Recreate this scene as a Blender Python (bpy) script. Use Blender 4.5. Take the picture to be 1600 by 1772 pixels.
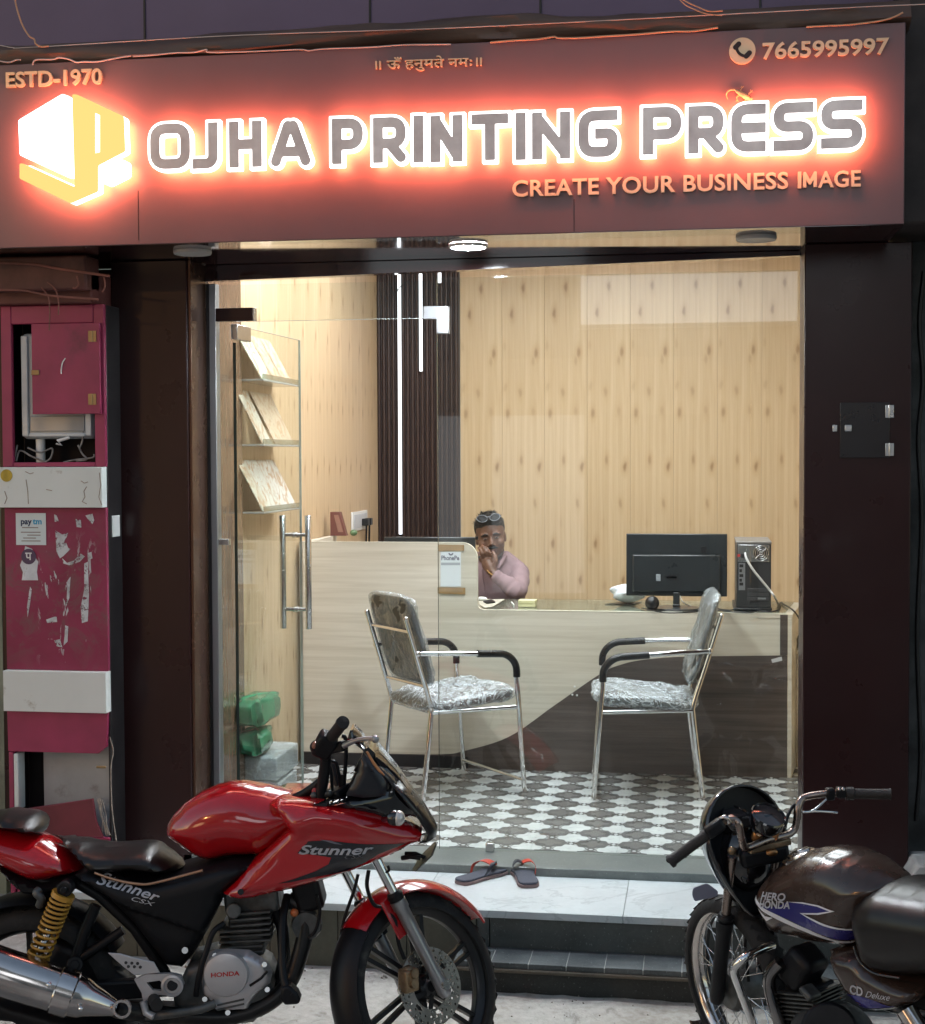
import bpy, bmesh, math, random
import numpy as np
from mathutils import Vector, Matrix, geometry

random.seed(7)
for _o in list(bpy.data.objects):
    bpy.data.objects.remove(_o)
SC = bpy.context.scene
COL = SC.collection
R = math.radians
PI = math.pi

# ------------------------------------------------------------------ camera
FPX, W0, H0 = 2600.0, 1600.0, 1772.0            # focal length in photo pixels
_yaw, _pit, _rol = R(9.0), R(2.13), R(-0.22)
_c, _s = math.cos(_yaw), math.sin(_yaw)
RIGHT, FWD, UP = Vector((_c, _s, 0)), Vector((-_s, _c, 0)), Vector((0, 0, 1))
_f = FWD * math.cos(_pit) - UP * math.sin(_pit)
_u = UP * math.cos(_pit) + FWD * math.sin(_pit)
_r = RIGHT * math.cos(_rol) + _u * math.sin(_rol)
_u = _u * math.cos(_rol) - RIGHT * math.sin(_rol)
CAM = Vector((0, -5.6, 1.5))
cam = bpy.data.cameras.new('camera')
cam.sensor_fit = 'HORIZONTAL'
cam.sensor_width = 36.0
cam.lens = 36.0 * FPX / W0
cam.clip_start, cam.clip_end = 0.05, 200.0
camo = bpy.data.objects.new('camera', cam)
COL.objects.link(camo)
camo.matrix_world = Matrix(((_r.x, _u.x, -_f.x, CAM.x), (_r.y, _u.y, -_f.y, CAM.y), (_r.z, _u.z, -_f.z, CAM.z), (0, 0, 0, 1)))
SC.camera = camo

# ------------------------------------------------------------------ dusk sky and exposure
world = bpy.data.worlds.new('World')
SC.world = world
world.use_nodes = True
_nt = world.node_tree
_nt.nodes.clear()
_sky = _nt.nodes.new('ShaderNodeTexSky')
_sky.sky_type = 'NISHITA'
_sky.sun_disc = False
_sky.sun_elevation = R(9.0)
_sky.sun_rotation = R(200)
_hs = _nt.nodes.new('ShaderNodeHueSaturation')
_hs.inputs['Saturation'].default_value = 0.85
_bg = _nt.nodes.new('ShaderNodeBackground')
_bg.inputs['Strength'].default_value = 0.15
_wo = _nt.nodes.new('ShaderNodeOutputWorld')
_nt.links.new(_sky.outputs[0], _hs.inputs['Color'])
_nt.links.new(_hs.outputs[0], _bg.inputs[0])
_nt.links.new(_bg.outputs[0], _wo.inputs[0])
SC.view_settings.view_transform = 'Standard'
SC.view_settings.look = 'None'
SC.view_settings.gamma = 1.0
SC.view_settings.exposure = 0.95
SC.view_settings.use_curve_mapping = False
SC.cycles.use_denoising = True
SC.cycles.max_bounces = 10
SC.cycles.transparent_max_bounces = 24
SC.cycles.glossy_bounces = 5
SC.cycles.diffuse_bounces = 4
SC.cycles.caustics_reflective = False
SC.cycles.caustics_refractive = False
SC.cycles.sample_clamp_indirect = 6.0

# ------------------------------------------------------------------ survey: photo pixel -> point on a known plane
def _ray(px, py):
    return _r * ((px - 800) / FPX) - _u * ((py - 886) / FPX) + _f
def onY(px, py, y):
    d = _ray(px, py); return CAM + d * ((y - CAM.y) / d.y)
def onX(px, py, x):
    d = _ray(px, py); return CAM + d * ((x - CAM.x) / d.x)
def onZ(px, py, z):
    d = _ray(px, py); return CAM + d * ((z - CAM.z) / d.z)

# ------------------------------------------------------------------ objects
def thing(name, label, cat, loc=(0, 0, 0), rz=0.0, group=None):
    o = bpy.data.objects.new(name, None)
    o.empty_display_size = 0.1
    COL.objects.link(o)
    o.location = loc
    o.rotation_euler = (0, 0, rz)
    o['label'] = label; o['category'] = cat
    if group: o['group'] = group
    return o
def tag(o, label, cat, group=None):
    o['label'] = label; o['category'] = cat
    if group: o['group'] = group
    return o
def struct(o):
    o['kind'] = 'structure'; return o
def stuff(o):
    o['kind'] = 'stuff'; return o
def base_of(parent):
    """world offset of the thing a part (or sub-part) belongs to"""
    off = Vector((0, 0, 0))
    while parent is not None:
        off += parent.location; parent = parent.parent
    return off

def link_mesh(name, verts, faces, mat, parent=None, smooth=35, bevel=0.0, local=False, segs=2, recalc=True):
    off = Vector((0, 0, 0)) if (parent is None or local) else base_of(parent)
    me = bpy.data.meshes.new(name)
    me.from_pydata([(v[0] - off.x, v[1] - off.y, v[2] - off.z) for v in verts], [], faces)
    if recalc:
        bm = bmesh.new(); bm.from_mesh(me)
        bmesh.ops.recalc_face_normals(bm, faces=bm.faces)
        bm.to_mesh(me); bm.free()
    if smooth:
        me.polygons.foreach_set('use_smooth', [True] * len(me.polygons))
        if smooth < 170: me.set_sharp_from_angle(angle=R(smooth))
    if mat: me.materials.append(mat)
    o = bpy.data.objects.new(name, me)
    COL.objects.link(o)
    if parent is not None: o.parent = parent
    if bevel:
        b = o.modifiers.new('bevel', 'BEVEL')
        b.width = bevel; b.segments = segs; b.limit_method = 'ANGLE'; b.angle_limit = R(40)
        b.harden_normals = False
    return o

class MB:
    def __init__(s): s.v = []; s.f = []
    def add(s, vs, fs):
        n = len(s.v); s.v += [tuple(v) for v in vs]; s.f += [tuple(i + n for i in f) for f in fs]; return s
    def box(s, x0, x1, y0, y1, z0, z1, M=None):
        vs = [Vector((x, y, z)) for x in (x0, x1) for y in (y0, y1) for z in (z0, z1)]
        if M is not None: vs = [M @ v for v in vs]
        return s.add(vs, [(0, 1, 3, 2), (4, 6, 7, 5), (0, 4, 5, 1), (2, 3, 7, 6), (0, 2, 6, 4), (1, 5, 7, 3)])
    def beam(s, p, q, a, b, up=UP):
        """rectangular bar from p to q, a wide across, b thick along up"""
        p, q = Vector(p), Vector(q); d = (q - p).normalized()
        x = d.cross(Vector(up)); x = x.normalized() if x.length > 1e-6 else d.orthogonal().normalized()
        z = x.cross(d)
        vs = [c + x * (i * a / 2) + z * (j * b / 2) for c in (p, q) for i, j in ((-1, -1), (1, -1), (1, 1), (-1, 1))]
        return s.add(vs, [(0, 1, 2, 3), (4, 7, 6, 5), (0, 4, 5, 1), (1, 5, 6, 2), (2, 6, 7, 3), (3, 7, 4, 0)])
    def tube(s, pts, r, n=10, closed=False, caps=True):
        pts = [Vector(p) for p in pts]; m = len(pts)
        rs = r if isinstance(r, (list, tuple)) else [r] * m
        t0 = (pts[1] - pts[0]).normalized(); x = t0.orthogonal().normalized(); vs = []; prev = t0
        for i, p in enumerate(pts):
            if closed: t = (pts[(i + 1) % m] - pts[i - 1]).normalized()
            else: t = (pts[min(i + 1, m - 1)] - pts[max(i - 1, 0)]).normalized()
            q = prev.rotation_difference(t); x = q @ x; x = (x - t * x.dot(t)).normalized(); y = t.cross(x); prev = t
            for k in range(n):
                a = 2 * PI * k / n
                vs.append(p + (x * math.cos(a) + y * math.sin(a)) * rs[i])
        fs = []
        for i in range(m if closed else m - 1):
            j = (i + 1) % m
            for k in range(n):
                l = (k + 1) % n; fs.append((i * n + k, i * n + l, j * n + l, j * n + k))
        if caps and not closed:
            fs.append(tuple(range(n))[::-1]); fs.append(tuple((m - 1) * n + k for k in range(n)))
        return s.add(vs, fs)
    def lathe(s, prof, o, axis, n=32, a0=0.0, a1=2 * PI, ref=None):
        """prof = [(radius, height along axis)]"""
        o, axis = Vector(o), Vector(axis).normalized()
        x = Vector(ref) if ref is not None else axis.orthogonal()
        x = (x - axis * x.dot(axis)).normalized(); y = axis.cross(x)
        full = abs(a1 - a0 - 2 * PI) < 1e-6; m = n if full else n + 1; k = len(prof); vs = []; fs = []
        for i in range(m):
            a = a0 + (a1 - a0) * i / n; d = x * math.cos(a) + y * math.sin(a)
            for rr, h in prof: vs.append(o + d * rr + axis * h)
        for i in range(n):
            j = (i + 1) % m
            for q in range(k - 1):
                a, b, c, d = i * k + q, i * k + q + 1, j * k + q + 1, j * k + q
                fs.append((a, b, c, d))
        return s.add(vs, fs)
    def cyl(s, p, q, r, n=16, r2=None):
        p, q = Vector(p), Vector(q); h = (q - p).length; r2 = r if r2 is None else r2
        return s.lathe([(0.0001, 0), (r, 0), (r2, h), (0.0001, h)], p, q - p, n)
    def ell(s, c, rad, nu=20, nv=12, M=None):
        c = Vector(c); vs = []; fs = []
        for j in range(nv + 1):
            t = PI * j / nv
            for i in range(nu):
                a = 2 * PI * i / nu
                v = Vector((rad[0] * math.sin(t) * math.cos(a), rad[1] * math.sin(t) * math.sin(a), rad[2] * math.cos(t)))
                vs.append(c + (M @ v if M is not None else v))
        for j in range(nv):
            for i in range(nu):
                k = (i + 1) % nu; fs.append((j * nu + i, j * nu + k, (j + 1) * nu + k, (j + 1) * nu + i))
        return s.add(vs, fs)
    def prism(s, poly, a, b):
        """poly: 3-D outline points; extruded from offset vector a to offset vector b"""
        n = len(poly); a, b = Vector(a), Vector(b)
        vs = [Vector(p) + a for p in poly] + [Vector(p) + b for p in poly]
        fs = [tuple(range(n))[::-1], tuple(range(n, 2 * n))] + [(i, (i + 1) % n, n + (i + 1) % n, n + i) for i in range(n)]
        return s.add(vs, fs)
    def build(s, name, mat, parent=None, **k):
        return link_mesh(name, s.v, s.f, mat, parent, **k)

def box(name, mat, x0, x1, y0, y1, z0, z1, parent=None, bevel=0.003, **k):
    return MB().box(min(x0, x1), max(x0, x1), min(y0, y1), max(y0, y1), min(z0, z1), max(z0, z1)).build(name, mat, parent, bevel=bevel, **k)
def copy_thing(o, parent=None):
    c = o.copy(); COL.objects.link(c); c.parent = parent
    for ch in list(o.children): copy_thing(ch, c)
    return c
def smooth_path(pts, k=6, closed=False):
    """Catmull-Rom through the points"""
    P = [Vector(p) for p in pts]; n = len(P); out = []
    for i in range(n if closed else n - 1):
        p1, p2 = P[i], P[(i + 1) % n]
        p0 = P[i - 1] if (closed or i > 0) else p1 * 2 - p2
        p3 = P[(i + 2) % n] if (closed or i + 2 < n) else p2 * 2 - p1
        for j in range(k):
            t = j / k
            out.append(0.5 * ((2 * p1) + (p2 - p0) * t + (2 * p0 - 5 * p1 + 4 * p2 - p3) * t * t + (3 * p1 - p0 - 3 * p2 + p3) * t ** 3))
    if not closed: out.append(P[-1])
    return out
def round_poly(pts, rad, k=5):
    """round the corners of a 3-D or 2-D closed outline"""
    P = [Vector(p) for p in pts]; n = len(P); out = []
    for i in range(n):
        a, b, c = P[i - 1], P[i], P[(i + 1) % n]
        r = min(rad, (a - b).length * .45, (c - b).length * .45)
        p, q = b + (a - b).normalized() * r, b + (c - b).normalized() * r
        for j in range(k + 1):
            t = j / k; out.append(p * (1 - t) ** 2 + b * 2 * t * (1 - t) + q * t * t)
    return out

# ------------------------------------------------------------------ materials
class NT:
    def __init__(s, name):
        s.m = bpy.data.materials.new(name); s.m.use_nodes = True
        s.t = s.m.node_tree; s.t.nodes.clear()
        s.out = s.t.nodes.new('ShaderNodeOutputMaterial')
        s._tc = None
    def n(s, kind, **kw):
        x = s.t.nodes.new('ShaderNode' + kind)
        for k, v in kw.items(): setattr(x, k, v)
        return x
    def l(s, a, b): s.t.links.new(a, b)
    def put(s, sock, v):
        if isinstance(v, bpy.types.NodeSocket): s.l(v, sock)
        elif isinstance(v, (tuple, list)):
            sock.default_value = (*v, 1.0) if len(v) == 3 and sock.type == 'RGBA' else v
        else: sock.default_value = v
    def math(s, op, a, b=0.0, clamp=False):
        x = s.n('Math', operation=op); x.use_clamp = clamp
        s.put(x.inputs[0], a); s.put(x.inputs[1], b); return x.outputs[0]
    def mix(s, fac, a, b, mode='MIX'):
        x = s.n('MixRGB', blend_type=mode); s.put(x.inputs[0], fac); s.put(x.inputs[1], a); s.put(x.inputs[2], b); return x.outputs[0]
    def pos(s): return s.n('NewGeometry').outputs['Position']
    def obj(s):
        if s._tc is None: s._tc = s.n('TexCoord')
        return s._tc.outputs['Object']
    def vscale(s, v, sc, loc=(0, 0, 0), rot=(0, 0, 0)):
        x = s.n('Mapping'); s.put(x.inputs[0], v); x.inputs['Scale'].default_value = sc; x.inputs['Location'].default_value = loc
        x.inputs['Rotation'].default_value = rot; return x.outputs[0]
    def noise(s, v, scale, detail=4.0, rough=0.55, dist=0.0):
        x = s.n('TexNoise'); s.put(x.inputs['Vector'], v); x.inputs['Scale'].default_value = scale; x.inputs['Detail'].default_value = detail
        x.inputs['Roughness'].default_value = rough; x.inputs['Distortion'].default_value = dist; return x.outputs['Fac']
    def ramp(s, fac, stops):
        x = s.n('ValToRGB'); s.put(x.inputs[0], fac); e = x.color_ramp.elements
        while len(e) < len(stops): e.new(0.5)
        for k, (p, c) in enumerate(stops):
            e[k].position = p; e[k].color = (c, c, c, 1) if isinstance(c, (int, float)) else (*c, 1)
        return x.outputs[0]
    def step(s, v, lo, hi):
        x = s.n('MapRange'); x.interpolation_type = 'SMOOTHSTEP'; s.put(x.inputs[0], v)
        x.inputs[1].default_value = lo; x.inputs[2].default_value = hi; return x.outputs[0]
    def bump(s, h, strength=.2, dist=.01):
        x = s.n('Bump'); x.inputs['Strength'].default_value = strength; x.inputs['Distance'].default_value = dist; s.put(x.inputs['Height'], h); return x.outputs[0]
    def bsdf(s, col, rough=.5, metal=0.0, bump=None, spec=.5, coat=0.0, coat_r=.05, emis=None, es=0.0, alpha=None, sss=0.0):
        x = s.n('BsdfPrincipled'); s.put(x.inputs['Base Color'], col); s.put(x.inputs['Roughness'], rough); s.put(x.inputs['Metallic'], metal)
        s.put(x.inputs['Specular IOR Level'], spec); s.put(x.inputs['Coat Weight'], coat); x.inputs['Coat Roughness'].default_value = coat_r
        if bump is not None: s.l(bump, x.inputs['Normal'])
        if emis is not None: s.put(x.inputs['Emission Color'], emis); x.inputs['Emission Strength'].default_value = es
        if alpha is not None: s.put(x.inputs['Alpha'], alpha)
        if sss: x.inputs['Subsurface Weight'].default_value = sss; x.inputs['Subsurface Radius'].default_value = (.01, .004, .002)
        s.l(x.outputs[0], s.out.inputs[0]); return s.m
    def emit(s, col, strength):
        x = s.n('Emission'); s.put(x.inputs[0], col); s.put(x.inputs[1], strength); s.l(x.outputs[0], s.out.inputs[0]); return s.m

def mat(name, col, rough=.5, metal=0.0, var=.12, vs=6.0, bump=0.0, bs=60.0, spec=.5, coat=0.0, dirt=None, rv=.1, world=False, coat_r=.05, stretch=(1, 1, 1)):
    """painted/plain surface with mottled colour, uneven gloss and optional dirt (colour, scale, low, high)"""
    t = NT(name); v = t.pos() if world else t.obj()
    v = t.vscale(v, stretch)
    nz = t.noise(v, vs, 5)
    lo = tuple(max(0, c * (1 - var)) for c in col); hi = tuple(min(1, c * (1 + var)) for c in col)
    c = t.ramp(nz, [(.3, lo), (.7, hi)])
    rr = t.math('ADD', rough, t.math('MULTIPLY', t.math('SUBTRACT', t.noise(v, vs * 2.3, 4), .5), rv * 2), True)
    if dirt:
        dcol, ds, lo_, hi_ = dirt
        k = t.step(t.noise(v, ds, 7, .65), lo_, hi_)
        c = t.mix(k, c, dcol); rr = t.mix(k, rr, (.75, .75, .75))
    b = t.bump(t.noise(v, bs, 5), bump, .004) if bump else None
    return t.bsdf(c, rr, metal, b, spec, coat, coat_r)
def glow(name, col, strength): return NT(name).emit(col, strength)
def thin_glass(name, tint=(.93, .96, .95), k=.8, rough=0.0, f0=.04):
    t = NT(name); lw = t.n('LayerWeight'); lw.inputs[0].default_value = .5
    fr = t.math('ADD', f0, t.math('MULTIPLY', t.math('POWER', lw.outputs['Facing'], 5.0), k))
    tr = t.n('BsdfTransparent'); t.put(tr.inputs[0], tint); gl = t.n('BsdfGlossy'); gl.inputs['Roughness'].default_value = rough
    mx = t.n('MixShader'); t.l(fr, mx.inputs[0]); t.l(tr.outputs[0], mx.inputs[1]); t.l(gl.outputs[0], mx.inputs[2])
    t.l(mx.outputs[0], t.out.inputs[0]); return t.m

# ------------------------------------------------------------------ lettering
def _segs_sdf(X, Z, strokes):
    """distance field of polylines, square ends (Chebyshev past the ends)"""
    D = np.full(X.shape, 9.0)
    for pts, closed in strokes:
        n = len(pts); m = n if closed else n - 1
        for i in range(m):
            a, b = np.array(pts[i]), np.array(pts[(i + 1) % n]); d = b - a; L = np.hypot(*d)
            if L < 1e-9: continue
            d = d / L; t = (X - a[0]) * d[0] + (Z - a[1]) * d[1]; q = np.abs((X - a[0]) * -d[1] + (Z - a[1]) * d[0])
            over = np.maximum(-t, t - L); sq = np.zeros_like(t, bool)
            axis = abs(d[0]) < .02 or abs(d[1]) < .02
            if axis and not closed and i == 0: sq |= t < 0
            if axis and not closed and i == m - 1: sq |= t > L
            dist = np.where(over <= 0, q, np.where(sq, np.maximum(q, over), np.hypot(q, np.maximum(over, 0))))
            D = np.minimum(D, dist)
    return D
def contours(D, xs, zs, level):
    """closed iso-lines of a grid by marching squares"""
    F = D - level; nx, nz = len(xs), len(zs); nxt = {}
    def cross(i, j, k, l):
        a, b = F[i, j], F[k, l]; t = a / (a - b)
        return (xs[i] + (xs[k] - xs[i]) * t, zs[j] + (zs[l] - zs[j]) * t)
    P = {}
    for i in range(nx - 1):
        for j in range(nz - 1):
            c = (F[i, j] < 0) | (F[i + 1, j] < 0) << 1 | (F[i + 1, j + 1] < 0) << 2 | (F[i, j + 1] < 0) << 3
            c = int(c)
            if c in (0, 15): continue
            e = {'b': ('h', i, j), 'r': ('v', i + 1, j), 't': ('h', i, j + 1), 'l': ('v', i, j)}
            co = {'b': (i, j, i + 1, j), 'r': (i + 1, j, i + 1, j + 1), 't': (i, j + 1, i + 1, j + 1), 'l': (i, j, i, j + 1)}
            T = {1: ['lb'], 2: ['br'], 3: ['lr'], 4: ['rt'], 5: ['lt', 'rb'], 6: ['bt'], 7: ['lt'], 8: ['tl'], 9: ['tb'], 10: ['bl', 'tr'], 11: ['tr'], 12: ['rl'], 13: ['rb'], 14: ['bl']}
            for ab in T[c]:
                for q in ab: P[e[q]] = cross(*co[q])
                nxt.setdefault(e[ab[0]], []).append(e[ab[1]]); nxt.setdefault(e[ab[1]], []).append(e[ab[0]])
    loops = []; used = set()
    for s0 in list(nxt):
        if s0 in used: continue
        loop = [s0]; used.add(s0); cur = s0
        while True:
            c = [q for q in nxt[cur] if q not in used]
            if not c: break
            cur = c[0]; used.add(cur); loop.append(cur)
        pts = [P[q] for q in loop]
        _e = .2 * (xs[1] - xs[0]); pts = [p for i, p in enumerate(pts) if math.hypot(p[0] - pts[i - 1][0], p[1] - pts[i - 1][1]) > _e]
        keep = []
        for i, p in enumerate(pts):
            a, b = keep[-1] if keep else pts[i - 1], pts[(i + 1) % len(pts)]
            if abs((p[0] - a[0]) * (b[1] - a[1]) - (p[1] - a[1]) * (b[0] - a[0])) > .03 * (xs[1] - xs[0]) ** 2 or math.hypot(p[0] - a[0], p[1] - a[1]) > 12 * (xs[1] - xs[0]): keep.append(p)
        if len(keep) > 3: loops.append(keep)
    return loops
def fill_mesh(loops, depth):
    """flat outline(s) with holes -> (verts, faces) in the XZ plane, front at y=0, back at y=depth"""
    cu = bpy.data.curves.new('outline', 'CURVE'); cu.dimensions = '2D'; cu.fill_mode = 'BOTH'; cu.extrude = depth / 2
    for L in loops:
        sp = cu.splines.new('POLY'); sp.points.add(len(L) - 1); sp.use_cyclic_u = True
        for p, (x, z) in zip(sp.points, L): p.co = (x, z, 0, 1)
    o = bpy.data.objects.new('outline', cu)
    me = bpy.data.meshes.new_from_object(o)
    vs = [(v.co.x, depth / 2 - v.co.z, v.co.y) for v in me.vertices]; fs = [tuple(p.vertices) for p in me.polygons]
    bpy.data.meshes.remove(me); bpy.data.objects.remove(o); bpy.data.curves.remove(cu)
    return vs, fs
def text_mesh(s, height, depth=.002, bold=0.0, shear=0.0, xs=1.0, spacing=1.0, width=None):
    """lettering in the XZ plane: origin at baseline left, cap height given; width stretches it to fit"""
    cu = bpy.data.curves.new('lettering', 'FONT'); cu.body = s; cu.size = 1.0; cu.offset = bold; cu.shear = shear; cu.space_character = spacing
    cu.extrude = .01; cu.resolution_u = 4
    o = bpy.data.objects.new('lettering', cu); me = bpy.data.meshes.new_from_object(o)
    V = np.array([v.co[:] for v in me.vertices]); fs = [tuple(p.vertices) for p in me.polygons]
    bpy.data.meshes.remove(me); bpy.data.objects.remove(o); bpy.data.curves.remove(cu)
    V[:, 0] -= V[:, 0].min(); k = height / .72
    sx = k * xs if width is None else width / V[:, 0].max()
    return [(x * sx, (.01 - z) / .02 * depth, y * k) for x, y, z in V], fs
def place(vs, o, ex, ey, ez):
    o, ex, ey, ez = Vector(o), Vector(ex), Vector(ey), Vector(ez)
    return [o + ex * v[0] + ey * v[1] + ez * v[2] for v in vs]
def fillet_path(pts, rad, k=6, closed=False):
    n = len(pts); out = []
    for i in range(n):
        if not closed and i in (0, n - 1): out.append(tuple(pts[i])); continue
        a, b, c = np.array(pts[i - 1]), np.array(pts[i]), np.array(pts[(i + 1) % n])
        r = min(rad, np.linalg.norm(a - b) * .5, np.linalg.norm(c - b) * .5)
        p, q = b + (a - b) / np.linalg.norm(a - b) * r, b + (c - b) / np.linalg.norm(c - b) * r
        for j in range(k + 1):
            t = j / k; out.append(tuple(p * (1 - t) ** 2 + b * 2 * t * (1 - t) + q * t * t))
    return out
def glyph(ch, w, h, a, rad=.25, slab=False):
    """centre-lines of a capital in a w x h cell, a = half stroke"""
    l, r, b, t = a, w - a, a, h - a; m = h * .5; rr = rad * h; S = []
    P = lambda pts, rd=rr, c=False: S.append((fillet_path(pts, rd, 6, c), c))
    if ch == 'O': P([(l, b), (l, t), (r, t), (r, b)], rr, True)
    if ch == 'D': P([(l, t), (r, t), (r, b), (l, b)], rr); P([(l, b), (l, t)])
    if ch == 'C': P([(r, t), (l, t), (l, b), (r, b)])
    if ch == 'J': P([(r, t), (r, b), (l, b)])
    if ch == 'H': P([(l, b), (l, t)]); P([(r, b), (r, t)]); P([(l, m), (r, m)])
    if ch == 'A':
        k = a * .35; P([(l, b), (w / 2 - k, t)]); P([(r, b), (w / 2 + k, t)]); P([(l + (w / 2 - l) * .3, h * .34), (r - (r - w / 2) * .3, h * .34)])
    if ch in 'PR':
        P([(l, b), (l, t)]); q = h * .43; P([(l, t), (r, t), (r, q), (l, q)], rr * .9)
        if ch == 'R': P([(w * .5, q), (r, b)])
    if ch == 'M': P([(l, b), (l, t), (w / 2, h * .28), (r, t), (r, b)], 0)
    if ch == 'I': P([(w / 2, b), (w / 2, t)])
    if ch == 'N': P([(l, b), (l, t)]); P([(r, b), (r, t)]); P([(l, t), (r, b)])
    if ch == 'T': P([(l, t), (r, t)]); P([(w / 2, b), (w / 2, t)])
    if ch == 'G': P([(r, t), (l, t), (l, b), (r, b), (r, m), (w * .55, m)], rr)
    if ch == 'E': P([(r, t), (l, t), (l, b), (r, b)], 0.02 * h if slab else rr); P([(l, m), (r, m)])
    if ch == 'S': P([(r, t), (l, t), (l, m), (r, m), (r, b), (l, b)], rr * .8)
    if slab:
        for x in {'H': (l, r), 'N': (l, r), 'A': (l, r), 'D': (l,), 'E': (), 'R': (l, r)}.get(ch, ()):
            for z in (b, t):
                if ch == 'A' and z == t: continue
                if ch == 'N' and x == r and z == b: continue
                if ch == 'R' and x == r and z == t: continue
                d = a * 1.1; S.append(([(x - d, z), (x + d, z)], False))
    return S
def glyph_loops(ch, w, h, a, half, rad=.25, slab=False, res=None, pad=.03):
    res = res or h / 56; xs = np.arange(-pad, w + pad, res); zs = np.arange(-pad, h + pad, res)
    X, Z = np.meshgrid(xs, zs, indexing='ij')
    return contours(_segs_sdf(X, Z, glyph(ch, w, h, a, rad, slab)), xs, zs, half)
def slab_word(word, h, a, widths, gap, res=None):
    """a word in slab-serif capitals -> verts, faces (XZ plane, depth 1 mm)"""
    V, F, x = [], [], 0.0
    for ch in word:
        w = widths.get(ch, .85) * h
        vs, fs = fill_mesh(glyph_loops(ch, w, h, a, a, .3, True, res, h * .12), .001)
        n = len(V); V += [(v[0] + x, v[1], v[2]) for v in vs]; F += [tuple(i + n for i in f) for f in fs]; x += w + gap
    return V, F

def poly_dist(poly, p):
    A = np.array(poly); B = np.roll(A, -1, 0); d = B - A; L2 = (d ** 2).sum(1) + 1e-12
    t = np.clip(((p - A) * d).sum(1) / L2, 0, 1); q = A + d * t[:, None]
    return float(np.sqrt(((p - q) ** 2).sum(1).min()))
def poly_in(poly, x, z):
    c = False; n = len(poly); j = n - 1
    for i in range(n):
        xi, zi = poly[i]; xj, zj = poly[j]
        if (zi > z) != (zj > z) and x < (xj - xi) * (z - zi) / (zj - zi) + xi: c = not c
        j = i
    return c
class Pillow:
    """body puffed up from its side outline: half width W, edge rounded over D, edge thickness e"""
    def __init__(s, outline, W, D, e=0.0, fn=None): s.o = [tuple(p) for p in outline]; s.W = W; s.D = D; s.e = e; s.fn = fn
    def half(s, u, z):
        d = poly_dist(s.o, np.array((u, z))) if poly_in(s.o, u, z) else 0.0
        k = min(d / s.D, 1.0); h = s.e + (s.W - s.e) * math.sqrt(max(0.0, 1 - (1 - k) ** 2))
        return s.fn(u, z, h) if s.fn else h
    def mesh(s, fr, res=.014, near=True, far=True):
        ol = []
        for i, p in enumerate(s.o):
            a, b = Vector(p), Vector(s.o[(i + 1) % len(s.o)]); k = max(1, int((b - a).length / res))
            ol += [a.lerp(b, j / k) for j in range(k)]
        pts = list(ol); us = [p.x for p in ol]; zs = [p.y for p in ol]; row = 0; z = min(zs) + res * .5
        while z < max(zs):
            u = min(us) + (res * .5 if row % 2 else 0.0)
            while u < max(us):
                if poly_in(s.o, u, z) and poly_dist(s.o, np.array((u, z))) > res * .55: pts.append(Vector((u, z)))
                u += res
            z += res * .87; row += 1
        # a ring just inside the outline keeps the rounded edge smooth
        n = len(ol)
        r = geometry.delaunay_2d_cdt(pts, [(i, (i + 1) % n) for i in range(n)], [], 1, 1e-6)
        V, F = r[0], r[2]; H = [s.half(p.x, p.y) for p in V]; m = len(V); vs = []; fs = []
        bd = {}
        for f in F:
            for i in range(3):
                k = (f[i], f[(i + 1) % 3]); bd[k] = 1
        if near: vs += [fr.P(p.x, h, p.y) for p, h in zip(V, H)]; fs += [tuple(f) for f in F]
        if far:
            q = len(vs); vs += [fr.P(p.x, -h, p.y) for p, h in zip(V, H)]; fs += [tuple(i + q for i in reversed(f)) for f in F]
            if near: fs += [(a, b, b + q, a + q) for a, b in bd if (b, a) not in bd]
        return vs, fs

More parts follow.
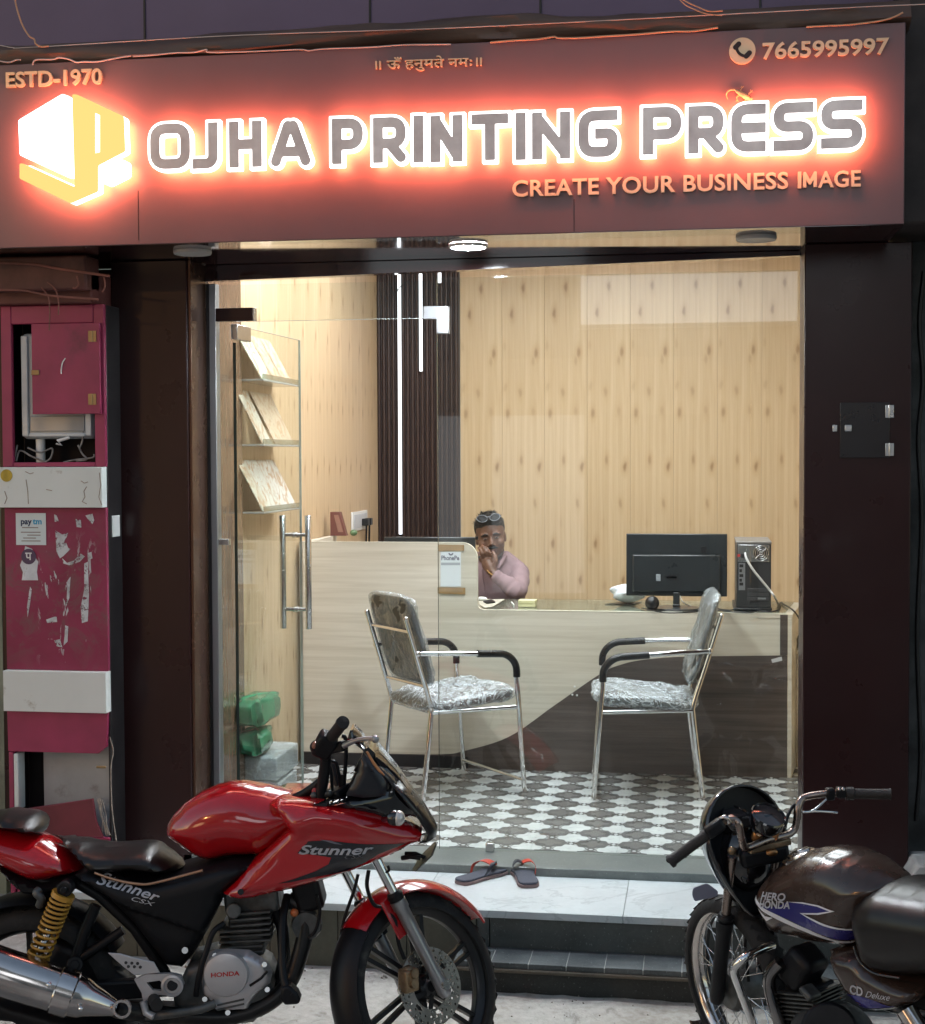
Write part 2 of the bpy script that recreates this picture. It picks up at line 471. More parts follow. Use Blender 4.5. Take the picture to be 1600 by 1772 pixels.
# ------------------------------------------------------------------ materials of the place
def pine(name, tone=1.0):
    """pale pine-print wall panel: long grain and teardrop knots, repeated on every panel"""
    t = NT(name); v = t.obj()
    g = t.noise(t.vscale(v, (26, 26, .55)), 2.2, 6, .6, .3)
    base = t.ramp(g, [(.25, (.53 * tone, .375 * tone, .22 * tone)), (.55, (.62 * tone, .465 * tone, .29 * tone)), (.8, (.70 * tone, .55 * tone, .36 * tone))])
    w = t.n('TexWave', wave_type='BANDS', bands_direction='X'); t.put(w.inputs[0], t.vscale(v, (1, 1, .12)))
    w.inputs['Scale'].default_value = 7; w.inputs['Distortion'].default_value = 7; w.inputs['Detail'].default_value = 3
    base = t.mix(t.math('MULTIPLY', w.outputs['Fac'], .14), base, (.40 * tone, .255 * tone, .115 * tone))
    vo = t.n('TexVoronoi', feature='F1', voronoi_dimensions='2D'); sp = t.n('SeparateXYZ'); t.put(sp.inputs[0], v)
    wob = t.noise(t.vscale(v, (1, 0, 1)), 9, 3)
    cb = t.n('CombineXYZ')
    t.put(cb.inputs[0], t.math('ADD', t.math('MULTIPLY', sp.outputs[0], 11.7), t.math('MULTIPLY', wob, .35)))
    t.put(cb.inputs[1], t.math('MULTIPLY', sp.outputs[2], 4.3))
    t.l(cb.outputs[0], vo.inputs['Vector']); vo.inputs['Scale'].default_value = 1.0; vo.inputs['Randomness'].default_value = .9
    k = t.step(vo.outputs['Distance'], .17, .04); ring = t.step(vo.outputs['Distance'], .40, .06)
    sc = t.n('SeparateColor'); t.l(vo.outputs['Color'], sc.inputs[0]); pick = t.step(sc.outputs[0], .22, .8)
    base = t.mix(t.math('MULTIPLY', t.math('MULTIPLY', ring, pick), .36), base, (.40 * tone, .235 * tone, .10 * tone))
    base = t.mix(t.math('MULTIPLY', t.math('MULTIPLY', k, pick), .55), base, (.20 * tone, .095 * tone, .035 * tone))
    return t.bsdf(base, t.math('ADD', .3, t.math('MULTIPLY', g, .15)), 0, t.bump(g, .06, .002), .4)
def laminate(name, a, b, scale=(1.1, 1.1, 34), rough=.35):
    """wood-print laminate with grain along x"""
    t = NT(name); v = t.obj(); n1 = t.noise(t.vscale(v, scale), 1.3, 7, .62, .5); n2 = t.noise(t.vscale(v, (.5, .5, 6)), 2.0, 3)
    c = t.ramp(t.math('ADD', t.math('MULTIPLY', n1, .65), t.math('MULTIPLY', n2, .35)), [(.32, a), (.66, b)])
    return t.bsdf(c, t.math('ADD', rough, t.math('MULTIPLY', n1, .12)), 0, t.bump(n1, .05, .002), .5)

m_pine = pine('pine_panel')
m_ash = laminate('ash_laminate', (.50, .445, .345), (.68, .63, .53))
m_wenge = laminate('wenge_laminate', (.040, .030, .025), (.125, .098, .083), rough=.28)
m_black_lam = mat('black_laminate', (.018, .016, .017), .35)
m_brown = mat('brown_cladding', (.021, .0062, .0064), .30, var=.15, vs=2.5, spec=.35, dirt=((.03, .018, .017), 3.0, .62, .9))
m_soffit = mat('gloss_soffit', (.035, .013, .013), .07, var=.1, vs=2, spec=.9, coat=.6, coat_r=.04)
m_signpanel = mat('sign_panel', (.165, .095, .102), .36, var=.12, vs=1.6, spec=.5, dirt=((.16, .10, .10), 2.2, .55, .95))
m_fluted = mat('fluted_brown', (.040, .022, .018), .4, var=.25, vs=4, stretch=(18, 18, .8))
m_steel = mat('brushed_steel', (.62, .62, .61), .24, 1.0, var=.06, vs=30)
m_chrome = mat('chrome', (.78, .78, .78), .08, 1.0, var=.04, vs=20)
m_alu = mat('grey_aluminium', (.38, .39, .41), .4, .9, var=.06)
m_glass = thin_glass('clear_glass', (.965, .985, .975), .5)
m_glass_edge = mat('green_glass_edge', (.004, .022, .018), .1, spec=.8)
m_white_plastic = mat('white_plastic', (.75, .75, .73), .4, var=.03)
m_black_plastic = mat('black_plastic', (.010, .010, .011), .42, var=.2)
m_satin_black = mat('satin_black', (.007, .007, .008), .3, var=.2, vs=8)

def floor_mat():
    t = NT('patterned_floor_tile'); v = t.pos(); sx = t.n('SeparateXYZ'); t.l(v, sx.inputs[0]); L = .164
    x, y = sx.outputs[0], sx.outputs[1]
    a = t.math('DIVIDE', t.math('ADD', x, y), L); b = t.math('DIVIDE', t.math('SUBTRACT', x, y), L)
    fa, fb = t.math('FRACT', a), t.math('FRACT', b)
    par = t.math('MODULO', t.math('ABSOLUTE', t.math('ADD', t.math('FLOOR', a), t.math('FLOOR', b))), 2.0)
    ca, cb = t.math('ABSOLUTE', t.math('SUBTRACT', fa, .5)), t.math('ABSOLUTE', t.math('SUBTRACT', fb, .5))
    mx, mn = t.math('MAXIMUM', ca, cb), t.math('MINIMUM', ca, cb)
    wav = t.math('MULTIPLY', t.math('COSINE', t.math('MULTIPLY', mn, 18.0)), .036)
    star = t.step(t.math('ADD', mx, wav), .442, .428)
    white = t.math('MULTIPLY', star, par)
    inner = t.math('MULTIPLY', t.step(t.math('ADD', mx, wav), .30, .26), t.math('SUBTRACT', 1, par))
    # little light lozenges along the joints and round dots at their crossings
    corner = t.math('ADD', t.math('POWER', t.math('SUBTRACT', .5, ca), 2.0), t.math('POWER', t.math('SUBTRACT', .5, cb), 2.0))
    dot = t.step(t.math('SQRT', corner), .075, .062)
    dash = t.math('MULTIPLY', t.step(mx, .478, .484), t.step(t.math('ABSOLUTE', t.math('SUBTRACT', mn, .28)), .075, .06))
    nz = t.noise(v, 9, 5)
    grey = t.ramp(nz, [(.3, (.085, .085, .084)), (.7, (.14, .137, .132))]); lite = t.ramp(nz, [(.3, (.50, .53, .53)), (.75, (.66, .69, .69))])
    c = t.mix(inner, grey, (.16, .155, .148)); c = t.mix(white, c, lite); c = t.mix(t.math('MAXIMUM', dot, dash), c, (.58, .6, .6))
    # grey veins inside the white stars
    vein = t.math('MULTIPLY', white, t.step(t.noise(v, 42, 3), .58, .68)); c = t.mix(t.math('MULTIPLY', vein, .35), c, (.3, .31, .32))
    return t.bsdf(c, t.math('ADD', .16, t.math('MULTIPLY', nz, .16)), 0, None, .5)
m_floor = floor_mat()
def stone(name, a, b, scale=4.0, rough=.4, vein=None, grit=0.0, bumpk=.1):
    t = NT(name); v = t.pos(); n1 = t.noise(v, scale, 8, .62); n2 = t.noise(v, scale * 14, 5, .7)
    c = t.ramp(t.math('ADD', t.math('MULTIPLY', n1, .7), t.math('MULTIPLY', n2, .3)), [(.33, a), (.66, b)])
    if vein:
        w = t.noise(v, 2.3, 9, .6, 1.2); k = t.step(t.math('ABSOLUTE', t.math('SUBTRACT', w, .5)), .018, .002)
        c = t.mix(t.math('MULTIPLY', k, .6), c, vein)
    if grit: c = t.mix(t.step(t.noise(v, 130, 3), .62, .75), c, tuple(min(1, x * grit) for x in b))
    return t.bsdf(c, t.math('ADD', rough, t.math('MULTIPLY', n1, .2)), 0, t.bump(n2, bumpk, .004), .5)
m_marble = stone('white_platform_marble', (.42, .465, .475), (.55, .60, .61), 3, .28, vein=(.33, .37, .38), bumpk=.03)
m_granite = stone('dark_granite', (.035, .042, .04), (.085, .095, .09), 5, .3, grit=2.2, bumpk=.05)
m_threshold = stone('grey_granite', (.11, .125, .12), (.19, .21, .20), 6, .22, grit=1.7, bumpk=.03)
m_slate = stone('black_step_tile', (.022, .028, .032), (.10, .115, .12), 7, .35, grit=2.0, bumpk=.15)
m_grout = mat('pale_grout', (.33, .34, .32), .8, world=True)
m_soil = stone('grimy_riser', (.010, .012, .012), (.035, .038, .036), 8, .7, grit=3.0, bumpk=.4)
def ground_mat():
    t = NT('dusty_concrete'); v = t.pos(); n1 = t.noise(v, 2.1, 8, .65); n2 = t.noise(v, 30, 6, .7); n3 = t.noise(v, 9, 6, .6, .6)
    c = t.ramp(t.math('ADD', t.math('MULTIPLY', n1, .5), t.math('MULTIPLY', n2, .5)), [(.34, (.27, .245, .21)), (.52, (.44, .42, .38)), (.68, (.55, .53, .49))])
    c = t.mix(t.math('MULTIPLY', t.step(n3, .60, .74), .6), c, (.17, .145, .115))
    c = t.mix(t.math('MULTIPLY', t.step(t.noise(v, 3.3, 6, .7, 1.0), .58, .70), .55), c, (.13, .115, .095))
    c = t.mix(t.step(t.noise(v, 150, 2), .70, .78), c, (.12, .105, .09))
    return t.bsdf(c, .85, 0, t.bump(n2, .5, .01), .2)
m_ground = ground_mat()
m_plaster = mat('dark_rough_plaster', (.075, .078, .078), .9, var=.5, vs=5, bump=.8, bs=24, world=True, dirt=((.02, .02, .02), 4, .45, .7))

# ------------------------------------------------------------------ ground
def ground_z(y): return -0.252 + min(0, max(-1.1, y + .7)) * .075
vs, fs = [], []
xs = [-22, -10, -5, -3.2] + [-3 + .08 * i for i in range(61)] + [2.2, 5, 10, 22]
ys = [-16, -9, -5, -3, -2.2] + [-1.7 + .05 * i for i in range(24)] + [-.3, .1]
rg = random.Random(3)
for y in ys:
    for x in xs: vs.append((x, y, ground_z(y) + (rg.uniform(-.004, .004) if -1.7 < y < -.6 and -3 < x < 2 else 0)))
nx = len(xs)
for j in range(len(ys) - 1):
    for i in range(nx - 1): fs.append((j * nx + i, j * nx + i + 1, (j + 1) * nx + i + 1, (j + 1) * nx + i))
struct(link_mesh('ground', vs, fs, m_ground, smooth=60))
# grit and crumbs lying on the ground
g = MB(); rg = random.Random(5)
for _ in range(420):
    x, y = rg.uniform(-2.6, .9), rg.uniform(-1.5, -.72)
    if x < -.72 and rg.random() < .3: y = rg.uniform(-.72, -.65)
    r = rg.uniform(.0015, .0055); z = ground_z(y) + r * .3
    q = Matrix.Rotation(rg.uniform(0, 6), 3, 'Z') @ Matrix.Rotation(rg.uniform(0, 3), 3, 'X')
    P = [Vector((x, y, z)) + q @ Vector(c) * r for c in ((1, 0, 0), (-1, .2, 0), (0, 1, .1), (0, -1, 0), (0, .1, .8), (0, 0, -.8))]
    g.add(P, [(0, 2, 4), (2, 1, 4), (1, 3, 4), (3, 0, 4), (2, 0, 5), (1, 2, 5), (3, 1, 5), (0, 3, 5)])
gr = stuff(g.build('gravel', mat('grit', (.30, .27, .23), .9, var=.5, vs=30), smooth=0))

# ------------------------------------------------------------------ entrance platform and step
PX0, PX1 = -2.19, 1.25
XJ = onY(835, 1600, -.635).x
pl = struct(MB().box(PX0, PX1, -.60, -.20, -.20, -.035).build('entrance_platform', m_grout, smooth=0)); pl['label'] = 'white marble entrance platform'
cuts = [PX0, -1.55, -.95, onZ(1085, 1540, -.03).x, .78, PX1]
for a, b in zip(cuts, cuts[1:]):
    box('tile', m_marble, a + .0008, b - .0008, -.637, -.2035, -.055, -.030, pl, bevel=.0015)
for a, b, z0, m in ((PX0, XJ - .022, -.255, stone('olive_riser_stone', (.055, .052, .036), (.10, .095, .07), 4, .5, bumpk=.1)), (XJ - .02, XJ + .022, -.16, m_granite), (XJ + .024, .15, -.16, m_granite), (.152, PX1, -.16, m_granite)):
    n = 6 if a == PX0 else 1
    for i in range(n):
        p, q = a + (b - a) * i / n, a + (b - a) * (i + 1) / n
        box('panel', m, p + .001, q - .001, -.628, -.6, z0, -.0565, pl, bevel=.0015)
th = struct(box('threshold', m_threshold, -1.93, .40, -.20, .045, -.055, .0, bevel=.003)); th['label'] = 'grey granite door threshold'
SX0 = -.80
st = struct(MB().box(SX0, PX1, -.775, -.629, -.27, -.175).build('entrance_step', m_soil, smooth=0)); st['label'] = 'black tiled lower step'
x = SX0; rg = random.Random(2)
m_slate_pale = stone('dusty_step_tile', (.09, .10, .105), (.24, .25, .25), 7, .5, grit=1.6, bumpk=.15)
k = 0
while x < PX1 - .05:
    w = .124; box('tile', m_slate_pale if k in (7, 11) else m_slate, x + .0018, x + w - .0018, -.783, -.632, -.174, -.1565 + rg.uniform(-.0006, .0006), st, bevel=.001); x += w; k += 1
box('grout', m_grout, SX0 + .001, PX1 - .001, -.781, -.630, -.1745, -.1598, st, bevel=0)
box('nosing', stone('brown_nosing_stone', (.055, .045, .032), (.12, .10, .075), 9, .6, bumpk=.3), SX0, PX1, -.792, -.776, -.187, -.175, st, bevel=.003)

# ------------------------------------------------------------------ room
XL, XR, YB, ZC = -1.95, .95, 3.42, 2.78
fl = struct(MB().box(XL - .1, XR + .1, .045, YB + .05, -.06, -.0045).build('shop_floor', m_grout, smooth=0))
tw = .328; xi = [XL + (i * tw) for i in range(int((XR - XL) / tw) + 2)]; yi = [.048 + i * tw for i in range(12)]
for x0, x1 in zip(xi, xi[1:]):
    for y0, y1 in zip(yi, yi[1:]):
        x1c, y1c = min(x1, XR), min(y1, YB)
        if x1c - x0 > .03 and y1c - y0 > .03: box('floor_tile', m_floor, x0 + .0005, x1c - .0005, y0 + .0005, y1c - .0005, -.0045, 0.0, fl, bevel=0)
m_wallcore = mat('wall_core', (.35, .33, .3), .9, world=True)
wb = struct(box('back_wall', m_wallcore, XL - .1, XR + .1, YB + .012, YB + .12, -.05, ZC + .3, bevel=0))
wl = struct(box('left_wall', m_wallcore, XL - .12, XL - .012, .0, YB + .012, -.05, ZC + .3, bevel=0))
wr = struct(box('right_wall', m_wallcore, XR + .012, XR + .12, .0, YB + .012, -.05, ZC + .3, bevel=0))
def planks(parent, n, w, at, rz, mat_, z1=ZC):
    first = None
    for i in range(n):
        o_ = at(i)
        if first is None:
            b = MB(); d = .010; g_ = .0003
            poly = [(g_, 0), (g_, d - .0012), (g_ + .0014, d), (w - g_ - .0014, d), (w - g_, d - .0012), (w - g_, 0)]
            b.prism([(x, -y, 0) for x, y in poly], (0, 0, .0), (0, 0, z1))
            first = b.build('plank', mat_, None, smooth=30); o = first
        else:
            o = first.copy(); COL.objects.link(o)
        o.parent = parent; o.location = Vector(o_) ; o.rotation_euler = (0, 0, rz)
PW = .2565; SLX = onY(795, 700, YB).x
planks(wb, 10, PW, lambda i: (SLX + .004 + i * PW, YB + .011, 0), 0, m_pine)
planks(wl, 13, .25, lambda i: (XL - .011, .22 + i * .25, 0), PI / 2, m_pine)
planks(wr, 13, .25, lambda i: (XR + .011, .22 + (i + 1) * .25, 0), -PI / 2, m_pine)
m_ceiling = mat('white_ceiling', (.72, .72, .70), .8, world=True)
struct(box('ceiling', m_ceiling, XL - .1, XR + .1, -.02, YB + .1, ZC, ZC + .08, bevel=0))
# ceiling lamps
m_panel_light = glow('cool_white_led_panel', (.92, .96, 1.0), 9.4)
m_lamp_rim = mat('white_lamp_rim', (.8, .8, .8), .4)
for k, (x, y) in enumerate(((-1.35, .75), (-.1, .75), (-1.35, 1.95), (-.1, 1.95), (-.6, 2.3))):
    t = thing('ceiling_light', 'square white LED ceiling lamp ' + ('above the door', 'above the front right of the shop', 'above the high counter screen', 'above the low counter', 'nearest the back wall')[k], 'lamp', (x, y, ZC), 0, 'square ceiling lamps')
    q = (.42, .42, .28, .28, .20)[k]
    MB().box(-q - .02, q + .02, -q - .02, q + .02, -.022, -.001).build('frame', m_lamp_rim, t, local=True, bevel=.004)
    MB().box(-q, q, -q, q, -.026, -.0225).build('diffuser', m_panel_light, t, local=True, smooth=0)

# fluted panel on the back wall with LED strips
fp = thing('fluted_panel', 'dark brown fluted wall panel between pine boarding, with light strips', 'wall panel', (XL, YB, 0))
xa, xb_ = onY(653, 700, YB).x, SLX
N = 17; sw = (xb_ - xa) / N; first = None
for i in range(N):
    if first is None:
        poly = [(0, 0), (.001, .014)] + [(.001 + (sw - .008) * (0.5 - .5 * math.cos(PI * j / 6)), .016 + .012 * math.sin(PI * j / 6)) for j in range(7)] + [(sw - .006, .012), (sw, .010), (sw, 0)]
        first = MB().prism([(x, -y, 0) for x, y in poly], (0, 0, 0), (0, 0, ZC - .002)).build('slat', m_fluted, fp, local=True, smooth=50); o = first
    else:
        o = first.copy(); COL.objects.link(o)
    o.location = (xa - XL + i * sw, .0105, 0)
m_strip = glow('led_strip', (.93, .96, 1.0), 1.6)
for (px, y0, y1, lab) in ((690, 430, 925, 'longest white light strip running down the fluted panel'), (727, 430, 643, 'shorter middle white light strip ending halfway down the fluted panel'), (760, 430, 490, 'stub of white light strip at the top right of the fluted panel')):
    p, q = onY(px, y0, YB - .035), onY(px, y1, YB - .035)
    t = tag(thing('light_strip', lab, 'light strip', (p.x, YB - .03, q.z)), lab, 'light strip', 'light strips on the fluted panel')
    box('channel', m_alu, p.x - .011, p.x + .011, YB - .03, YB - .016, q.z, ZC - .01, t, bevel=.001)
    box('diffuser', m_strip, p.x - .0095, p.x + .0095, YB - .036, YB - .0302, q.z + .002, ZC - .012, t, bevel=.002)
w = MB().tube(smooth_path([onY(x, y, YB - .045) for x, y in ((712, 484), (703, 488), (692, 497), (686, 505), (678, 508))]), .003, 6)
w.tube(smooth_path([onY(x, y, YB - .045) for x, y in ((672, 486), (677, 498), (680, 512), (683, 506))]), .002, 6)
tag(w.build('wire', m_black_plastic), 'thin loose wire hanging in front of the fluted panel', 'wire')

# ------------------------------------------------------------------ front of the shop
ZS = 2.236
front = thing('shop_facade', 'dark brown clad pillars and glossy header framing the shop entrance', 'shop front', (-.8, 0, 0))
PLX0, PLX1 = -2.19, -1.893
box('pillar', m_brown, PLX0, PLX1, -.2, .05, -.029, ZS - .001, front, bevel=.004)
m_jamb_lit = mat('lit_brown_jamb', (.10, .052, .034), .25, .6, var=.1)  # brown reveal; the light falling on it is painted as a lighter tone
box('jamb', m_jamb_lit, PLX1 + .0005, PLX1 + .012, -.19, -.015, -.03, ZS - .002, front, bevel=.002)
box('pillar', m_brown, .358, .722, -.2, .05, -.029, ZS - .001, front, bevel=.004)
sof = box('soffit', m_soffit, -2.62, .640, -.598, .05, ZS, ZS + .02, front, bevel=0)
p, q = onY(318, 489, -.012), onY(1392, 443, -.012)
MB().prism([(-1.88, -.03, ZS - .0005), (.357, -.03, ZS - .0005), (.357, -.03, q.z), (-1.88, -.03, p.z)], (0, 0, 0), (0, .05, 0)).build('header', m_soffit, front, bevel=.002)
box('wall', m_wallcore, -2.62, 1.2, .055, .15, ZS + .03, 3.4, front, bevel=0)
box('wall', m_brown, -2.75, -1.94, .02, .12, -.2, ZS - .002, front, bevel=0)
# meter hatch in the right pillar
a, b = onY(1453, 697, -.2), onY(1538, 792, -.2)
hatch = box('hatch', mat('black_hatch', (.012, .009, .010), .3, coat=.2), a.x, b.x, -.2065, -.2005, b.z, a.z, front, bevel=.0015)
m_hinge = mat('steel_hinge', (.60, .60, .60), .3, 1.0, var=.2)
for py in (712, 778):
    c = onY(1538, py, -.207); k = MB()
    k.box(c.x - .013, c.x - .001, -.211, -.207, c.z - .022, c.z + .022); k.box(c.x + .002, c.x + .016, -.2055, -.2005, c.z - .022, c.z + .022); k.cyl((c.x + .0005, -.210, c.z - .023), (c.x + .0005, -.210, c.z + .023), .003, 8)
    k.build('hinge', m_hinge, hatch, bevel=.0008)
c1, c2 = onY(1467, 741, -.207), onY(1444, 741, -.2)
box('latch', m_hinge, c1.x - .012, c1.x + .012, -.213, -.207, c1.z - .012, c1.z + .012, hatch)
box('strike', m_hinge, c2.x - .008, c2.x + .008, -.205, -.2005, c2.z - .012, c2.z + .012, front)

# downlights in the soffit
m_down_on = glow('lit_downlight', (.86, .94, 1.0), 520.0)
m_down_off = mat('unlit_downlight', (.45, .45, .45), .4)
for px, py, on, lab in ((810, 428, 1, 'bright round white downlight switched on under the sign'), (333, 439, 0, 'unlit round downlight under the left end of the sign'), (1308, 415, 0, 'dark unlit round downlight under the right end of the sign')):
    c = onZ(px, py, ZS - .01); t = thing('downlight', lab, 'lamp', (c.x, c.y, ZS), 0, 'round downlights under the sign')
    rad = .062
    MB().lathe([(rad - .006, -.004), (rad - .003, -.013), (rad + .003, -.013), (rad + .006, -.007), (rad + .006, -.0005)], c.xy.to_3d() + Vector((0, 0, ZS)), (0, 0, 1), 40).build('trim', m_lamp_rim if on else m_down_off, t, smooth=50)
    MB().lathe([(.0001, -.012), (rad - .005, -.012), (rad - .004, -.003), (.0001, -.003)], c.xy.to_3d() + Vector((0, 0, ZS)), (0, 0, 1), 40).build('diffuser', m_down_on if on else m_down_off, t, smooth=50)

# ------------------------------------------------------------------ glazing
gz0, gz1 = .0, 2.19
XG = onY(758, 900, 0).x
zt = onY(600, 553, 0).z
gl = thing('fixed_glass', 'tall clear glass panel right of the door, with small steel clamps', 'glass panel', (XG, 0, 0))
pane = box('pane', m_glass, XG, .357, -.004, .006, .003, 2.17, gl, bevel=0)
box('edge', m_glass_edge, XG - .0014, XG - .0002, -.004, .006, .004, 2.168, gl, bevel=0)
c = onY(847, 1486, -.012); box('clamp', m_steel, c.x - .016, c.x + .016, -.014, .016, .0, .034, gl)
tr = thing('transom_glass', 'clear glass strip above the door opening', 'glass panel', (-1.4, 0, zt))
box('pane', m_glass, -1.86, XG - .003, -.004, .006, zt, 2.16, tr, bevel=0)
box('edge', mat('glass_edge_pale', (.45, .5, .48), .2), -1.70, XG - .003, -.004, .006, zt - .0015, zt - .0003, tr, bevel=0)
# L-shaped patch fitting joining transom and fixed pane
def pxz(x, y, Y): p_ = onY(x, y, Y); return (p_.x, Y, p_.z)
lp = [pxz(*q, -.014) for q in ((732, 530), (776, 530), (776, 577), (755, 577), (755, 552), (732, 552))]
tag(MB().prism(lp, (0, 0, 0), (0, .030, 0)).build('patch_fitting', m_alu, bevel=.0015), 'grey L-shaped clamp joining the glass above the door', 'glass clamp')
a, b = pxz(351, 534, -.016), pxz(437, 555, -.016)
t = thing('patch_fitting', 'dark brown clamp at the top left of the door opening', 'glass clamp', a)
box('cover', m_brown, a[0], b[0], -.018, .02, b[2], a[2], t); box('end_cap', m_steel, b[0] + .0003, b[0] + .006, -.018, .02, b[2], a[2], t, bevel=.001)
# left side light: aluminium channel and narrow pane
sd = thing('side_glass', 'narrow glass strip in a grey aluminium channel left of the door', 'glass panel', (-1.88, 0, 0))
box('channel', m_black_plastic, -1.880, -1.868, -.02, .03, .0, 2.165, sd, bevel=.001); box('channel', m_alu, -1.8675, -1.842, -.02, .03, .0, 2.165, sd, bevel=.002)
DX = -1.78
box('pane', m_glass, -1.841, DX - .012, -.004, .006, .003, zt, sd, bevel=0)
for py in (938, 1372):
    c = onY(358, py, -.015); box('clamp', m_steel, -1.842, -1.80, -.012, .014, c.z - .012, c.z + .012, sd)
# dark inner return beside the door
ret = struct(box('left_return_wall', mat('brown_return_laminate', (.16, .095, .06), .2, coat=.3, var=.2, stretch=(6, 6, .6)), XL - .012, XL + .03, .06, .56, 0, ZC, bevel=.003))
# open door leaf, swung inwards
ang = R(87); dl = .80
door = thing('glass_door', 'frameless clear glass door leaf standing open, with long steel handles', 'door', (DX, .02, 0), ang)
MB().box(.0, dl, -.005, .005, .012, zt - .012).build('pane', m_glass, door, local=True, smooth=0)
MB().box(-.0015, -.0002, -.006, .006, .012, zt - .08).build('edge', m_glass_edge, door, local=True, smooth=0)
MB().box(dl + .0002, dl + .0014, -.005, .005, .012, zt - .012).box(0, dl, -.0055, .0055, zt - .0118, zt - .0105).build('edge', mat('glass_edge_light', (.42, .46, .42), .25), door, local=True, smooth=0)
MB().box(-.004, .15, -.014, .014, zt - .066, zt - .008).build('patch_fitting', m_steel, door, local=True, bevel=.003)
MB().box(-.004, .15, -.014, .014, .004, .07).build('patch_fitting', m_steel, door, local=True, bevel=.003)
hz0, hz1 = .75, 1.245
for sgn, nm in ((-1, 'handle'), (1, 'handle')):
    k = MB(); hx = dl - .075; hy = sgn * .058
    k.lathe([(.0001, 0), (.0125, 0), (.014, .002), (.014, hz1 - hz0 - .002), (.0125, hz1 - hz0), (.0001, hz1 - hz0)], (hx, hy, hz0), (0, 0, 1), 20)
    for z in (hz0 + .085, hz1 - .085): k.cyl((hx, hy, z), (hx, 0, z), .008, 14); k.cyl((hx, sgn * .004, z), (hx, sgn * .012, z), .013, 14)
    k.build(nm, m_steel, door, local=True, smooth=40)

# ------------------------------------------------------------------ the lit sign
SY = -.6
sz0, sz1 = ZS + .0006, onY(800, 75, SY).z
sign = thing('shop_sign', 'long dark sign board with glowing white halo letters above the shop entrance', 'shop sign', (-.9, SY, sz0))
p_ = box('board', m_signpanel, -2.9, .642, SY, SY + .05, sz0, sz1, sign, bevel=.003)
box('side_cladding', m_brown, .600, .6405, SY + .051, .05, ZS + .0202, sz1 - .01, sign)
box('side_cladding', m_brown, -2.9, -2.86, SY + .051, .05, ZS + .0202, sz1 - .01, sign)
m_tray = glow('lit_white_acrylic', (1.0, .97, .95), 1.9)
m_halo = glow('red_led_backlight', (1.0, .19, .075), 32.0)
m_face = mat('mirror_letter_face', (.88, .72, .69), .35, .15, var=.22, vs=9, rv=.12)
m_yellow = glow('lit_yellow_acrylic', (1.0, .70, .22), .58)
m_gold = mat('gold_acrylic_letters', (.74, .53, .33), .3, .15, var=.08, spec=.6)
SO = .054                                         # letters stand 30 mm off the board
WORDS = [('O', 258, 335, 209, 300), ('J', 331, 378, 208, 299), ('H', 394, 459, 205, 297), ('A', 466, 543, 204, 295),
         ('P', 571, 634, 200, 291), ('R', 642, 708, 198, 289), ('I', 713, 737, 196, 288), ('N', 741, 806, 195, 288), ('T', 812, 885, 192, 285), ('I', 889, 914, 191, 284), ('N', 916, 992, 189, 283), ('G', 996, 1074, 186, 280),
         ('P', 1107, 1184, 180, 275), ('R', 1185, 1257, 178, 273), ('E', 1259, 1330, 175, 271), ('S', 1332, 1412, 172, 269), ('S', 1414, 1497, 168, 265)]
for ch, x0, x1, y0, y1 in WORDS:
    a, b = onY(x0, y1, SY - SO), onY(x1, y0, SY - SO); w, h = b.x - a.x, b.z - a.z
    wo, wi = .053, .034; aa = wo / 2
    if ch == 'J': w += .01
    tr_ = fill_mesh(glyph_loops(ch, w, h, aa, wo / 2, .22), .020)
    t = link_mesh('letter', place(tr_[0], (a.x, SY - SO - .010, a.z), (1, 0, 0), (0, 1, 0), (0, 0, 1)), tr_[1], m_tray, sign, smooth=30)
    fc = fill_mesh(glyph_loops(ch, w, h, aa, wi / 2, .22), .003)
    link_mesh('letter_face', place(fc[0], (a.x, SY - SO - .0140, a.z), (1, 0, 0), (0, 1, 0), (0, 0, 1)), fc[1], m_face, t, smooth=30)
    ha = fill_mesh(glyph_loops(ch, w, h, aa, wo / 2 - .004, .22), .006)
    link_mesh('letter_backlight', place(ha[0], (a.x, SY - SO + .0105, a.z), (1, 0, 0), (0, 1, 0), (0, 0, 1)), ha[1], m_halo, t, smooth=0)
# cube emblem: three lit pieces
def lg(pts): return [onY(x / 4.923, 20 + y / 4.923, SY - SO) for x, y in pts]
EM = [(m_tray, m_tray, [(192, 945), (565, 722), (632, 745), (655, 1425), (590, 1418), (205, 1240)], None),
      (m_tray, m_yellow, [(650, 728), (690, 728), (1088, 915), (1100, 1210), (870, 1330), (870, 1550), (640, 1650), (205, 1440), (205, 1312), (235, 1312), (672, 1510)], [(845, 885), (885, 905), (885, 1215), (845, 1225)]),
      (m_tray, m_tray, [(890, 1345), (1050, 1272), (1105, 1290), (1105, 1410), (940, 1492), (890, 1470)], None)]
for body_m, face_m, pts, hole in EM:
    P2 = [(p.x, p.z) for p in round_poly(lg(pts), .006, 3)]; loops = [P2] + ([[(p.x, p.z) for p in lg(hole)]] if hole else [])
    v, f = fill_mesh(loops, .045); t = link_mesh('emblem_piece', [(x, SY - SO - .033 + y, z) for x, y, z in v], f, body_m, sign, smooth=30)
    cx, cz = sum(p[0] for p in P2) / len(P2), sum(p[1] for p in P2) / len(P2)
    if face_m is m_yellow:
        v, f = fill_mesh(loops, .002); link_mesh('emblem_face', [(x, SY - SO - .0355 + y, z) for x, y, z in v], f, face_m, t, smooth=30)
    sh = [(cx + (x - cx) * .96, cz + (z - cz) * .96) for x, z in P2]
    v, f = fill_mesh([sh], .005); link_mesh('emblem_backlight', [(x, SY - SO + .0125 + y, z) for x, y, z in v], f, m_halo, t, smooth=0)
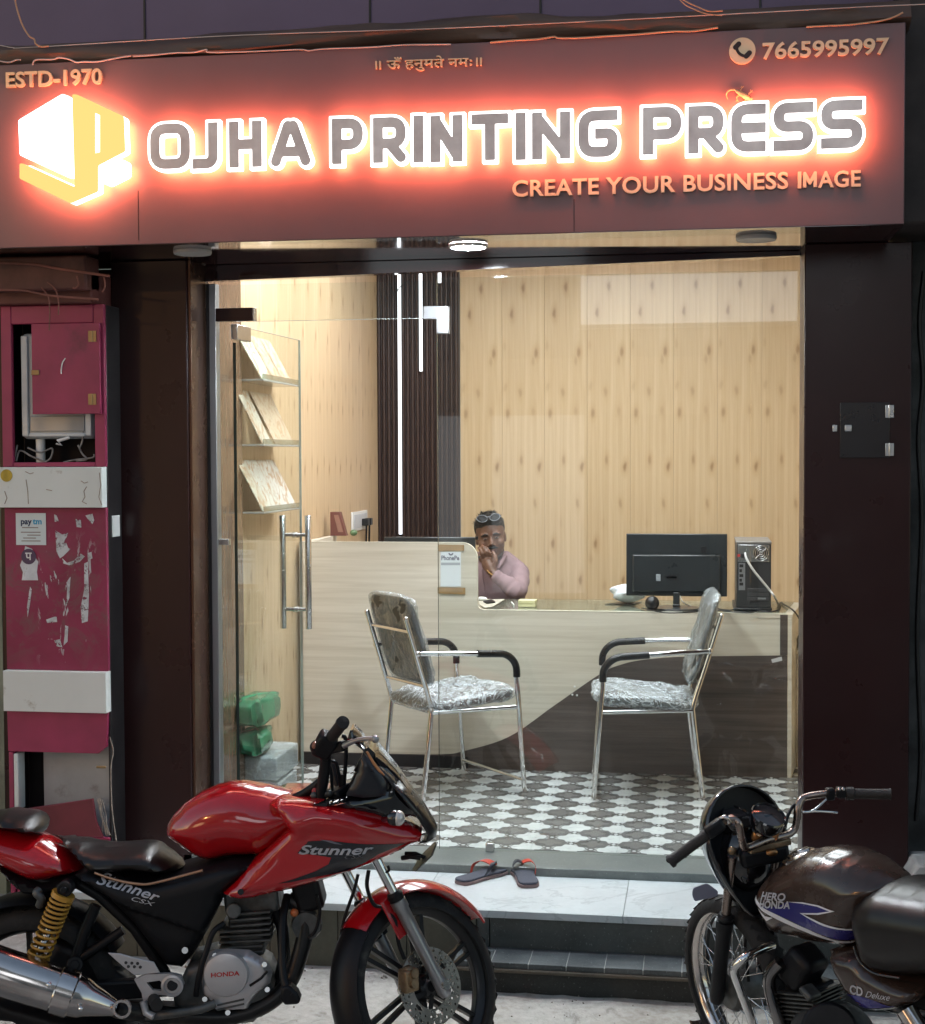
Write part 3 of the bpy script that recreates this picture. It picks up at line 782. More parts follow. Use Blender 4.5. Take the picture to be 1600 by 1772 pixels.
# slot line of the white piece
s1 = lg([(418, 935), (426, 930), (428, 1235), (420, 1240)])
MB().prism(s1, (0, -.0345, 0), (0, -.0331, 0)).build('emblem_slot', glow('lit_pale_yellow', (1, .9, .55), .85), sign, smooth=0)
def sign_text(name, s, x0, y0, x1, y1, m, hpx, bold=.016, dz=.012, spacing=1.0, shear=0):
    """lettering between two baseline points in the photo"""
    a, b = onY(x0, y0, SY - dz), onY(x1, y1, SY - dz); k = (onY(x0, y0, SY).z - onY(x0, y0 + hpx, SY).z)
    v, f = text_mesh(s, k, dz - .001, bold, shear, width=(b - a).length, spacing=spacing)
    ex = (b - a).normalized(); ez = Vector((-ex.z, 0, ex.x))
    return link_mesh(name, place(v, a, ex, (0, 1, 0), ez), f, m, sign, smooth=30)
sign_text('lettering', 'ESTD-1970', 10, 151, 176, 144, m_gold, 26, .022)
sign_text('lettering', '7665995997', 1319, 101, 1538, 92, m_gold, 27, .020)
sign_text('lettering', 'CREATE YOUR BUSINESS I', 886, 340, 1386, 325.2, m_gold, 28, .020, spacing=1.04)
sign_text('lettering', 'AGE', 1415, 324.3, 1489, 322, m_gold, 28, .020, spacing=1.04)
a, b = onY(1389, 325, SY - .012), onY(1413, 297, SY - .012); v, f = fill_mesh(glyph_loops('M', b.x - a.x, b.z - a.z, .0052, .0052, 0), .011)
link_mesh('lettering', place(v, a - Vector((0, 0, .0)), (1, 0, .03), (0, 1, 0), (0, 0, 1)), f, m_gold, sign, smooth=30)
sign_text('lettering', '\u0965 \u090a\u0901 \u0939\u0928\u0941\u092e\u0924\u0947 \u0928\u092e\u0903\u0965', 649, 119, 833, 113, m_gold, 15, .010)
# telephone badge: disc with a handset cut out of it
c = onY(1284, 88, SY - .012); rr = .042
cir = [(c.x + rr * math.cos(a * PI / 24), c.z + rr * math.sin(a * PI / 24)) for a in range(48)]
v, f = fill_mesh([cir], .011); link_mesh('phone_badge', [(x, SY - .012 + y, z) for x, y, z in v], f, m_gold, sign, smooth=30)
arc = [(c.x + .030 * math.cos(R(a)) + .012, c.z + .030 * math.sin(R(a)) + .012) for a in range(165, 290, 8)]
hs_ = [((arc[i][0], arc[i][1])) for i in range(len(arc))]
xs_ = np.arange(c.x - .045, c.x + .045, .0012); zs_ = np.arange(c.z - .045, c.z + .045, .0012); X, Z = np.meshgrid(xs_, zs_, indexing='ij')
D1 = _segs_sdf(X, Z, [(hs_, False)]) - .0045
d0 = (c.x - .0155, c.z + .0165); d1 = (c.x + .0175, c.z - .0145)
D2 = _segs_sdf(X, Z, [([(d0[0] - .006, d0[1] - .005), (d0[0] + .004, d0[1] + .005)], False), ([(d1[0] - .005, d1[1] - .004), (d1[0] + .005, d1[1] + .006)], False)]) - .008
v, f = fill_mesh(contours(np.minimum(D1, D2), xs_, zs_, 0.0), .002)
link_mesh('phone_symbol', [(x, SY - .0145 + y, z) for x, y, z in v], f, m_brown, sign, smooth=30)

for px_, y0_, y1_ in ((993, 345, 405), (240, 330, 420)):
    a, b = onY(px_, y1_ - 4, SY), onY(px_, y0_, SY); box('board_seam', m_brown, a.x - .0012, a.x + .0012, SY - .0006, SY - .0001, a.z, b.z, sign, bevel=0)
# gecko on the sign
gk = thing('gecko', 'small sandy gecko with curled tail clinging to the sign above the last word', 'gecko', onY(1282, 165, SY - .01))
def gp(x, y, d=.012): return onY(800 + x / 2, y / 2, SY - d)
body = smooth_path([gp(918, 345, .006), (gp(913, 328, .006)), gp(922, 314, .007), gp(940, 311, .008), gp(955, 320, .011), gp(972, 330, .012), gp(985, 338, .012), gp(996, 343, .012), gp(1004, 342, .011)], 5)
n = len(body); rad = []
for i in range(n):
    t_ = i / (n - 1); rad.append(.0012 + (.0075 * math.sin(PI * min(1, max(0, (t_ - .38) / .55))) ** .8 if t_ > .38 else .0022 * t_ / .38) + (.003 if .86 < t_ < .97 else 0))
m_gecko = mat('gecko_skin', (.48, .33, .17), .6, var=.35, vs=160, bump=.3, bs=400)
g = MB().tube(body, rad, 10)
for pts in ([(966, 326), (962, 312), (968, 303), (964, 298)], [(968, 303), (973, 300)], [(968, 303), (960, 303)], [(988, 338), (990, 325), (999, 318), (1004, 312)], [(999, 318), (1006, 320)], [(999, 318), (996, 310)],
            [(958, 328), (948, 338), (950, 347), (946, 352)], [(950, 347), (955, 352)], [(980, 342), (976, 352), (966, 354)], [(976, 352), (980, 358)]):
    g.tube([gp(x, y, .006) for x, y in pts], [.0026, .0020, .0012, .0008][:len(pts)] if len(pts) > 2 else [.0012, .0008], 6)
g.build('body', m_gecko, gk, smooth=80)
e = MB()
for y in (336, 347): e.ell(gp(997, y, .020), (.0018, .0018, .0018), 8, 6)
e.build('eye', m_satin_black, gk, smooth=80)

# ------------------------------------------------------------------ above the sign: roof ledge, rolled tarpaulin, wires
m_purple = mat('mauve_upper_wall', (.120, .085, .150), .55, var=.18, vs=1.2, world=True, dirt=((.08, .06, .09), 2.5, .6, .9))
uw = struct(box('upper_wall', m_purple, -4.5, 2.6, -.18, -.10, 2.86, 5.5, bevel=0))
for px in (935, 1315, 640, 250):
    x = onY(px, 10, -.18).x; box('wall_panel_joint', m_black_plastic, x - .004, x + .004, -.184, -.1802, 2.9, 5.5, uw, bevel=.001)
m_tarp = mat('brown_tarpaulin', (.085, .050, .036), .5, var=.45, vs=7, bump=.8, bs=16, stretch=(.25, 1, 1.6), dirt=((.15, .10, .08), 5, .55, .8))
tz = sz1 + .040
vs, fs = [], []; n1, n2 = 120, 18; rg = random.Random(11)
wob = [rg.uniform(-1, 1) for _ in range(400)]
def wn(x, s): 
    i = int(math.floor(x)); t = x - i; t = t * t * (3 - 2 * t); return wob[(i * 7 + s * 31) % 400] * (1 - t) + wob[((i + 1) * 7 + s * 31) % 400] * t
for i in range(n1 + 1):
    x = -3.0 + 3.66 * i / n1
    for j in range(n2):
        a = 2 * PI * j / n2
        k = 1 + .16 * wn(x * 3.1, j % 5) + .08 * wn(x * 9, (j * 3) % 7)
        vs.append((x, SY + .075 + .075 * math.cos(a) * k, tz + .018 * wn(x * 1.1, 3) + .050 * math.sin(a) * k))
for i in range(n1):
    for j in range(n2): fs.append((i * n2 + j, i * n2 + (j + 1) % n2, (i + 1) * n2 + (j + 1) % n2, (i + 1) * n2 + j))
fs += [tuple(range(n2)), tuple(n1 * n2 + j for j in range(n2))]
tag(link_mesh('rolled_tarpaulin', vs, fs, m_tarp, smooth=60), 'long rolled brown tarpaulin lying along the top of the sign', 'tarpaulin')
struct(box('sign_roof', m_tarp, -2.9, .66, SY + .14, -.185, sz1 - .05, sz1 + .02, bevel=.004))
m_wire_o = mat('orange_lit_cable', (.55, .30, .17), .4, var=.2)  # pale cables; the orange light on them is put into this colour
m_wire_g = mat('pale_cable', (.55, .45, .40), .4, var=.2)
def wire(label, pts, r, m, Y, k=6):
    return tag(MB().tube(smooth_path([onY(x, y, Y) for x, y in pts], k), r * .68, 7).build('cable', m, smooth=80), label, 'cable', None)
wire('single pale wire dangling from above at the top left corner', [(18, -40), (28, 10), (38, 42), (50, 62), (59, 68), (62, 76), (72, 81), (84, 80)], .0045, m_wire_o, SY - .02)
wire('kinked pale cable lying along the top left of the sign', [(56, 113), (62, 104), (92, 103), (102, 100), (120, 103), (132, 108), (145, 107), (168, 107), (190, 103), (212, 99), (226, 97)], .004, m_wire_g, SY - .012)
wire('short pale cable end poking over the far left of the sign', [(-20, 100), (0, 106), (16, 108), (28, 104), (36, 104)], .0035, m_wire_g, SY - .012)
wire('long pale cable along the middle of the sign top', [(230, 98), (262, 96), (300, 92), (335, 91), (357, 86), (362, 91), (420, 90), (470, 88), (520, 86), (535, 88), (560, 85), (640, 82), (700, 78), (780, 77)], .0035, m_wire_g, SY - .010)
wire('pale cable along the right half of the sign top', [(848, 74), (880, 71), (930, 68), (958, 64), (966, 66), (1000, 66), (1050, 63), (1100, 60), (1160, 55), (1200, 54), (1242, 48)], .005, m_wire_o, SY - .012)
wire('short pale cable at the right end of the sign top', [(1395, 47), (1430, 45), (1470, 43), (1520, 37), (1546, 30), (1562, 22)], .0045, m_wire_o, SY - .012)
wire('upper of two loose wire ends hanging at the top right', [(1165, -14), (1185, 2), (1206, 12), (1228, 20), (1250, 19)], .0035, m_wire_o, SY - .02)
wire('lower of two loose wire ends hanging at the top right', [(1160, -20), (1182, 6), (1200, 16), (1222, 24), (1249, 27)], .0030, m_wire_o, SY - .025)
wire('thin cable stretched across the brown ledge above the sign', [(-30, 78), (0, 79), (24, 83), (60, 82), (400, 62), (800, 48), (1200, 28), (1500, 12), (1700, 4)], .0025, m_wire_g, SY + .0)

# dark mass right of the sign and rough wall beside the right pillar
struct(box('neighbour_wall', m_plaster, .7226, 4.5, .0, .3, -.3, 2.26, bevel=0))
struct(box('neighbour_wall', mat('pale_green_plaster', (.24, .26, .20), .85, var=.35, vs=3, bump=.3, bs=30, world=True, dirt=((.06, .06, .05), 1.3, .5, .75)), -6.5, -2.752, .02, .3, -.4, 2.855, bevel=0))
struct(box('neighbour_beam', mat('dark_beam', (.035, .025, .022), .7, var=.4, world=True), .655, 4.5, -.42, .3, 2.262, 3.6, bevel=.01))
k = MB().tube(smooth_path([onY(x, y, -.03) for x, y in ((1598, 470), (1590, 560), (1596, 660), (1588, 760), (1594, 900), (1586, 1100), (1592, 1300), (1584, 1420))]), .008, 8)
tag(k.build('cable', m_black_plastic, smooth=80), 'thick black cable running down the rough wall beside the right pillar', 'cable')
a = onY(1572, 1490, -.35)
cb_ = thing('broken_slab', 'pale grey broken concrete block beside the right pillar', 'concrete block', (a.x + .1, -.3, ground_z(-.3)))
m_conc = mat('pale_concrete', (.30, .30, .29), .9, var=.3, vs=9, bump=.5)
MB().prism([(a.x, -.35, -.05), (a.x - .005, -.35, .04), (a.x + .03, -.35, .10), (a.x + .3, -.35, .105), (a.x + .3, -.35, -.05)], (0, 0, 0), (0, .2, 0)).build('block', m_conc, cb_, bevel=.008)
MB().prism([(a.x - .012, -.36, -.14), (a.x + .004, -.36, -.055), (a.x + .32, -.36, -.055), (a.x + .32, -.36, -.14)], (0, 0, 0), (0, .22, 0)).build('block', m_conc, cb_, bevel=.008)
MB().prism([(a.x + .004, -.35, -.028), (a.x, -.35, -.141), (a.x + .3, -.35, -.141), (a.x + .3, -.35, -.028)], (0, .01, 0), (0, .19, 0)) and None

# ------------------------------------------------------------------ red pillar with meter niche
RY = -.35
m_red = mat('magenta_painted_board', (.30, .030, .088), .45, var=.22, vs=5, dirt=((.16, .045, .06), 4, .55, .8))
def peeled():
    t = NT('peeled_magenta_paint'); v = t.pos(); n1 = t.noise(v, 9, 8, .7, .8); n2 = t.noise(t.vscale(v, (2.2, 1, .75)), 7.5, 6, .62, 1.6); n3 = t.noise(v, 4, 5)
    c = t.ramp(n3, [(.3, (.21, .020, .058)), (.7, (.31, .034, .092))])
    sx = t.n('SeparateXYZ'); t.l(v, sx.inputs[0])
    mid = t.math('MULTIPLY', t.step(sx.outputs[2], .70, .85), t.step(sx.outputs[2], 1.24, 1.08))
    lef = t.step(sx.outputs[0], -2.19, -2.30)
    smear = t.math('MULTIPLY', t.step(n1, .46, .62), t.math('MAXIMUM', t.math('MULTIPLY', mid, .8), .25)); c = t.mix(t.math('MULTIPLY', smear, .75), c, (.17, .10, .095))
    pap = t.math('MULTIPLY', t.math('MULTIPLY', t.step(n2, .595, .625), mid), t.step(sx.outputs[0], -2.45, -2.40)); pap = t.math('MULTIPLY', pap, t.step(sx.outputs[0], -2.19, -2.22))
    c = t.mix(pap, c, (.52, .54, .55)); h = t.math('ADD', pap, t.math('MULTIPLY', n1, .2))
    return t.bsdf(c, .55, 0, t.bump(h, .4, .004), .4)
m_peel = peeled()
m_band = mat('scuffed_white_board', (.68, .72, .70), .5, var=.06, vs=3, dirt=((.36, .33, .28), 7, .60, .72))
rp = thing('red_pillar', 'magenta red boxed pillar with white bands, peeling stickers and an open meter niche', 'pillar', (-2.36, RY, ground_z(-.35)))
def ry(px, py, d=0.0): return onY(px, py, RY - d)
rx0, rx1 = ry(6, 900).x, ry(184, 900).x
niche_z1, niche_z0 = ry(90, 560).z, ry(90, 800).z
nx0, nx1 = ry(21, 700).x, ry(164, 760).x
z_b1, z_b0 = ry(90, 808).z, ry(90, 878).z            # upper white band
z_c1, z_c0 = ry(90, 1160).z, ry(90, 1230).z          # lower white band
z_d0 = ry(100, 1304).z                                # bottom of the lower red board
top = ry(90, 528).z
box('board', m_red, rx0, nx0, RY, RY + .02, z_b1, top, rp)
box('board', m_red, nx1, rx1, RY, RY + .02, z_b1, top, rp)
box('board', m_red, nx0 + .0006, nx1 - .0006, RY, RY + .02, niche_z1, top - .0005, rp)
box('board', m_red, nx0 + .0006, nx1 - .0006, RY, RY + .02, z_b1 + .0005, niche_z0, rp)
box('white_band', m_band, rx0 - .006, rx1 - .004, RY - .028, RY + .02, z_b0, z_b1 - .0006, rp, bevel=.002)
box('board', m_peel, rx0 + .004, rx1, RY, RY + .02, z_c1 + .0006, z_b0 - .0008, rp, bevel=.003)
box('white_band', m_band, rx0 + .002, rx1 + .002, RY - .028, RY + .02, z_c0, z_c1, rp, bevel=.002)
a0, a1 = ry(12, 1232), ry(186, 1232)
MB().prism([(a0.x, RY, z_c0 - .001), (a1.x, RY, z_c0 - .001), (ry(184, 1292).x, RY, ry(184, 1292).z), (ry(170, 1304).x, RY, ry(170, 1304).z), (ry(14, 1300).x, RY, ry(14, 1300).z)], (0, 0, 0), (0, .018, 0)).build('board', m_red, rp, bevel=.002)
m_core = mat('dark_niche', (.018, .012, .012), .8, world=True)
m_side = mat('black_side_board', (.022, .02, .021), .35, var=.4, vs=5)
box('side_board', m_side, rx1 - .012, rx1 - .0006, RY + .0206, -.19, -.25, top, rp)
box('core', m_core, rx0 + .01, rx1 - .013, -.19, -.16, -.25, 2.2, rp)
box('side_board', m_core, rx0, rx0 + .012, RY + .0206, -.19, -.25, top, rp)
box('cap', mat('dark_red_ledge', (.12, .035, .03), .6, var=.3), -3.0, PLX0 - .002, RY - .03, .0, top + .001, ZS - .06, rp, bevel=.006)
box('ledge', mat('dark_red_ledge2', (.10, .035, .03), .6, var=.4, vs=9), -3.0, PLX0 - .002, RY - .08, RY + .05, ZS - .13, ZS - .005, rp, bevel=.008)
# niche door, hinged on the right
d0, d1 = ry(55, 560, .01), ry(175, 716, .01)
dr = box('door', m_red, d0.x, d1.x, RY - .016, RY - .003, d1.z, d0.z - .002, rp, bevel=.002)
m_brass = mat('tarnished_brass', (.30, .22, .12), .4, .8, var=.3)
for py in (582, 691):
    c = ry(160, py, .018); k = MB().box(c.x - .016, c.x - .002, RY - .019, RY - .0165, c.z - .02, c.z + .02).box(c.x + .002, c.x + .014, RY - .019, RY - .0165, c.z - .02, c.z + .02).cyl((c.x, RY - .018, c.z - .02), (c.x, RY - .018, c.z + .02), .003, 8)
    k.build('hinge', m_brass, dr)
c = ry(60, 645, .018); box('latch', m_brass, c.x - .013, c.x + .018, RY - .02, RY - .0165, c.z - .009, c.z + .010, dr)
box('latch', m_brass, rx1 - .05, rx1 - .012, RY - .006, RY - .001, .35, .36, rp)
# meter
mt = thing('electricity_meter', 'grey clear-lidded electricity meter box inside the red pillar niche', 'meter', ry(100, 750, -.08))
m_meter = mat('meter_grey', (.36, .40, .42), .3, var=.08, coat=.4)
m0, m1 = ry(38, 760, -.03), ry(160, 575, -.03)
MB().box(m0.x, m1.x, RY + .03, RY + .10, m0.z, m1.z).build('case', m_meter, mt, bevel=.018, segs=4)
fr = MB()
for x0_, x1_, z0_, z1_ in ((m0.x + .004, m0.x + .030, m0.z + .01, m1.z - .01), (m0.x + .0305, m1.x - .03, m0.z + .008, m0.z + .022), (m1.x - .0295, m1.x - .006, m0.z + .01, m1.z - .01)): fr.box(x0_, x1_, RY + .021, RY + .0295, z0_, z1_)
fr.build('lid_rim', mat('pale_meter_rim', (.52, .56, .58), .3, coat=.3), mt, bevel=.004)
box('window', mat('meter_window', (.20, .23, .25), .12, coat=.6), m0.x + .036, m1.x - .034, RY + .0255, RY + .0295, m0.z + .028, m0.z + .085, mt)
MB().tube([ry(120, 757, -.02), ry(100, 763, -.02), ry(106, 770, -.02), ry(97, 768, -.02)], [.006, .007, .005, .003], 8).build('seal', m_white_plastic, mt, smooth=60)
c = ry(68, 760, -.05); MB().cyl((c.x, RY + .06, niche_z0 - .02), (c.x, RY + .06, c.z), .017, 18).build('conduit', m_white_plastic, mt, smooth=40)
wr_ = MB()
for pts in ([(28, 798), (35, 780), (55, 790), (80, 800)], [(48, 775), (70, 783), (90, 776), (88, 792), (78, 800)], [(135, 770), (142, 785), (150, 795), (132, 798)], [(145, 725), (143, 760), (138, 775)], [(30, 770), (24, 800)], [(110, 800), (130, 796), (160, 792), (163, 786)]):
    wr_.tube(smooth_path([ry(x, y, -.03) for x, y in pts]), .0035, 7)
wr_.build('wire', mat('grey_wire', (.22, .21, .2), .5, var=.5, vs=40), mt, smooth=80)
# stickers and scraps on the pillar
t = thing('payment_sticker', 'white square payment sticker stuck high on the red pillar', 'sticker', ry(54, 915))
a, b = ry(28, 943, .002), ry(79, 888, .002)
box('sheet', mat('sticker_white', (.62, .70, .72), .4, var=.04, dirt=((.40, .36, .30), 18, .64, .72)), a.x, b.x, RY - .0022, RY - .0006, a.z, b.z, t, bevel=0)
for s_, x0_, x1_, m_ in (('pay', 36, 55, (.01, .035, .10)), ('tm', 56.5, 72, (.02, .32, .55))):
    p, q = ry(x0_, 907, .003), ry(x1_, 907, .003); v, f = text_mesh(s_, .022, .0006, .03, width=q.x - p.x)
    link_mesh('lettering', place(v, (p.x, RY - .0029, p.z), (1, 0, 0), (0, 1, 0), (0, 0, 1)), f, mat('ink_' + s_, m_, .5), t, smooth=0)
k = MB()
for i, (x0_, x1_, y_) in enumerate(((38, 66, 913), (36, 70, 921), (47, 70, 926), (40, 62, 931), (37, 70, 936))):
    p, q = ry(x0_, y_, .003), ry(x1_, y_, .003); k.box(p.x, q.x, RY - .0026, RY - .0023, p.z - .0018, p.z + .0018)
k.build('ruled_lines', mat('faded_ink', (.25, .22, .2), .6), t, smooth=0)
t = thing('torn_sticker', 'torn white sticker with a dark round symbol below the square sticker', 'sticker', ry(50, 975))
sc = [(44, 945), (56, 950), (60, 962), (66, 972), (64, 990), (66, 1004), (38, 1004), (40, 990), (35, 978), (40, 965)]
MB().prism([ry(x, y) for x, y in sc], (0, -.0018, 0), (0, -.0006, 0)).build('sheet', mat('sticker_torn', (.60, .62, .66), .45, var=.15, vs=20, dirt=((.35, .3, .3), 22, .6, .7)), t, smooth=0)
c = ry(50, 963); MB().cyl((c.x, RY - .0026, c.z), (c.x, RY - .0019, c.z), .029, 28).build('disc', mat('sticker_violet', (.07, .04, .10), .4), t, smooth=0)
v, f = text_mesh('\u092a', .030, .0006, .02, width=.026); link_mesh('symbol', place(v, (c.x - .013, RY - .0034, c.z - .012), (1, 0, 0), (0, 1, 0), (0, 0, 1)), f, mat('ink_white', (.7, .7, .72), .5), t, smooth=0)
scr = [[(96, 918), (108, 925), (118, 922), (113, 935), (118, 948), (122, 950), (110, 962), (104, 966), (98, 955), (97, 935)], [(108, 966), (116, 974), (128, 970), (140, 958), (147, 963), (138, 972), (120, 978), (110, 975)],
       [(150, 958), (158, 955), (160, 966), (153, 970)], [(148, 892), (160, 889), (163, 900), (160, 907), (152, 898)], [(131, 898), (140, 900), (141, 913), (133, 912)], [(113, 1082), (118, 1084), (117, 1110), (110, 1117), (112, 1100)],
       [(146, 975), (152, 972), (154, 1030), (152, 1075), (142, 1078), (140, 1050), (146, 1020)], [(117, 1005), (122, 998), (120, 1035), (114, 1050), (116, 1030)], [(52, 1015), (55, 1020), (52, 1045), (48, 1068), (47, 1050)], [(80, 1072), (98, 1066), (99, 1076), (82, 1078)], [(94, 1108), (104, 1106), (108, 1120), (98, 1118)], [(94, 890), (98, 892), (102, 902), (95, 903)]]
_t = NT('ragged_paper'); _v = _t.pos(); _n = _t.noise(_v, 55, 6, .7); _k = _t.step(_n, .40, .47); _c = _t.ramp(_t.noise(_v, 24, 4), [(.3, (.36, .34, .35)), (.6, (.60, .62, .64))])
m_scrap = _t.bsdf(_c, .6, 0, _t.bump(_n, .4, .003), .3, alpha=_k)
for pts in scr:
    o_ = MB().prism([ry(x, y) for x, y in pts], (0, -.0016, 0), (0, -.0005, 0)).build('paper_scrap', m_scrap, rp, smooth=0)
c = ry(11, 823, .03); MB().cyl((c.x, RY - .0300, c.z), (c.x, RY - .0285, c.z), .023, 24).build('yellow_dot', mat('yellow_sticker', (.42, .30, .03), .4, var=.3, vs=30), rp, smooth=0)
k = MB()
for pts in ([(140, 832), (146, 836), (152, 834)], [(150, 842), (145, 850), (147, 860), (142, 868), (150, 872)], [(172, 818), (174, 840), (171, 860), (176, 874)], [(44, 816), (52, 820), (58, 818)], [(8, 850), (12, 862), (8, 872)], [(80, 847), (90, 849)], [(45, 830), (48, 850), (49, 872)]):
    k.tube([ry(x, y, .0285) for x, y in pts], .0015, 5)
k.build('scuff', mat('scuff_brown', (.28, .22, .17), .8), rp)
a, b = onX(188, 930, rx1), onX(200, 893, rx1)
tag(box('switch_plate', m_white_plastic, rx1 - .0004, rx1 + .004, RY + .05, RY + .12, onX(190, 930, rx1).z, onX(190, 893, rx1).z, bevel=.001), 'small white switch plate on the dark side of the red pillar', 'switch plate')
# lower niche
box('niche_back', mat('stained_white', (.40, .41, .42), .7, var=.2, vs=4, dirt=((.2, .18, .16), 7, .55, .75)), ry(58, 1400).x, rx1 - .014, RY + .09, RY + .10, ground_z(-.3), z_d0 + .05, rp)
box('niche_post', m_red, rx0 + .006, ry(24, 1400).x, RY, RY + .02, -.25, ry(20, 1301).z, rp)
box('niche_edge', m_band, ry(24, 1400).x + .0005, ry(32, 1400).x, RY + .002, RY + .06, ry(30, 1402).z, ry(20, 1304).z, rp)
fb = [ry(18, 1402), ry(164, 1380), ry(170, 1420), ry(182, 1446), ry(20, 1446)]
tag(MB().prism([(p.x, p.y - .02, p.z) for p in fb], (0, 0, 0), (0, .012, 0)).build('loose_board', mat('loose_maroon_board', (.13, .018, .030), .5, var=.25, vs=6), bevel=.002), 'loose maroon board tilted across the bottom of the red pillar', 'board')
box('plinth_board', m_red, rx0 + .03, rx1 - .006, RY + .004, RY + .02, -.25, ry(100, 1447).z, rp)
m_strand = mat('frayed_strands', (.34, .29, .24), .8, var=.4, vs=40)
k = MB(); rg = random.Random(9)
for i in range(9):
    x = 168 + rg.uniform(0, 12); k.tube(smooth_path([ry(x, 1380 + rg.uniform(0, 8), .012), ry(x + 4 + rg.uniform(-3, 5), 1410, .016), ry(x + 12 + rg.uniform(-4, 6), 1445, .01)]), .0012, 5)
k.tube(smooth_path([ry(190, 1275, .0), ry(196, 1300, .0), ry(192, 1330, .0), ry(194, 1400, 0), ry(202, 1460, .0)]), .002, 5)
k.build('frayed_fibre', m_strand, rp, smooth=80)
# wires in the dark recess above the red pillar
w = MB()
for pts, r_ in (([(0, 455), (60, 458), (100, 465), (140, 471), (190, 478)], .005), ([(-10, 502), (40, 503), (90, 512), (170, 518)], .004), ([(72, 498), (84, 515), (86, 540), (85, 572)], .0025), ([(82, 488), (95, 500), (101, 520), (101, 545)], .0025), ([(133, 478), (136, 492), (130, 499), (126, 498)], .003), ([(180, 480), (182, 495), (177, 506)], .003), ([(112, 640), (107, 630), (106, 646)], .0)):
    if r_: w.tube(smooth_path([onY(x, y, RY - .09) for x, y in pts]), r_, 7)
tag(w.build('cable', mat('dusty_red_cable', (.20, .075, .06), .6, var=.3)), 'tangle of dusty cables in the dark recess above the red pillar', 'cable')
k = MB().tube(smooth_path([ry(113, 620, .018), ry(108, 628, .018), ry(106, 640, .018), ry(106, 647, .018)]), .0022, 6)
k.build('pull_cord', m_white_plastic, rp)

# ------------------------------------------------------------------ reception counter
CY = 1.489
ctr = thing('reception_counter', 'pale wood reception counter with high left screen and dark wavy lower front', 'counter', (-.75, CY, 0))
def xz(pts): return [(x, 0, z) for x, z in pts]
ash = [(-1.912, .02), (.398, .02), (.398, .765), (-1.062, .765)] 
hi = round_poly([Vector((-1.0975 - .0, .775)), Vector((-1.0975, 1.086)), Vector((-1.912, 1.086))], .0)
front_o = [(-1.912, .02), (.398, .02), (.398, .764)]
for j in range(7):                                  # inner rounded corner
    a = PI / 2 * j / 6; front_o.append((-1.023 - .03 * math.sin(a) , .794 - .03 * math.cos(a)))
for j in range(9):                                  # outer rounded corner
    a = PI / 2 * j / 8; front_o.append((-1.128 + .075 * math.cos(a), 1.011 + .075 * math.sin(a)))
front_o.append((-1.912, 1.086))
MB().prism([(x, CY, z) for x, z in front_o], (0, .001, 0), (0, .024, 0)).build('front_panel', m_ash, ctr, smooth=30)
eb = [(x, CY + .012, z) for x, z in front_o[2:]]
b = MB()
for p, q in zip(eb, eb[1:]): b.beam(p, q, .0245, .003, up=(q[2] - p[2] and -(q[2] - p[2]), 0, q[0] - p[0]) if abs(q[0] - p[0]) > 1e-6 else (1, 0, 0))
m_edge = mat('pale_edge_band', (.62, .58, .48), .4, var=.04)
b.build('edge_band', m_edge, ctr, smooth=0)
wave = [(-1.912, .061), (-1.41, .061), (-1.22, .066), (-1.127, .082), (-.903, .158), (-.681, .316), (-.461, .472), (-.36, .517), (-.271, .538), (-.15, .552), (-.029, .559), (.400, .571)]
wp = [(p.x, p.y) for p in smooth_path([(x, z, 0) for x, z in wave], 6)]
MB().prism([(x, CY - .005, z) for x, z in wp + [(.400, .0), (-1.912, .0)]], (0, 0, 0), (0, .0055, 0)).build('wavy_front', m_wenge, ctr, smooth=30)
box('skirting', m_black_lam, -1.911, -1.10, CY - .0065, CY - .0052, .0, .058, ctr, bevel=0)
box('corner_strip', m_wenge, .366, .4005, CY - .004, CY + .0005, .572, .760, ctr, bevel=.001)
# skewed end panel and table top
def ex(y): return .400 + (y - CY) * .135
MB().prism([(ex(CY) + .001, CY - .004, .0), (ex(CY) + .02, CY - .004, .0), (ex(2.05) + .02, 2.05, .0), (ex(2.05), 2.05, .0)], (0, 0, 0), (0, 0, .742)).build('end_panel', m_ash, ctr, bevel=.001)
tp = [(-1.02, CY + .0245), (ex(CY) + .022, CY - .003), (ex(2.07) + .022, 2.07), (-1.9, 2.07), (-1.9, CY + .026), (-1.06, CY + .026)]
MB().prism([(x, y, 0) for x, y in tp], (0, 0, .743), (0, 0, .7615)).build('table_top', m_ash, ctr, bevel=.001)
tgl = [(-1.012, CY + .03), (ex(CY) - .012, CY + .004), (ex(2.05) - .012, 2.05), (-1.06, 2.05)]
MB().prism([(x, y, 0) for x, y in tgl], (0, 0, .7625), (0, 0, .7675)).build('glass_top', thin_glass('table_glass', (.86, .90, .88), .75, f0=.07), ctr, smooth=0)
MB().box(-1.936, -1.90, CY + .026, 2.14, .0, 1.084).build('return_panel', m_ash, ctr, bevel=.002)
MB().box(-1.92, -1.55, CY + .0255, CY + .05, .77, 1.082).build('return_panel', m_ash, ctr, bevel=.002)
box('price_tag', m_white_plastic, onY(533, 1305, CY - .002).x, onY(553, 1305, CY - .002).x, CY - .003, CY - .0003, onY(540, 1311, CY).z, onY(540, 1301, CY).z, ctr, bevel=0)
a = onY(1335, 1146, CY - .006); p4 = [onY(x, y, CY - .0058) for x, y in ((1334, 1141), (1352, 1136), (1353, 1143), (1336, 1147))]
MB().prism(p4, (0, 0, 0), (0, -.0008, 0)).build('price_tag', mat('grey_label', (.5, .5, .5), .5), ctr, smooth=0)
k = MB()
for x, y in ((994, 1188), (990, 1202), (998, 1203)): c = onY(x, y, CY - .006); k.ell(c, (.005, .002, .005), 8, 6)
stuff(k.build('crumb', m_white_plastic, ctr))
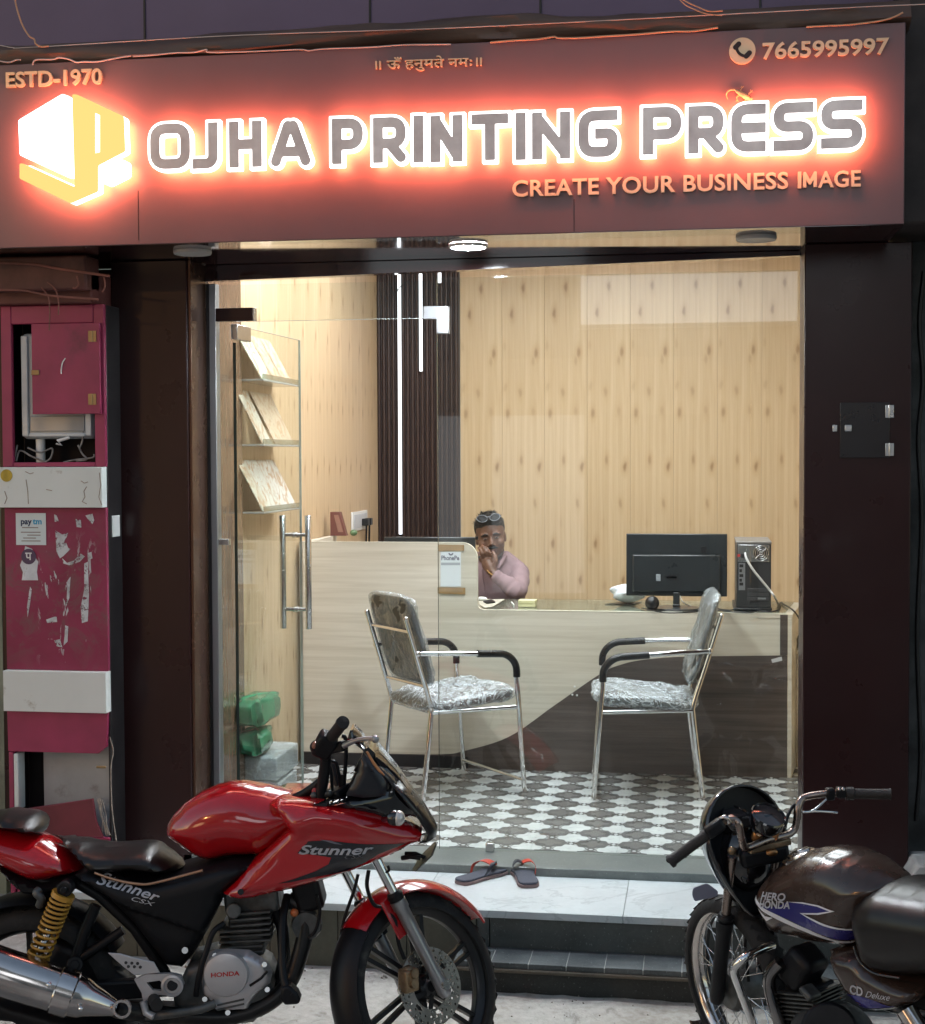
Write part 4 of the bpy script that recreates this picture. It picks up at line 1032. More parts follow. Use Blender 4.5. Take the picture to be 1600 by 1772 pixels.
# wood ledge and clutter seen between counter end and right pillar
sh = thing('side_shelf', 'small pale wood shelf beyond the right end of the counter', 'shelf', (.52, 2.0, .0))
box('board', m_ash, .45, .75, 1.72, 2.05, .545, .565, sh); box('side', m_ash, .455, .475, 1.74, 2.03, .0, .544, sh); box('side', m_wenge, .52, .54, 1.74, 2.03, .25, .544, sh)
pp = thing('paper_stack', 'small stack of papers and a phone on the side shelf by the pillar', 'papers', (.53, 1.9, .566))
k = MB()
for i in range(5): k.box(.475 + .004 * (i % 3), .60, 1.78 + .006 * (i % 2), 1.98, .566 + i * .008, .573 + i * .008)
k.build('sheets', m_white_plastic, pp, bevel=.001); box('phone', m_black_plastic, .47, .58, 1.80, 1.94, .607, .618, pp)
fp_ = thing('floor_clutter', 'crumpled white wrappings on the floor beside the counter end', 'wrapping', (.56, 1.75, 0))
vs, fs = [], []
rg = random.Random(8); e = MB()
for i in range(5):
    M_ = Matrix.Rotation(rg.uniform(0, 6), 3, 'Z') @ Matrix.Rotation(rg.uniform(0, 3), 3, 'X')
    P = [Vector((rg.uniform(-1, 1), rg.uniform(-1, 1), rg.uniform(-1, 1))).normalized() * .06 for _ in range(14)]
    bm = bmesh.new(); [bm.verts.new(p) for p in P]; bmesh.ops.convex_hull(bm, input=bm.verts); bm.verts.index_update()
    n = {v: j for j, v in enumerate(bm.verts)}; c = Vector((.50 + .03 * (i % 2), 1.62 + .09 * i, .05 + .10 * (i % 3)))
    e.add([v.co + c for v in bm.verts], [tuple(n[v] for v in f.verts) for f in bm.faces]); bm.free()
stuff(e.build('wrapping', m_white_plastic, fp_, smooth=0))

# payment notice taped on the screen (its square code is left blank)
nt = thing('payment_notice', 'white payment notice fixed with brown tape to the high counter screen', 'notice', onY(780, 990, CY))
def cq(x, y): return onY(x, y, CY - .002)
MB().prism([cq(762, 955), cq(797, 955), cq(797, 1015), cq(762, 1015)], (0, -.001, 0), (0, .0018, 0)).build('sheet', mat('notice_white', (.66, .70, .72), .45, var=.03), nt, smooth=0)
m_tape = mat('brown_tape', (.32, .20, .085), .25, var=.12, vs=12, coat=.3)
MB().prism([cq(758, 942), cq(803, 943), cq(803, 953), cq(758, 954)], (0, -.0018, 0), (0, -.0011, 0)).build('tape', m_tape, nt, smooth=0)
MB().prism([cq(757, 1016), cq(805, 1017), cq(805, 1029), cq(757, 1027)], (0, -.0018, 0), (0, -.0011, 0)).build('tape', m_tape, nt, smooth=0)
c = cq(780, 957); m_ink = mat('slate_ink', (.12, .12, .16), .5)
MB().lathe([(.005, -.0008), (.012, -.0008), (.012, 0), (.005, 0)], c + Vector((0, -.0013, 0)), (0, 1, 0), 20, PI * .5, PI * 1.5, ref=(0, 0, 1)).build('ring', m_ink, nt, smooth=0)
p, q = cq(763.5, 969), cq(794.5, 969); v, f = text_mesh('PhonePe', .022, .0004, .03, width=q.x - p.x)
link_mesh('lettering', place(v, (p.x, CY - .0036, p.z), (1, 0, 0), (0, 1, 0), (0, 0, 1)), f, m_ink, nt, smooth=0)
MB().prism([cq(763, 973.5), cq(796, 973.5), cq(796, 978), cq(763, 978)], (0, -.0016, 0), (0, -.0011, 0)).build('grey_bar', mat('grey_ink', (.36, .38, .4), .5), nt, smooth=0)

# ------------------------------------------------------------------ things on the counter
TZ = .768
m_mon = mat('monitor_back', (.020, .023, .025), .30, var=.25, vs=3, coat=.2)
mo = thing('computer_monitor', 'black computer monitor seen from behind on the low counter', 'monitor', (-.117, 1.66, TZ))
x0, x1, zb, zt_ = onY(1083, 1000, 1.64).x, onY(1258, 1000, 1.64).x, onY(1160, 1032, 1.64).z, onY(1160, 924, 1.64).z
MB().box(x0, x1, 1.655, 1.675, zb, zt_).build('screen', m_mon, mo, bevel=.004)
MB().prism([(x0 + .03, 0, zb + .02), (x1 - .03, 0, zb + .02), (x1 - .03, 0, zb + .20), (x0 + .03, 0, zb + .20)], (0, 1.640, 0), (0, 1.6545, 0)).build('back_cover', m_mon, mo, bevel=.008)
cx = (x0 + x1) / 2
MB().prism([(cx - .016, 1.628, zb - .035), (cx + .016, 1.628, zb - .035), (cx + .016, 1.628, zb + .02), (cx - .016, 1.628, zb + .02)], (0, 0, 0), (0, .0118, 0)).box(cx - .017, cx + .017, 1.612, 1.639, TZ + .010, zb - .0355).build('neck', m_mon, mo, bevel=.003)
MB().lathe([(.0001, 0), (.115, 0), (.112, .006), (.02, .009), (.0001, .009)], (cx, 1.635, TZ + .0004), (0, 0, 1), 36).build('base', m_mon, mo)
c = onY(1163, 998, 1.639); c2 = onY(1139, 1000, 1.639)
box('label', m_white_plastic, c.x - .028, c.x + .020, 1.6385, 1.6396, c.z - .007, c.z + .002, mo, bevel=0)
box('label', m_black_plastic, c.x - .032, c.x + .032, 1.6385, 1.6395, c.z - .013, c.z + .013, mo, bevel=0)
box('socket', mat('port_blue_grey', (.30, .33, .37), .4), c2.x - .012, c2.x + .010, 1.636, 1.6398, c2.z - .015, c2.z + .018, mo, bevel=.001)
c = onY(1217, 951, 1.654); box('cover_catch', m_black_plastic, c.x - .012, c.x + .012, 1.650, 1.6548, c.z - .016, c.z + .016, mo, bevel=.001)
ball = thing('webcam', 'round black ball-shaped webcam on the counter below the monitor', 'webcam', onZ(1128, 1057, TZ))
c = onZ(1128, 1056, TZ); MB().ell(c + Vector((0, 0, .034)), (.034, .034, .034), 24, 14).build('ball', m_satin_black, ball, smooth=80); MB().lathe([(.0001, 0), (.026, 0), (.02, .006), (.0001, .006)], c + Vector((0, 0, .0003)), (0, 0, 1), 20).build('foot', m_satin_black, ball)
bg_ = thing('white_bag', 'crumpled white cloth bag lying behind the monitor', 'bag', (-.36, 1.80, TZ))
vs, fs = [], []; nu, nv = 22, 10; rg = random.Random(4)
for j in range(nv + 1):
    for i in range(nu):
        a, t_ = 2 * PI * i / nu, PI * j / nv; k_ = 1 + .18 * math.sin(3 * a + 1.3 * j) * math.sin(t_) + rg.uniform(-.05, .05)
        vs.append((-.352 + .085 * math.sin(t_) * math.cos(a) * k_, 1.83 + .06 * math.sin(t_) * math.sin(a) * k_, TZ + .004 + .095 * (.5 + .5 * math.cos(t_)) ** .8 * (1 if t_ < 3 else 1)))
for j in range(nv):
    for i in range(nu): fs.append((j * nu + i, j * nu + (i + 1) % nu, (j + 1) * nu + (i + 1) % nu, (j + 1) * nu + i))
link_mesh('cloth', vs, fs, mat('white_cloth', (.70, .74, .80), .8, var=.05, bump=.3, bs=30), bg_, smooth=60)
p4 = [onZ(x, y, TZ + .001) for x, y in ((1046, 1046), (1076, 1042), (1110, 1042), (1098, 1046))]
tag(MB().prism(p4, (0, 0, 0), (0, 0, .003)).build('black_folder', m_black_plastic), 'flat black folder lying beside the white bag', 'folder')
pc = thing('computer_tower', 'black computer tower standing back to front at the counter end', 'computer', onZ(1305, 1055, TZ))
PY = onZ(1305, 1056, TZ).y; px0, px1 = onY(1274, 1000, PY).x, onY(1334, 1000, PY).x; ph = onY(1300, 937, PY).z
MB().box(px0, px1, PY, PY + .40, TZ + .012, ph - .012).build('case', mat('pc_black', (.022, .022, .024), .45, var=.2), pc, bevel=.003)
MB().box(px0 - .012, px1 + .004, PY - .010, PY + .40, TZ + .001, TZ + .0115).build('foot', m_black_plastic, pc, bevel=.003)
MB().box(px0 - .002, px1 + .002, PY + .003, PY + .41, ph - .0115, ph).build('top_cover', mat('pc_top_grey', (.20, .19, .18), .4), pc, bevel=.003)
w_, hh = px1 - px0, ph - TZ
box('power_supply', m_steel, px0 + .006, px1 - .010, PY - .0022, PY - .0002, ph - .095, ph - .016, pc, bevel=.001)
fc_ = Vector((px1 - .048, PY - .0035, ph - .055)); k = MB()
for r0 in (.008, .017, .026, .034): k.tube([fc_ + Vector((r0 * math.cos(a * PI / 14), 0, r0 * math.sin(a * PI / 14))) for a in range(28)], .0015, 6, closed=True)
for a in range(4): k.tube([fc_ + Vector((math.cos(PI / 4 + a * PI / 2) * r0, -.0005, math.sin(PI / 4 + a * PI / 2) * r0)) for r0 in (.004, .036)], .0014, 6)
k.build('fan_grille', m_chrome, pc, smooth=80); MB().cyl(fc_ + Vector((0, .0005, 0)), fc_ + Vector((0, .0012, 0)), .036, 28).build('fan_opening', m_black_lam, pc)
box('port_plate', m_alu, px0 + .010, px0 + .040, PY - .0022, PY - .0002, TZ + .095, ph - .102, pc, bevel=0)
k = MB()
for i, z in enumerate((ph - .122, ph - .145, ph - .168, ph - .19, ph - .208)): k.box(px0 + .013, px0 + .013 + (.012 if i % 2 else .018), PY - .005, PY - .0023, z, z + .014)
k.build('socket', m_black_lam, pc, bevel=0); box('socket', mat('red_switch', (.5, .03, .03), .4), px0 + .004, px0 + .016, PY - .006, PY - .0023, ph - .072, ph - .060, pc, bevel=0)
box('socket', m_black_lam, px0 + .020, px0 + .046, PY - .008, PY - .0023, ph - .078, ph - .058, pc, bevel=.001)
for i in range(3): box('slot_cover', mat('slot_%d' % i, (.05, .05, .053), .4), px0 + .05, px1 - .012, PY - .0022, PY - .0002, TZ + .045 + i * .021, TZ + .062 + i * .021, pc, bevel=.001)
box('socket', m_alu, px1 - .062, px1 - .024, PY - .004, PY - .0023, TZ + .052, TZ + .060, pc, bevel=0)
def cable(label, pts, r, m, k=6): return tag(MB().tube(smooth_path(pts, k), r, 7).build('cable', m, smooth=80), label, 'cable')
Q = lambda x, y, d=0.0: onY(x, y, PY - .012 - d)
TT = lambda x, y: onZ(x, y, TZ + .005)
m_cabw = mat('white_cable', (.60, .60, .60), .45)
cable('white cable looping down the back of the computer tower', [Q(1289, 957), Q(1291, 966, .02), Q(1302, 985, .03), Q(1318, 1005, .03), Q(1332, 1022, .02), Q(1340, 1033, .01), TT(1346, 1045)], .0055, m_cabw)
cable('black cable trailing from the tower over the right end of the counter', [TT(1300, 1052), TT(1320, 1058), TT(1345, 1056), TT(1350, 1043), TT(1356, 1046), TT(1372, 1056), onY(1381, 1068, 1.62), onY(1385, 1080, 1.62), onY(1384, 1100, 1.64)], .004, m_black_plastic)
cable('thin black cables running along the counter between monitor and tower', [TT(1110, 1052), TT(1150, 1060), TT(1200, 1059), TT(1235, 1056), TT(1270, 1059), TT(1300, 1060), TT(1315, 1056)], .003, m_black_plastic)
cable('black cable hanging from the back of the monitor', [onY(1236, 1030, 1.65), onY(1238, 1040, 1.62), TT(1240, 1052), TT(1262, 1056), TT(1275, 1052)], .003, m_black_plastic)
cable('grey cable looping under the monitor edge', [onY(1175, 1030, 1.65), onY(1182, 1042, 1.63), TT(1196, 1049), TT(1216, 1050), onY(1220, 1030, 1.65)], .0025, m_cabw)
# yellow notes, papers, phone, pen
a, b = onZ(896, 1050, TZ), onZ(926, 1050, TZ); t = thing('sticky_notes', 'pad of pale yellow sticky notes on the counter in front of the seated man', 'note pad', (a + b) / 2)
k = MB()
for i in range(5): box('sheet', mat('note_yellow_%d' % i, (.68, .64 + .01 * (i % 2), .38), .7), a.x + .001 * (i % 2), b.x, a.y + .0015 * (i % 3), a.y + .09, TZ + .0005 + i * .006, TZ + .0062 + i * .006, t, bevel=0)
P_ = lambda x, y, d=.001: onZ(x, y, TZ + d)
tag(MB().prism([P_(828, 1038), P_(873, 1037), P_(852, 1050), P_(838, 1052), P_(830, 1047)], (0, 0, 0), (0, 0, .0015)).build('paper_sheet', m_edge), 'cream sheet of paper by the end of the high screen', 'paper')
t = thing('mobile_phone', 'white and grey phone lying on papers by the seated man', 'phone', P_(838, 1036)); 
MB().ell(P_(833, 1036, .012), (.03, .022, .011), 14, 8).build('cloth', m_white_plastic, t); MB().prism([P_(836, 1042, .004), P_(850, 1039, .004), P_(857, 1043, .004), P_(842, 1045, .004)], (0, 0, 0), (0, 0, .007)).build('case', m_black_plastic, t, bevel=.001)
tag(MB().tube([P_(885, 1042, .004), P_(889, 1047, .004)], .004, 8).build('pen', m_white_plastic), 'short white pen on the glass top left of the yellow notes', 'pen')
# wide monitor behind the screen
t = thing('wide_monitor', 'wide black monitor whose top edge shows above the high counter screen', 'monitor', (-1.35, 1.74, .78))
a, b = onY(664, 929, 1.74), onY(822, 930, 1.74); MB().box(a.x, b.x, 1.74, 1.765, .84, a.z).build('screen', m_mon, t, bevel=.004); MB().box(a.x + .2, a.x + .26, 1.77, 1.80, .765, 1.0).box(a.x + .12, a.x + .34, 1.72, 1.88, .7618, .772).build('stand', m_mon, t, bevel=.003)
MB().cyl((b.x + .006, 1.75, a.z - .012), (b.x + .006, 1.75, a.z + .004), .008, 10).build('webcam', m_satin_black, t)
# card stand and plant sprig on the return
c = Vector((-1.885, 2.06, 1.085)); t = thing('card_stand', 'small brown tent-shaped card stand on the left end of the counter', 'card stand', c)
MB().prism([c + Vector(v_) for v_ in ((-.03, 0, .0005), (.055, 0, .0005), (.02, 0, .125), (-.03, 0, .125))], (0, 0, 0), (0, .05, 0)).build('card', mat('maroon_card', (.16, .06, .05), .5), t, bevel=.001)
MB().prism([c + Vector(v_) for v_ in ((.012, 0, .02), (.040, 0, .02), (.014, 0, .11), (-.010, 0, .11))], (0, -.0014, 0), (0, -.0004, 0)).build('print', mat('maroon_print', (.30, .16, .12), .5), t, smooth=0)
t = tag(MB().ell(c + Vector((.10, -.02, .018)), (.02, .02, .017), 12, 8).build('green_pot', mat('green_glaze', (.10, .17, .08), .35, var=.4, vs=60)), 'tiny green pot beside the tent-shaped card stand', 'pot')
# wall socket with two plugs
s0, s1 = onX(608, 888, XL + .004), onX(634, 884, XL + .004); zc = onX(620, 901, XL).z
t = thing('wall_socket', 'white wall socket with two black plugs on the left pine wall', 'wall socket', (XL, s0.y, zc))
box('plate', m_white_plastic, XL + .0008, XL + .010, s0.y, s1.y + .0, zc - .055, zc + .055, t); box('insert', mat('socket_insert', (.55, .57, .6), .4), XL + .0102, XL + .013, s0.y + .03, s1.y - .03, zc - .04, zc + .04, t)
for d_ in (.22, .30):
    y = s0.y + d_; box('plug', m_black_plastic, XL + .0132, XL + .05, y, y + .05, zc - .03, zc + .01, t); MB().tube([(XL + .035, y + .025, zc - .03), (XL + .032, y + .027, zc - .12), (XL + .028, y + .03, zc - .30)], .006, 7).build('cord', m_black_plastic, t)

# ------------------------------------------------------------------ brochure shelves on the left wall
m_acr = thin_glass('acrylic_shelf', (.72, .77, .76), .6, f0=.12)
def paper_print(i, base):
    t = NT('brochure_%d' % i); v = t.obj(); n1 = t.noise(t.vscale(v, (1, 1, 1), (i * 3.1, 0, i)), 16, 5, .6, 1.5); n2 = t.noise(v, 55, 3)
    c = t.mix(t.step(n1, .48, .60), base, (.50, .33, .20)); c = t.mix(t.math('MULTIPLY', t.step(n2, .62, .7), .6), c, (.22, .14, .09)); return t.bsdf(c, .35)
pr = [paper_print(0, (.62, .66, .52)), paper_print(1, (.60, .50, .36)), paper_print(2, (.64, .52, .40)), paper_print(3, (.66, .66, .60)), paper_print(4, (.70, .70, .66)), paper_print(5, (.62, .60, .50))]
rows = [(660, 657, 582, 'top clear shelf of wedding cards on the left wall', [(0, .0, .20), (1, .17, .19), (2, .33, .17)]), (772, 766, 678, 'middle clear shelf of wedding cards on the left wall', [(5, .0, .15), (2, .20, .05), (1, .25, .26)]), (888, 880, 796, 'lowest clear shelf of white wedding cards on the left wall', [(5, .0, .11), (3, .10, .22), (4, .31, .24)])]
for (ya, yb, yt, lab, cards) in rows:
    z = onX(454, (ya + yb) / 2, -1.87).z; t = thing('card_shelf', lab, 'shelf', (XL, .8, z), 0, 'clear card shelves on the left wall')
    MB().box(XL + .0008, XL + .125, .56, 1.13, z - .009, z).build('ledge', mat('shelf_grey', (.36, .39, .38), .2, coat=.5) if ya == 660 else bpy.data.materials['shelf_grey'], t, bevel=.002)
    MB().box(XL + .1195, XL + .1245, .56, 1.13, z + .0004, z + .022).build('lip', m_acr, t, smooth=0)
    ht = onX(440, yt, -1.92).z - z
    for i, y0_, w_ in cards:
        y0_ += .575; n = len(t.children)
        c_ = thing('wedding_card', '', 'card', (XL, y0_, z)); del c_['label']; del c_['category']; bpy.data.objects.remove(c_)
        tag(MB().prism([(XL + .108, y0_ + .02, z + .001), (XL + .108, y0_ + w_ + .02, z + .001), (XL + .022, y0_ + w_ - .07, z + ht), (XL + .022, y0_ - .07, z + ht)], (0, 0, 0), (-.005, 0, 0)).build('wedding_card', pr[i], bevel=.0008),
            {582: 'printed card on the top clear wall shelf, ', 678: 'printed card on the middle clear wall shelf, ', 796: 'printed card on the lowest clear wall shelf, '}[yt] + ('nearest the door' if y0_ < .60 else 'furthest from the door' if y0_ > .81 else 'in the middle'), 'card')

# green box, wrapped paper stacks by the left wall
gb = thing('green_bag', 'shiny green plastic bag lying on wrapped bundles by the left wall', 'bag', (-1.8, .86, .24))
m_green = mat('green_plastic', (.03, .24, .115), .2, var=.35, vs=14, bump=.5, bs=18, coat=.4)
vs, fs = [], []; rg = random.Random(12)
def blob(cx, cy, cz, rx, ry_, rz, nu=26, nv=14, amp=.10, sq=.6, seed=1):
    rg = random.Random(seed); ph = [rg.uniform(0, 6) for _ in range(6)]; V, F = [], []
    f_ = lambda c: math.copysign(abs(c) ** sq, c)
    for j in range(nv + 1):
        for i in range(nu):
            a, t_ = 2 * PI * i / nu, PI * j / nv
            k_ = 1 + amp * math.sin(3 * a + 2 * t_ + ph[0]) * math.sin(t_) + amp * .6 * math.sin(7 * a - 3 * t_ + ph[1]) * math.sin(t_) + amp * .3 * math.sin(5 * t_ + 11 * a + ph[2])
            V.append((cx + rx * f_(math.sin(t_)) * f_(math.cos(a)) * k_, cy + ry_ * f_(math.sin(t_)) * f_(math.sin(a)) * k_, cz + rz * f_(math.cos(t_)) * (1 + .3 * amp * math.sin(4 * a + ph[3]))))
    for j in range(nv):
        for i in range(nu): F.append((j * nu + i, j * nu + (i + 1) % nu, (j + 1) * nu + (i + 1) % nu, (j + 1) * nu + i))
    return V, F
b = MB(); b.add(*blob(-1.885, .60, .285, .055, .12, .055, amp=.2, sq=.5, seed=2)); b.build('lower_bag', m_green, gb, smooth=60)
MB().add(*blob(-1.88, .60, .42, .062, .15, .062, amp=.16, sq=.42, seed=5)).build('upper_bag', m_green, gb, smooth=60)
m_film = None
def film_mat(name='crinkled_clear_film', base=.11, cr=.62, st=(1, 1.7, 1)):
    t = NT(name); v = t.obj(); n1 = t.noise(t.vscale(v, st), 11, 4, .6, 2.6); n2 = t.noise(v, 40, 3, .6, 1.0)
    h = t.math('ADD', t.math('ABSOLUTE', t.math('SUBTRACT', n1, .5)), t.math('MULTIPLY', n2, .10)); bp = t.bump(h, .9, .02)
    gl = t.n('BsdfGlossy'); gl.inputs['Roughness'].default_value = .12; gl.inputs['Color'].default_value = (.9, .95, 1, 1); t.l(bp, gl.inputs['Normal'])
    df = t.n('BsdfDiffuse'); df.inputs['Color'].default_value = (.78, .84, .87, 1); t.l(bp, df.inputs['Normal'])
    tr_ = t.n('BsdfTransparent'); tr_.inputs['Color'].default_value = (.93, .95, .95, 1)
    lw = t.n('LayerWeight'); lw.inputs[0].default_value = .35; t.l(bp, lw.inputs['Normal'])
    k1 = t.math('ADD', .10, t.math('MULTIPLY', lw.outputs['Facing'], .5), True)
    m1 = t.n('MixShader'); t.l(k1, m1.inputs[0]); t.l(tr_.outputs[0], m1.inputs[1]); t.l(gl.outputs[0], m1.inputs[2])
    crease = t.math('MULTIPLY', t.step(h, .10, .045), cr)
    m2 = t.n('MixShader'); t.l(t.math('ADD', base, crease), m2.inputs[0]); t.l(m1.outputs[0], m2.inputs[1]); t.l(df.outputs[0], m2.inputs[2])
    t.l(m2.outputs[0], t.out.inputs[0]); return t.m
m_film = film_mat(); m_film_back = film_mat('smooth_clear_film', .05, .20, (1, 2.6, .55))
for i, (y, z0_, z1_, lab) in enumerate(((.78, .0, .11, 'lower film-wrapped white paper bundle on the floor by the left wall'), (.80, .115, .225, 'upper film-wrapped white paper bundle under the green bag'))):
    t = thing('paper_bundle', lab, 'paper bundle', (-1.78, y, z0_), 0, 'wrapped paper bundles by the left wall')
    box('sheets', mat('bundle_white_%d' % i, (.62, .63, .63), .6, var=.1, stretch=(1, 1, 12)), -1.93, -1.78, y - .24, y + .10, z0_ + .003, z1_ - .006, t, bevel=.006)
    MB().add(*blob(-1.855, y - .07, (z0_ + z1_) / 2 + .001, .080, .182, (z1_ - z0_) / 2 - .001, amp=.02, sq=.22, seed=i)).build('film', m_film, t, smooth=60)

# ------------------------------------------------------------------ visitor chairs
m_rexine = mat('dark_rexine', (.030, .034, .032), .35, var=.2, vs=9, bump=.15, bs=200)
def cushion(fn, nu=30, nv=22, sq=.32, th=.03, amp=0.0, seed=0, puff=1.0):
    """rounded slab: fn(a, b, h) with a, b in -1..1 across the slab and h the height off its middle"""
    rg = random.Random(seed); ph = [rg.uniform(0, 6) for _ in range(8)]; V, F = [], []
    f_ = lambda c, p: math.copysign(abs(c) ** p, c)
    for j in range(nv + 1):
        for i in range(nu):
            A, T = 2 * PI * i / nu, PI * j / nv; st = f_(math.sin(T), sq * 1.0)
            a, b, h = st * f_(math.cos(A), sq), st * f_(math.sin(A), sq), f_(math.cos(T), .8) * th
            w = amp * (math.sin(9 * a + 5 * b + ph[0]) * .5 + math.sin(17 * b - 7 * a + ph[1]) * .3 + math.sin(29 * a + 23 * b + ph[2]) * .2 + rg.uniform(-.5, .5) * .6)
            V.append(fn(a * (1 + w * .8), b * (1 + w * .8), h * puff + w * .35))
    for j in range(nv):
        for i in range(nu): F.append((j * nu + i, j * nu + (i + 1) % nu, (j + 1) * nu + (i + 1) % nu, (j + 1) * nu + i))
    return V, F
def make_chair():
    t = thing('visitor_chair', 'chrome armchair with film-wrapped dark cushions, its back turned to the door', 'chair', (0, 0, 0), 0, 'chrome visitor chairs in front of the counter')
    def back_line(z): return -.190 - (z - .40) * .31
    for s in (1, -1):
        fy, ry_ = s * .262, s * .182
        arm = [Vector(p) for p in ((.240, fy, .002), (.225, fy, .20), (.208, fy, .42), (.200, fy, .50))] + [Vector((.20 - .095 * (1 - math.cos(a)), fy, .545 + .085 * math.sin(a))) for a in [PI / 2 * i / 6 for i in range(7)]] + [Vector((.0, s * .255, .637)), Vector((-.12, s * .235, .645)), Vector((back_line(.648) + .012, s * .200, .648))]
        MB().tube(smooth_path(arm[:4], 3)[:-1] + arm[3:], .0115, 12).build('front_leg', m_chrome, t, local=True, smooth=60)
        pad = [arm[3] + Vector((0, 0, .02))] + arm[4:12] + [Vector((.03, s * .2565, .6355))]
        MB().tube(smooth_path(pad, 2), .0165, 12).build('arm_pad', m_satin_black, t, local=True, smooth=60)
        MB().tube(smooth_path([(-.235, ry_, .002), (-.212, ry_, .20), (-.194, ry_, .36), (back_line(.42), ry_, .42), (back_line(.60), ry_, .60), (back_line(.80), ry_, .80)], 4), .0115, 12).build('rear_leg', m_chrome, t, local=True, smooth=60)
        MB().ell((back_line(.80), ry_, .80), (.0125, .0125, .0125), 10, 8).build('end_cap', m_chrome, t, local=True, smooth=80)
        MB().tube([(.207, s * .252, .385), (-.19, s * .185, .385)], .010, 10).build('seat_rail', m_chrome, t, local=True, smooth=60)
        MB().ell((back_line(.648) + .004, s * .196, .648), (.014, .009, .014), 10, 8).build('bolt', m_chrome, t, local=True, smooth=80)
    for z in (.500, .742): MB().tube([(back_line(z) + .004, -.182, z), (back_line(z) + .004, .182, z)], .008, 10).build('back_rail', m_chrome, t, local=True, smooth=60)
    MB().tube([(-.185, -.182, .385), (-.185, .182, .385)], .010, 10).build('seat_rail', m_chrome, t, local=True, smooth=60)
    MB().tube([(.234, -.262, .055), (.234, .262, .055)], .008, 10).build('floor_rail', m_chrome, t, local=True, smooth=60)
    sf = lambda g, hh: (lambda a, b, h: Vector((.015 + a * (.222 + g), b * (.232 + g - .03 * (1 - a) / 2), .425 + .018 * a + h)))
    V, F = cushion(sf(0, 0), th=.030); link_mesh('seat', V, F, m_rexine, t, local=True, smooth=60)
    def bf(g): return lambda a, b, h: Vector((back_line(.50 + .19 * (a + 1)) + .040 + h * .95, b * (.195 + g), .695 + a * (.195 + g)))
    V, F = cushion(bf(0), th=.024); link_mesh('backrest', V, F, m_rexine, t, local=True, smooth=60)
    V, F = cushion(sf(.012, 0), 44, 30, th=.036, amp=.030, seed=3); link_mesh('plastic_wrap', V, F, m_film, t, local=True, smooth=70)
    V, F = cushion(bf(.012), 44, 30, th=.029, amp=.030, seed=6); link_mesh('plastic_wrap', V, F, m_film_back, t, local=True, smooth=70)
    return t
ch1 = make_chair(); ch2 = copy_thing(ch1)
# left chair looks away to the right, right chair looks left across the room
a = R(40); ch1.location = (-.945 - .235 * math.cos(a), 1.215 - .235 * math.sin(a), 0); ch1.rotation_euler = (0, 0, a)
a = R(184); ch2.location = (-.235, 1.175, 0); ch2.rotation_euler = (0, 0, a)
ch2['label'] = 'chrome armchair with film-wrapped dark cushions, seen side-on facing left before the dark counter front'

# ------------------------------------------------------------------ slippers on the platform
m_sole = mat('navy_slipper', (.040, .046, .068), .7, var=.2, bump=.3, bs=120); m_rim = mat('slipper_rim', (.19, .13, .125), .6); m_strap_r = mat('coral_strap', (.55, .06, .035), .45); m_strap_k = mat('navy_strap', (.018, .022, .035), .5)
def slipper(label, heel, toe, side):
    heel, toe = Vector(heel), Vector(toe); d = (toe - heel); L = d.length; d.normalize(); n = Vector((-d.y, d.x, 0))
    t = thing('slipper', label, 'slipper', (heel + toe) / 2, 0, 'pair of slippers on the platform')
    def out(k_): return [heel + d * (L * u) + n * (w * L * k_) for u, w in ((.0, .06), (.0, -.06), (.03, -.11), (.12, -.145), (.3, -.145), (.5, -.15), (.7, -.185), (.85, -.18), (.95, -.13), (1.0, -.04), (1.0, .04), (.96, .12), (.86, .165), (.7, .165), (.5, .13), (.3, .13), (.12, .14), (.03, .11))]
    z = Vector((0, 0, 1))
    MB().prism(smooth_path(out(1), 3, True), z * .0005, z * .012).build('sole', m_rim, t, smooth=40, bevel=.002)
    MB().prism(smooth_path(out(.93), 3, True), z * .0122, z * .020).build('footbed', m_sole, t, smooth=40, bevel=.003)
    post = heel + d * (L * .78) + n * (.02 * side * L)
    for s, m in ((1, m_strap_r if side > 0 else m_strap_k), (-1, m_strap_k if side > 0 else m_strap_r)):
        e = heel + d * (L * .40) + n * (s * .135 * L)
        P = smooth_path([post + z * .020, post + z * .034 - d * .005, post.lerp(e, .35) + z * .050 + n * s * .012, post.lerp(e, .75) + z * .040 + n * s * .014, e + z * .014], 5)
        vs, fs = [], []
        for i, p in enumerate(P):
            w = .006 + .011 * math.sin(PI * min(1, i / len(P) + .15)); q = (P[min(i + 1, len(P) - 1)] - P[max(i - 1, 0)]).normalized(); x = q.cross(n * s).normalized(); vs += [p + d * w, p + d * w + z * .003, p - d * w + z * .003, p - d * w]
        for i in range(len(P) - 1):
            for j in range(4): fs.append((i * 4 + j, i * 4 + (j + 1) % 4, i * 4 + 4 + (j + 1) % 4, i * 4 + 4 + j))
        fs += [(0, 1, 2, 3), tuple(len(vs) - 4 + j for j in (3, 2, 1, 0))]
        link_mesh('strap', vs, fs, m, t, smooth=50)
    MB().cyl(post + z * .019, post + z * .034, .004, 8).build('toe_post', m_strap_k, t)
PZ = -.0295
slipper('navy slipper with coral strap lying askew, the left one of the pair on the platform', onZ(794, 1531, PZ), onZ(874, 1506, PZ), 1)
slipper('navy slipper with coral strap pointing to the door, the right one of the pair', onZ(916, 1537, PZ), onZ(898, 1507, PZ) + Vector((-.01, .05, 0)), -1)

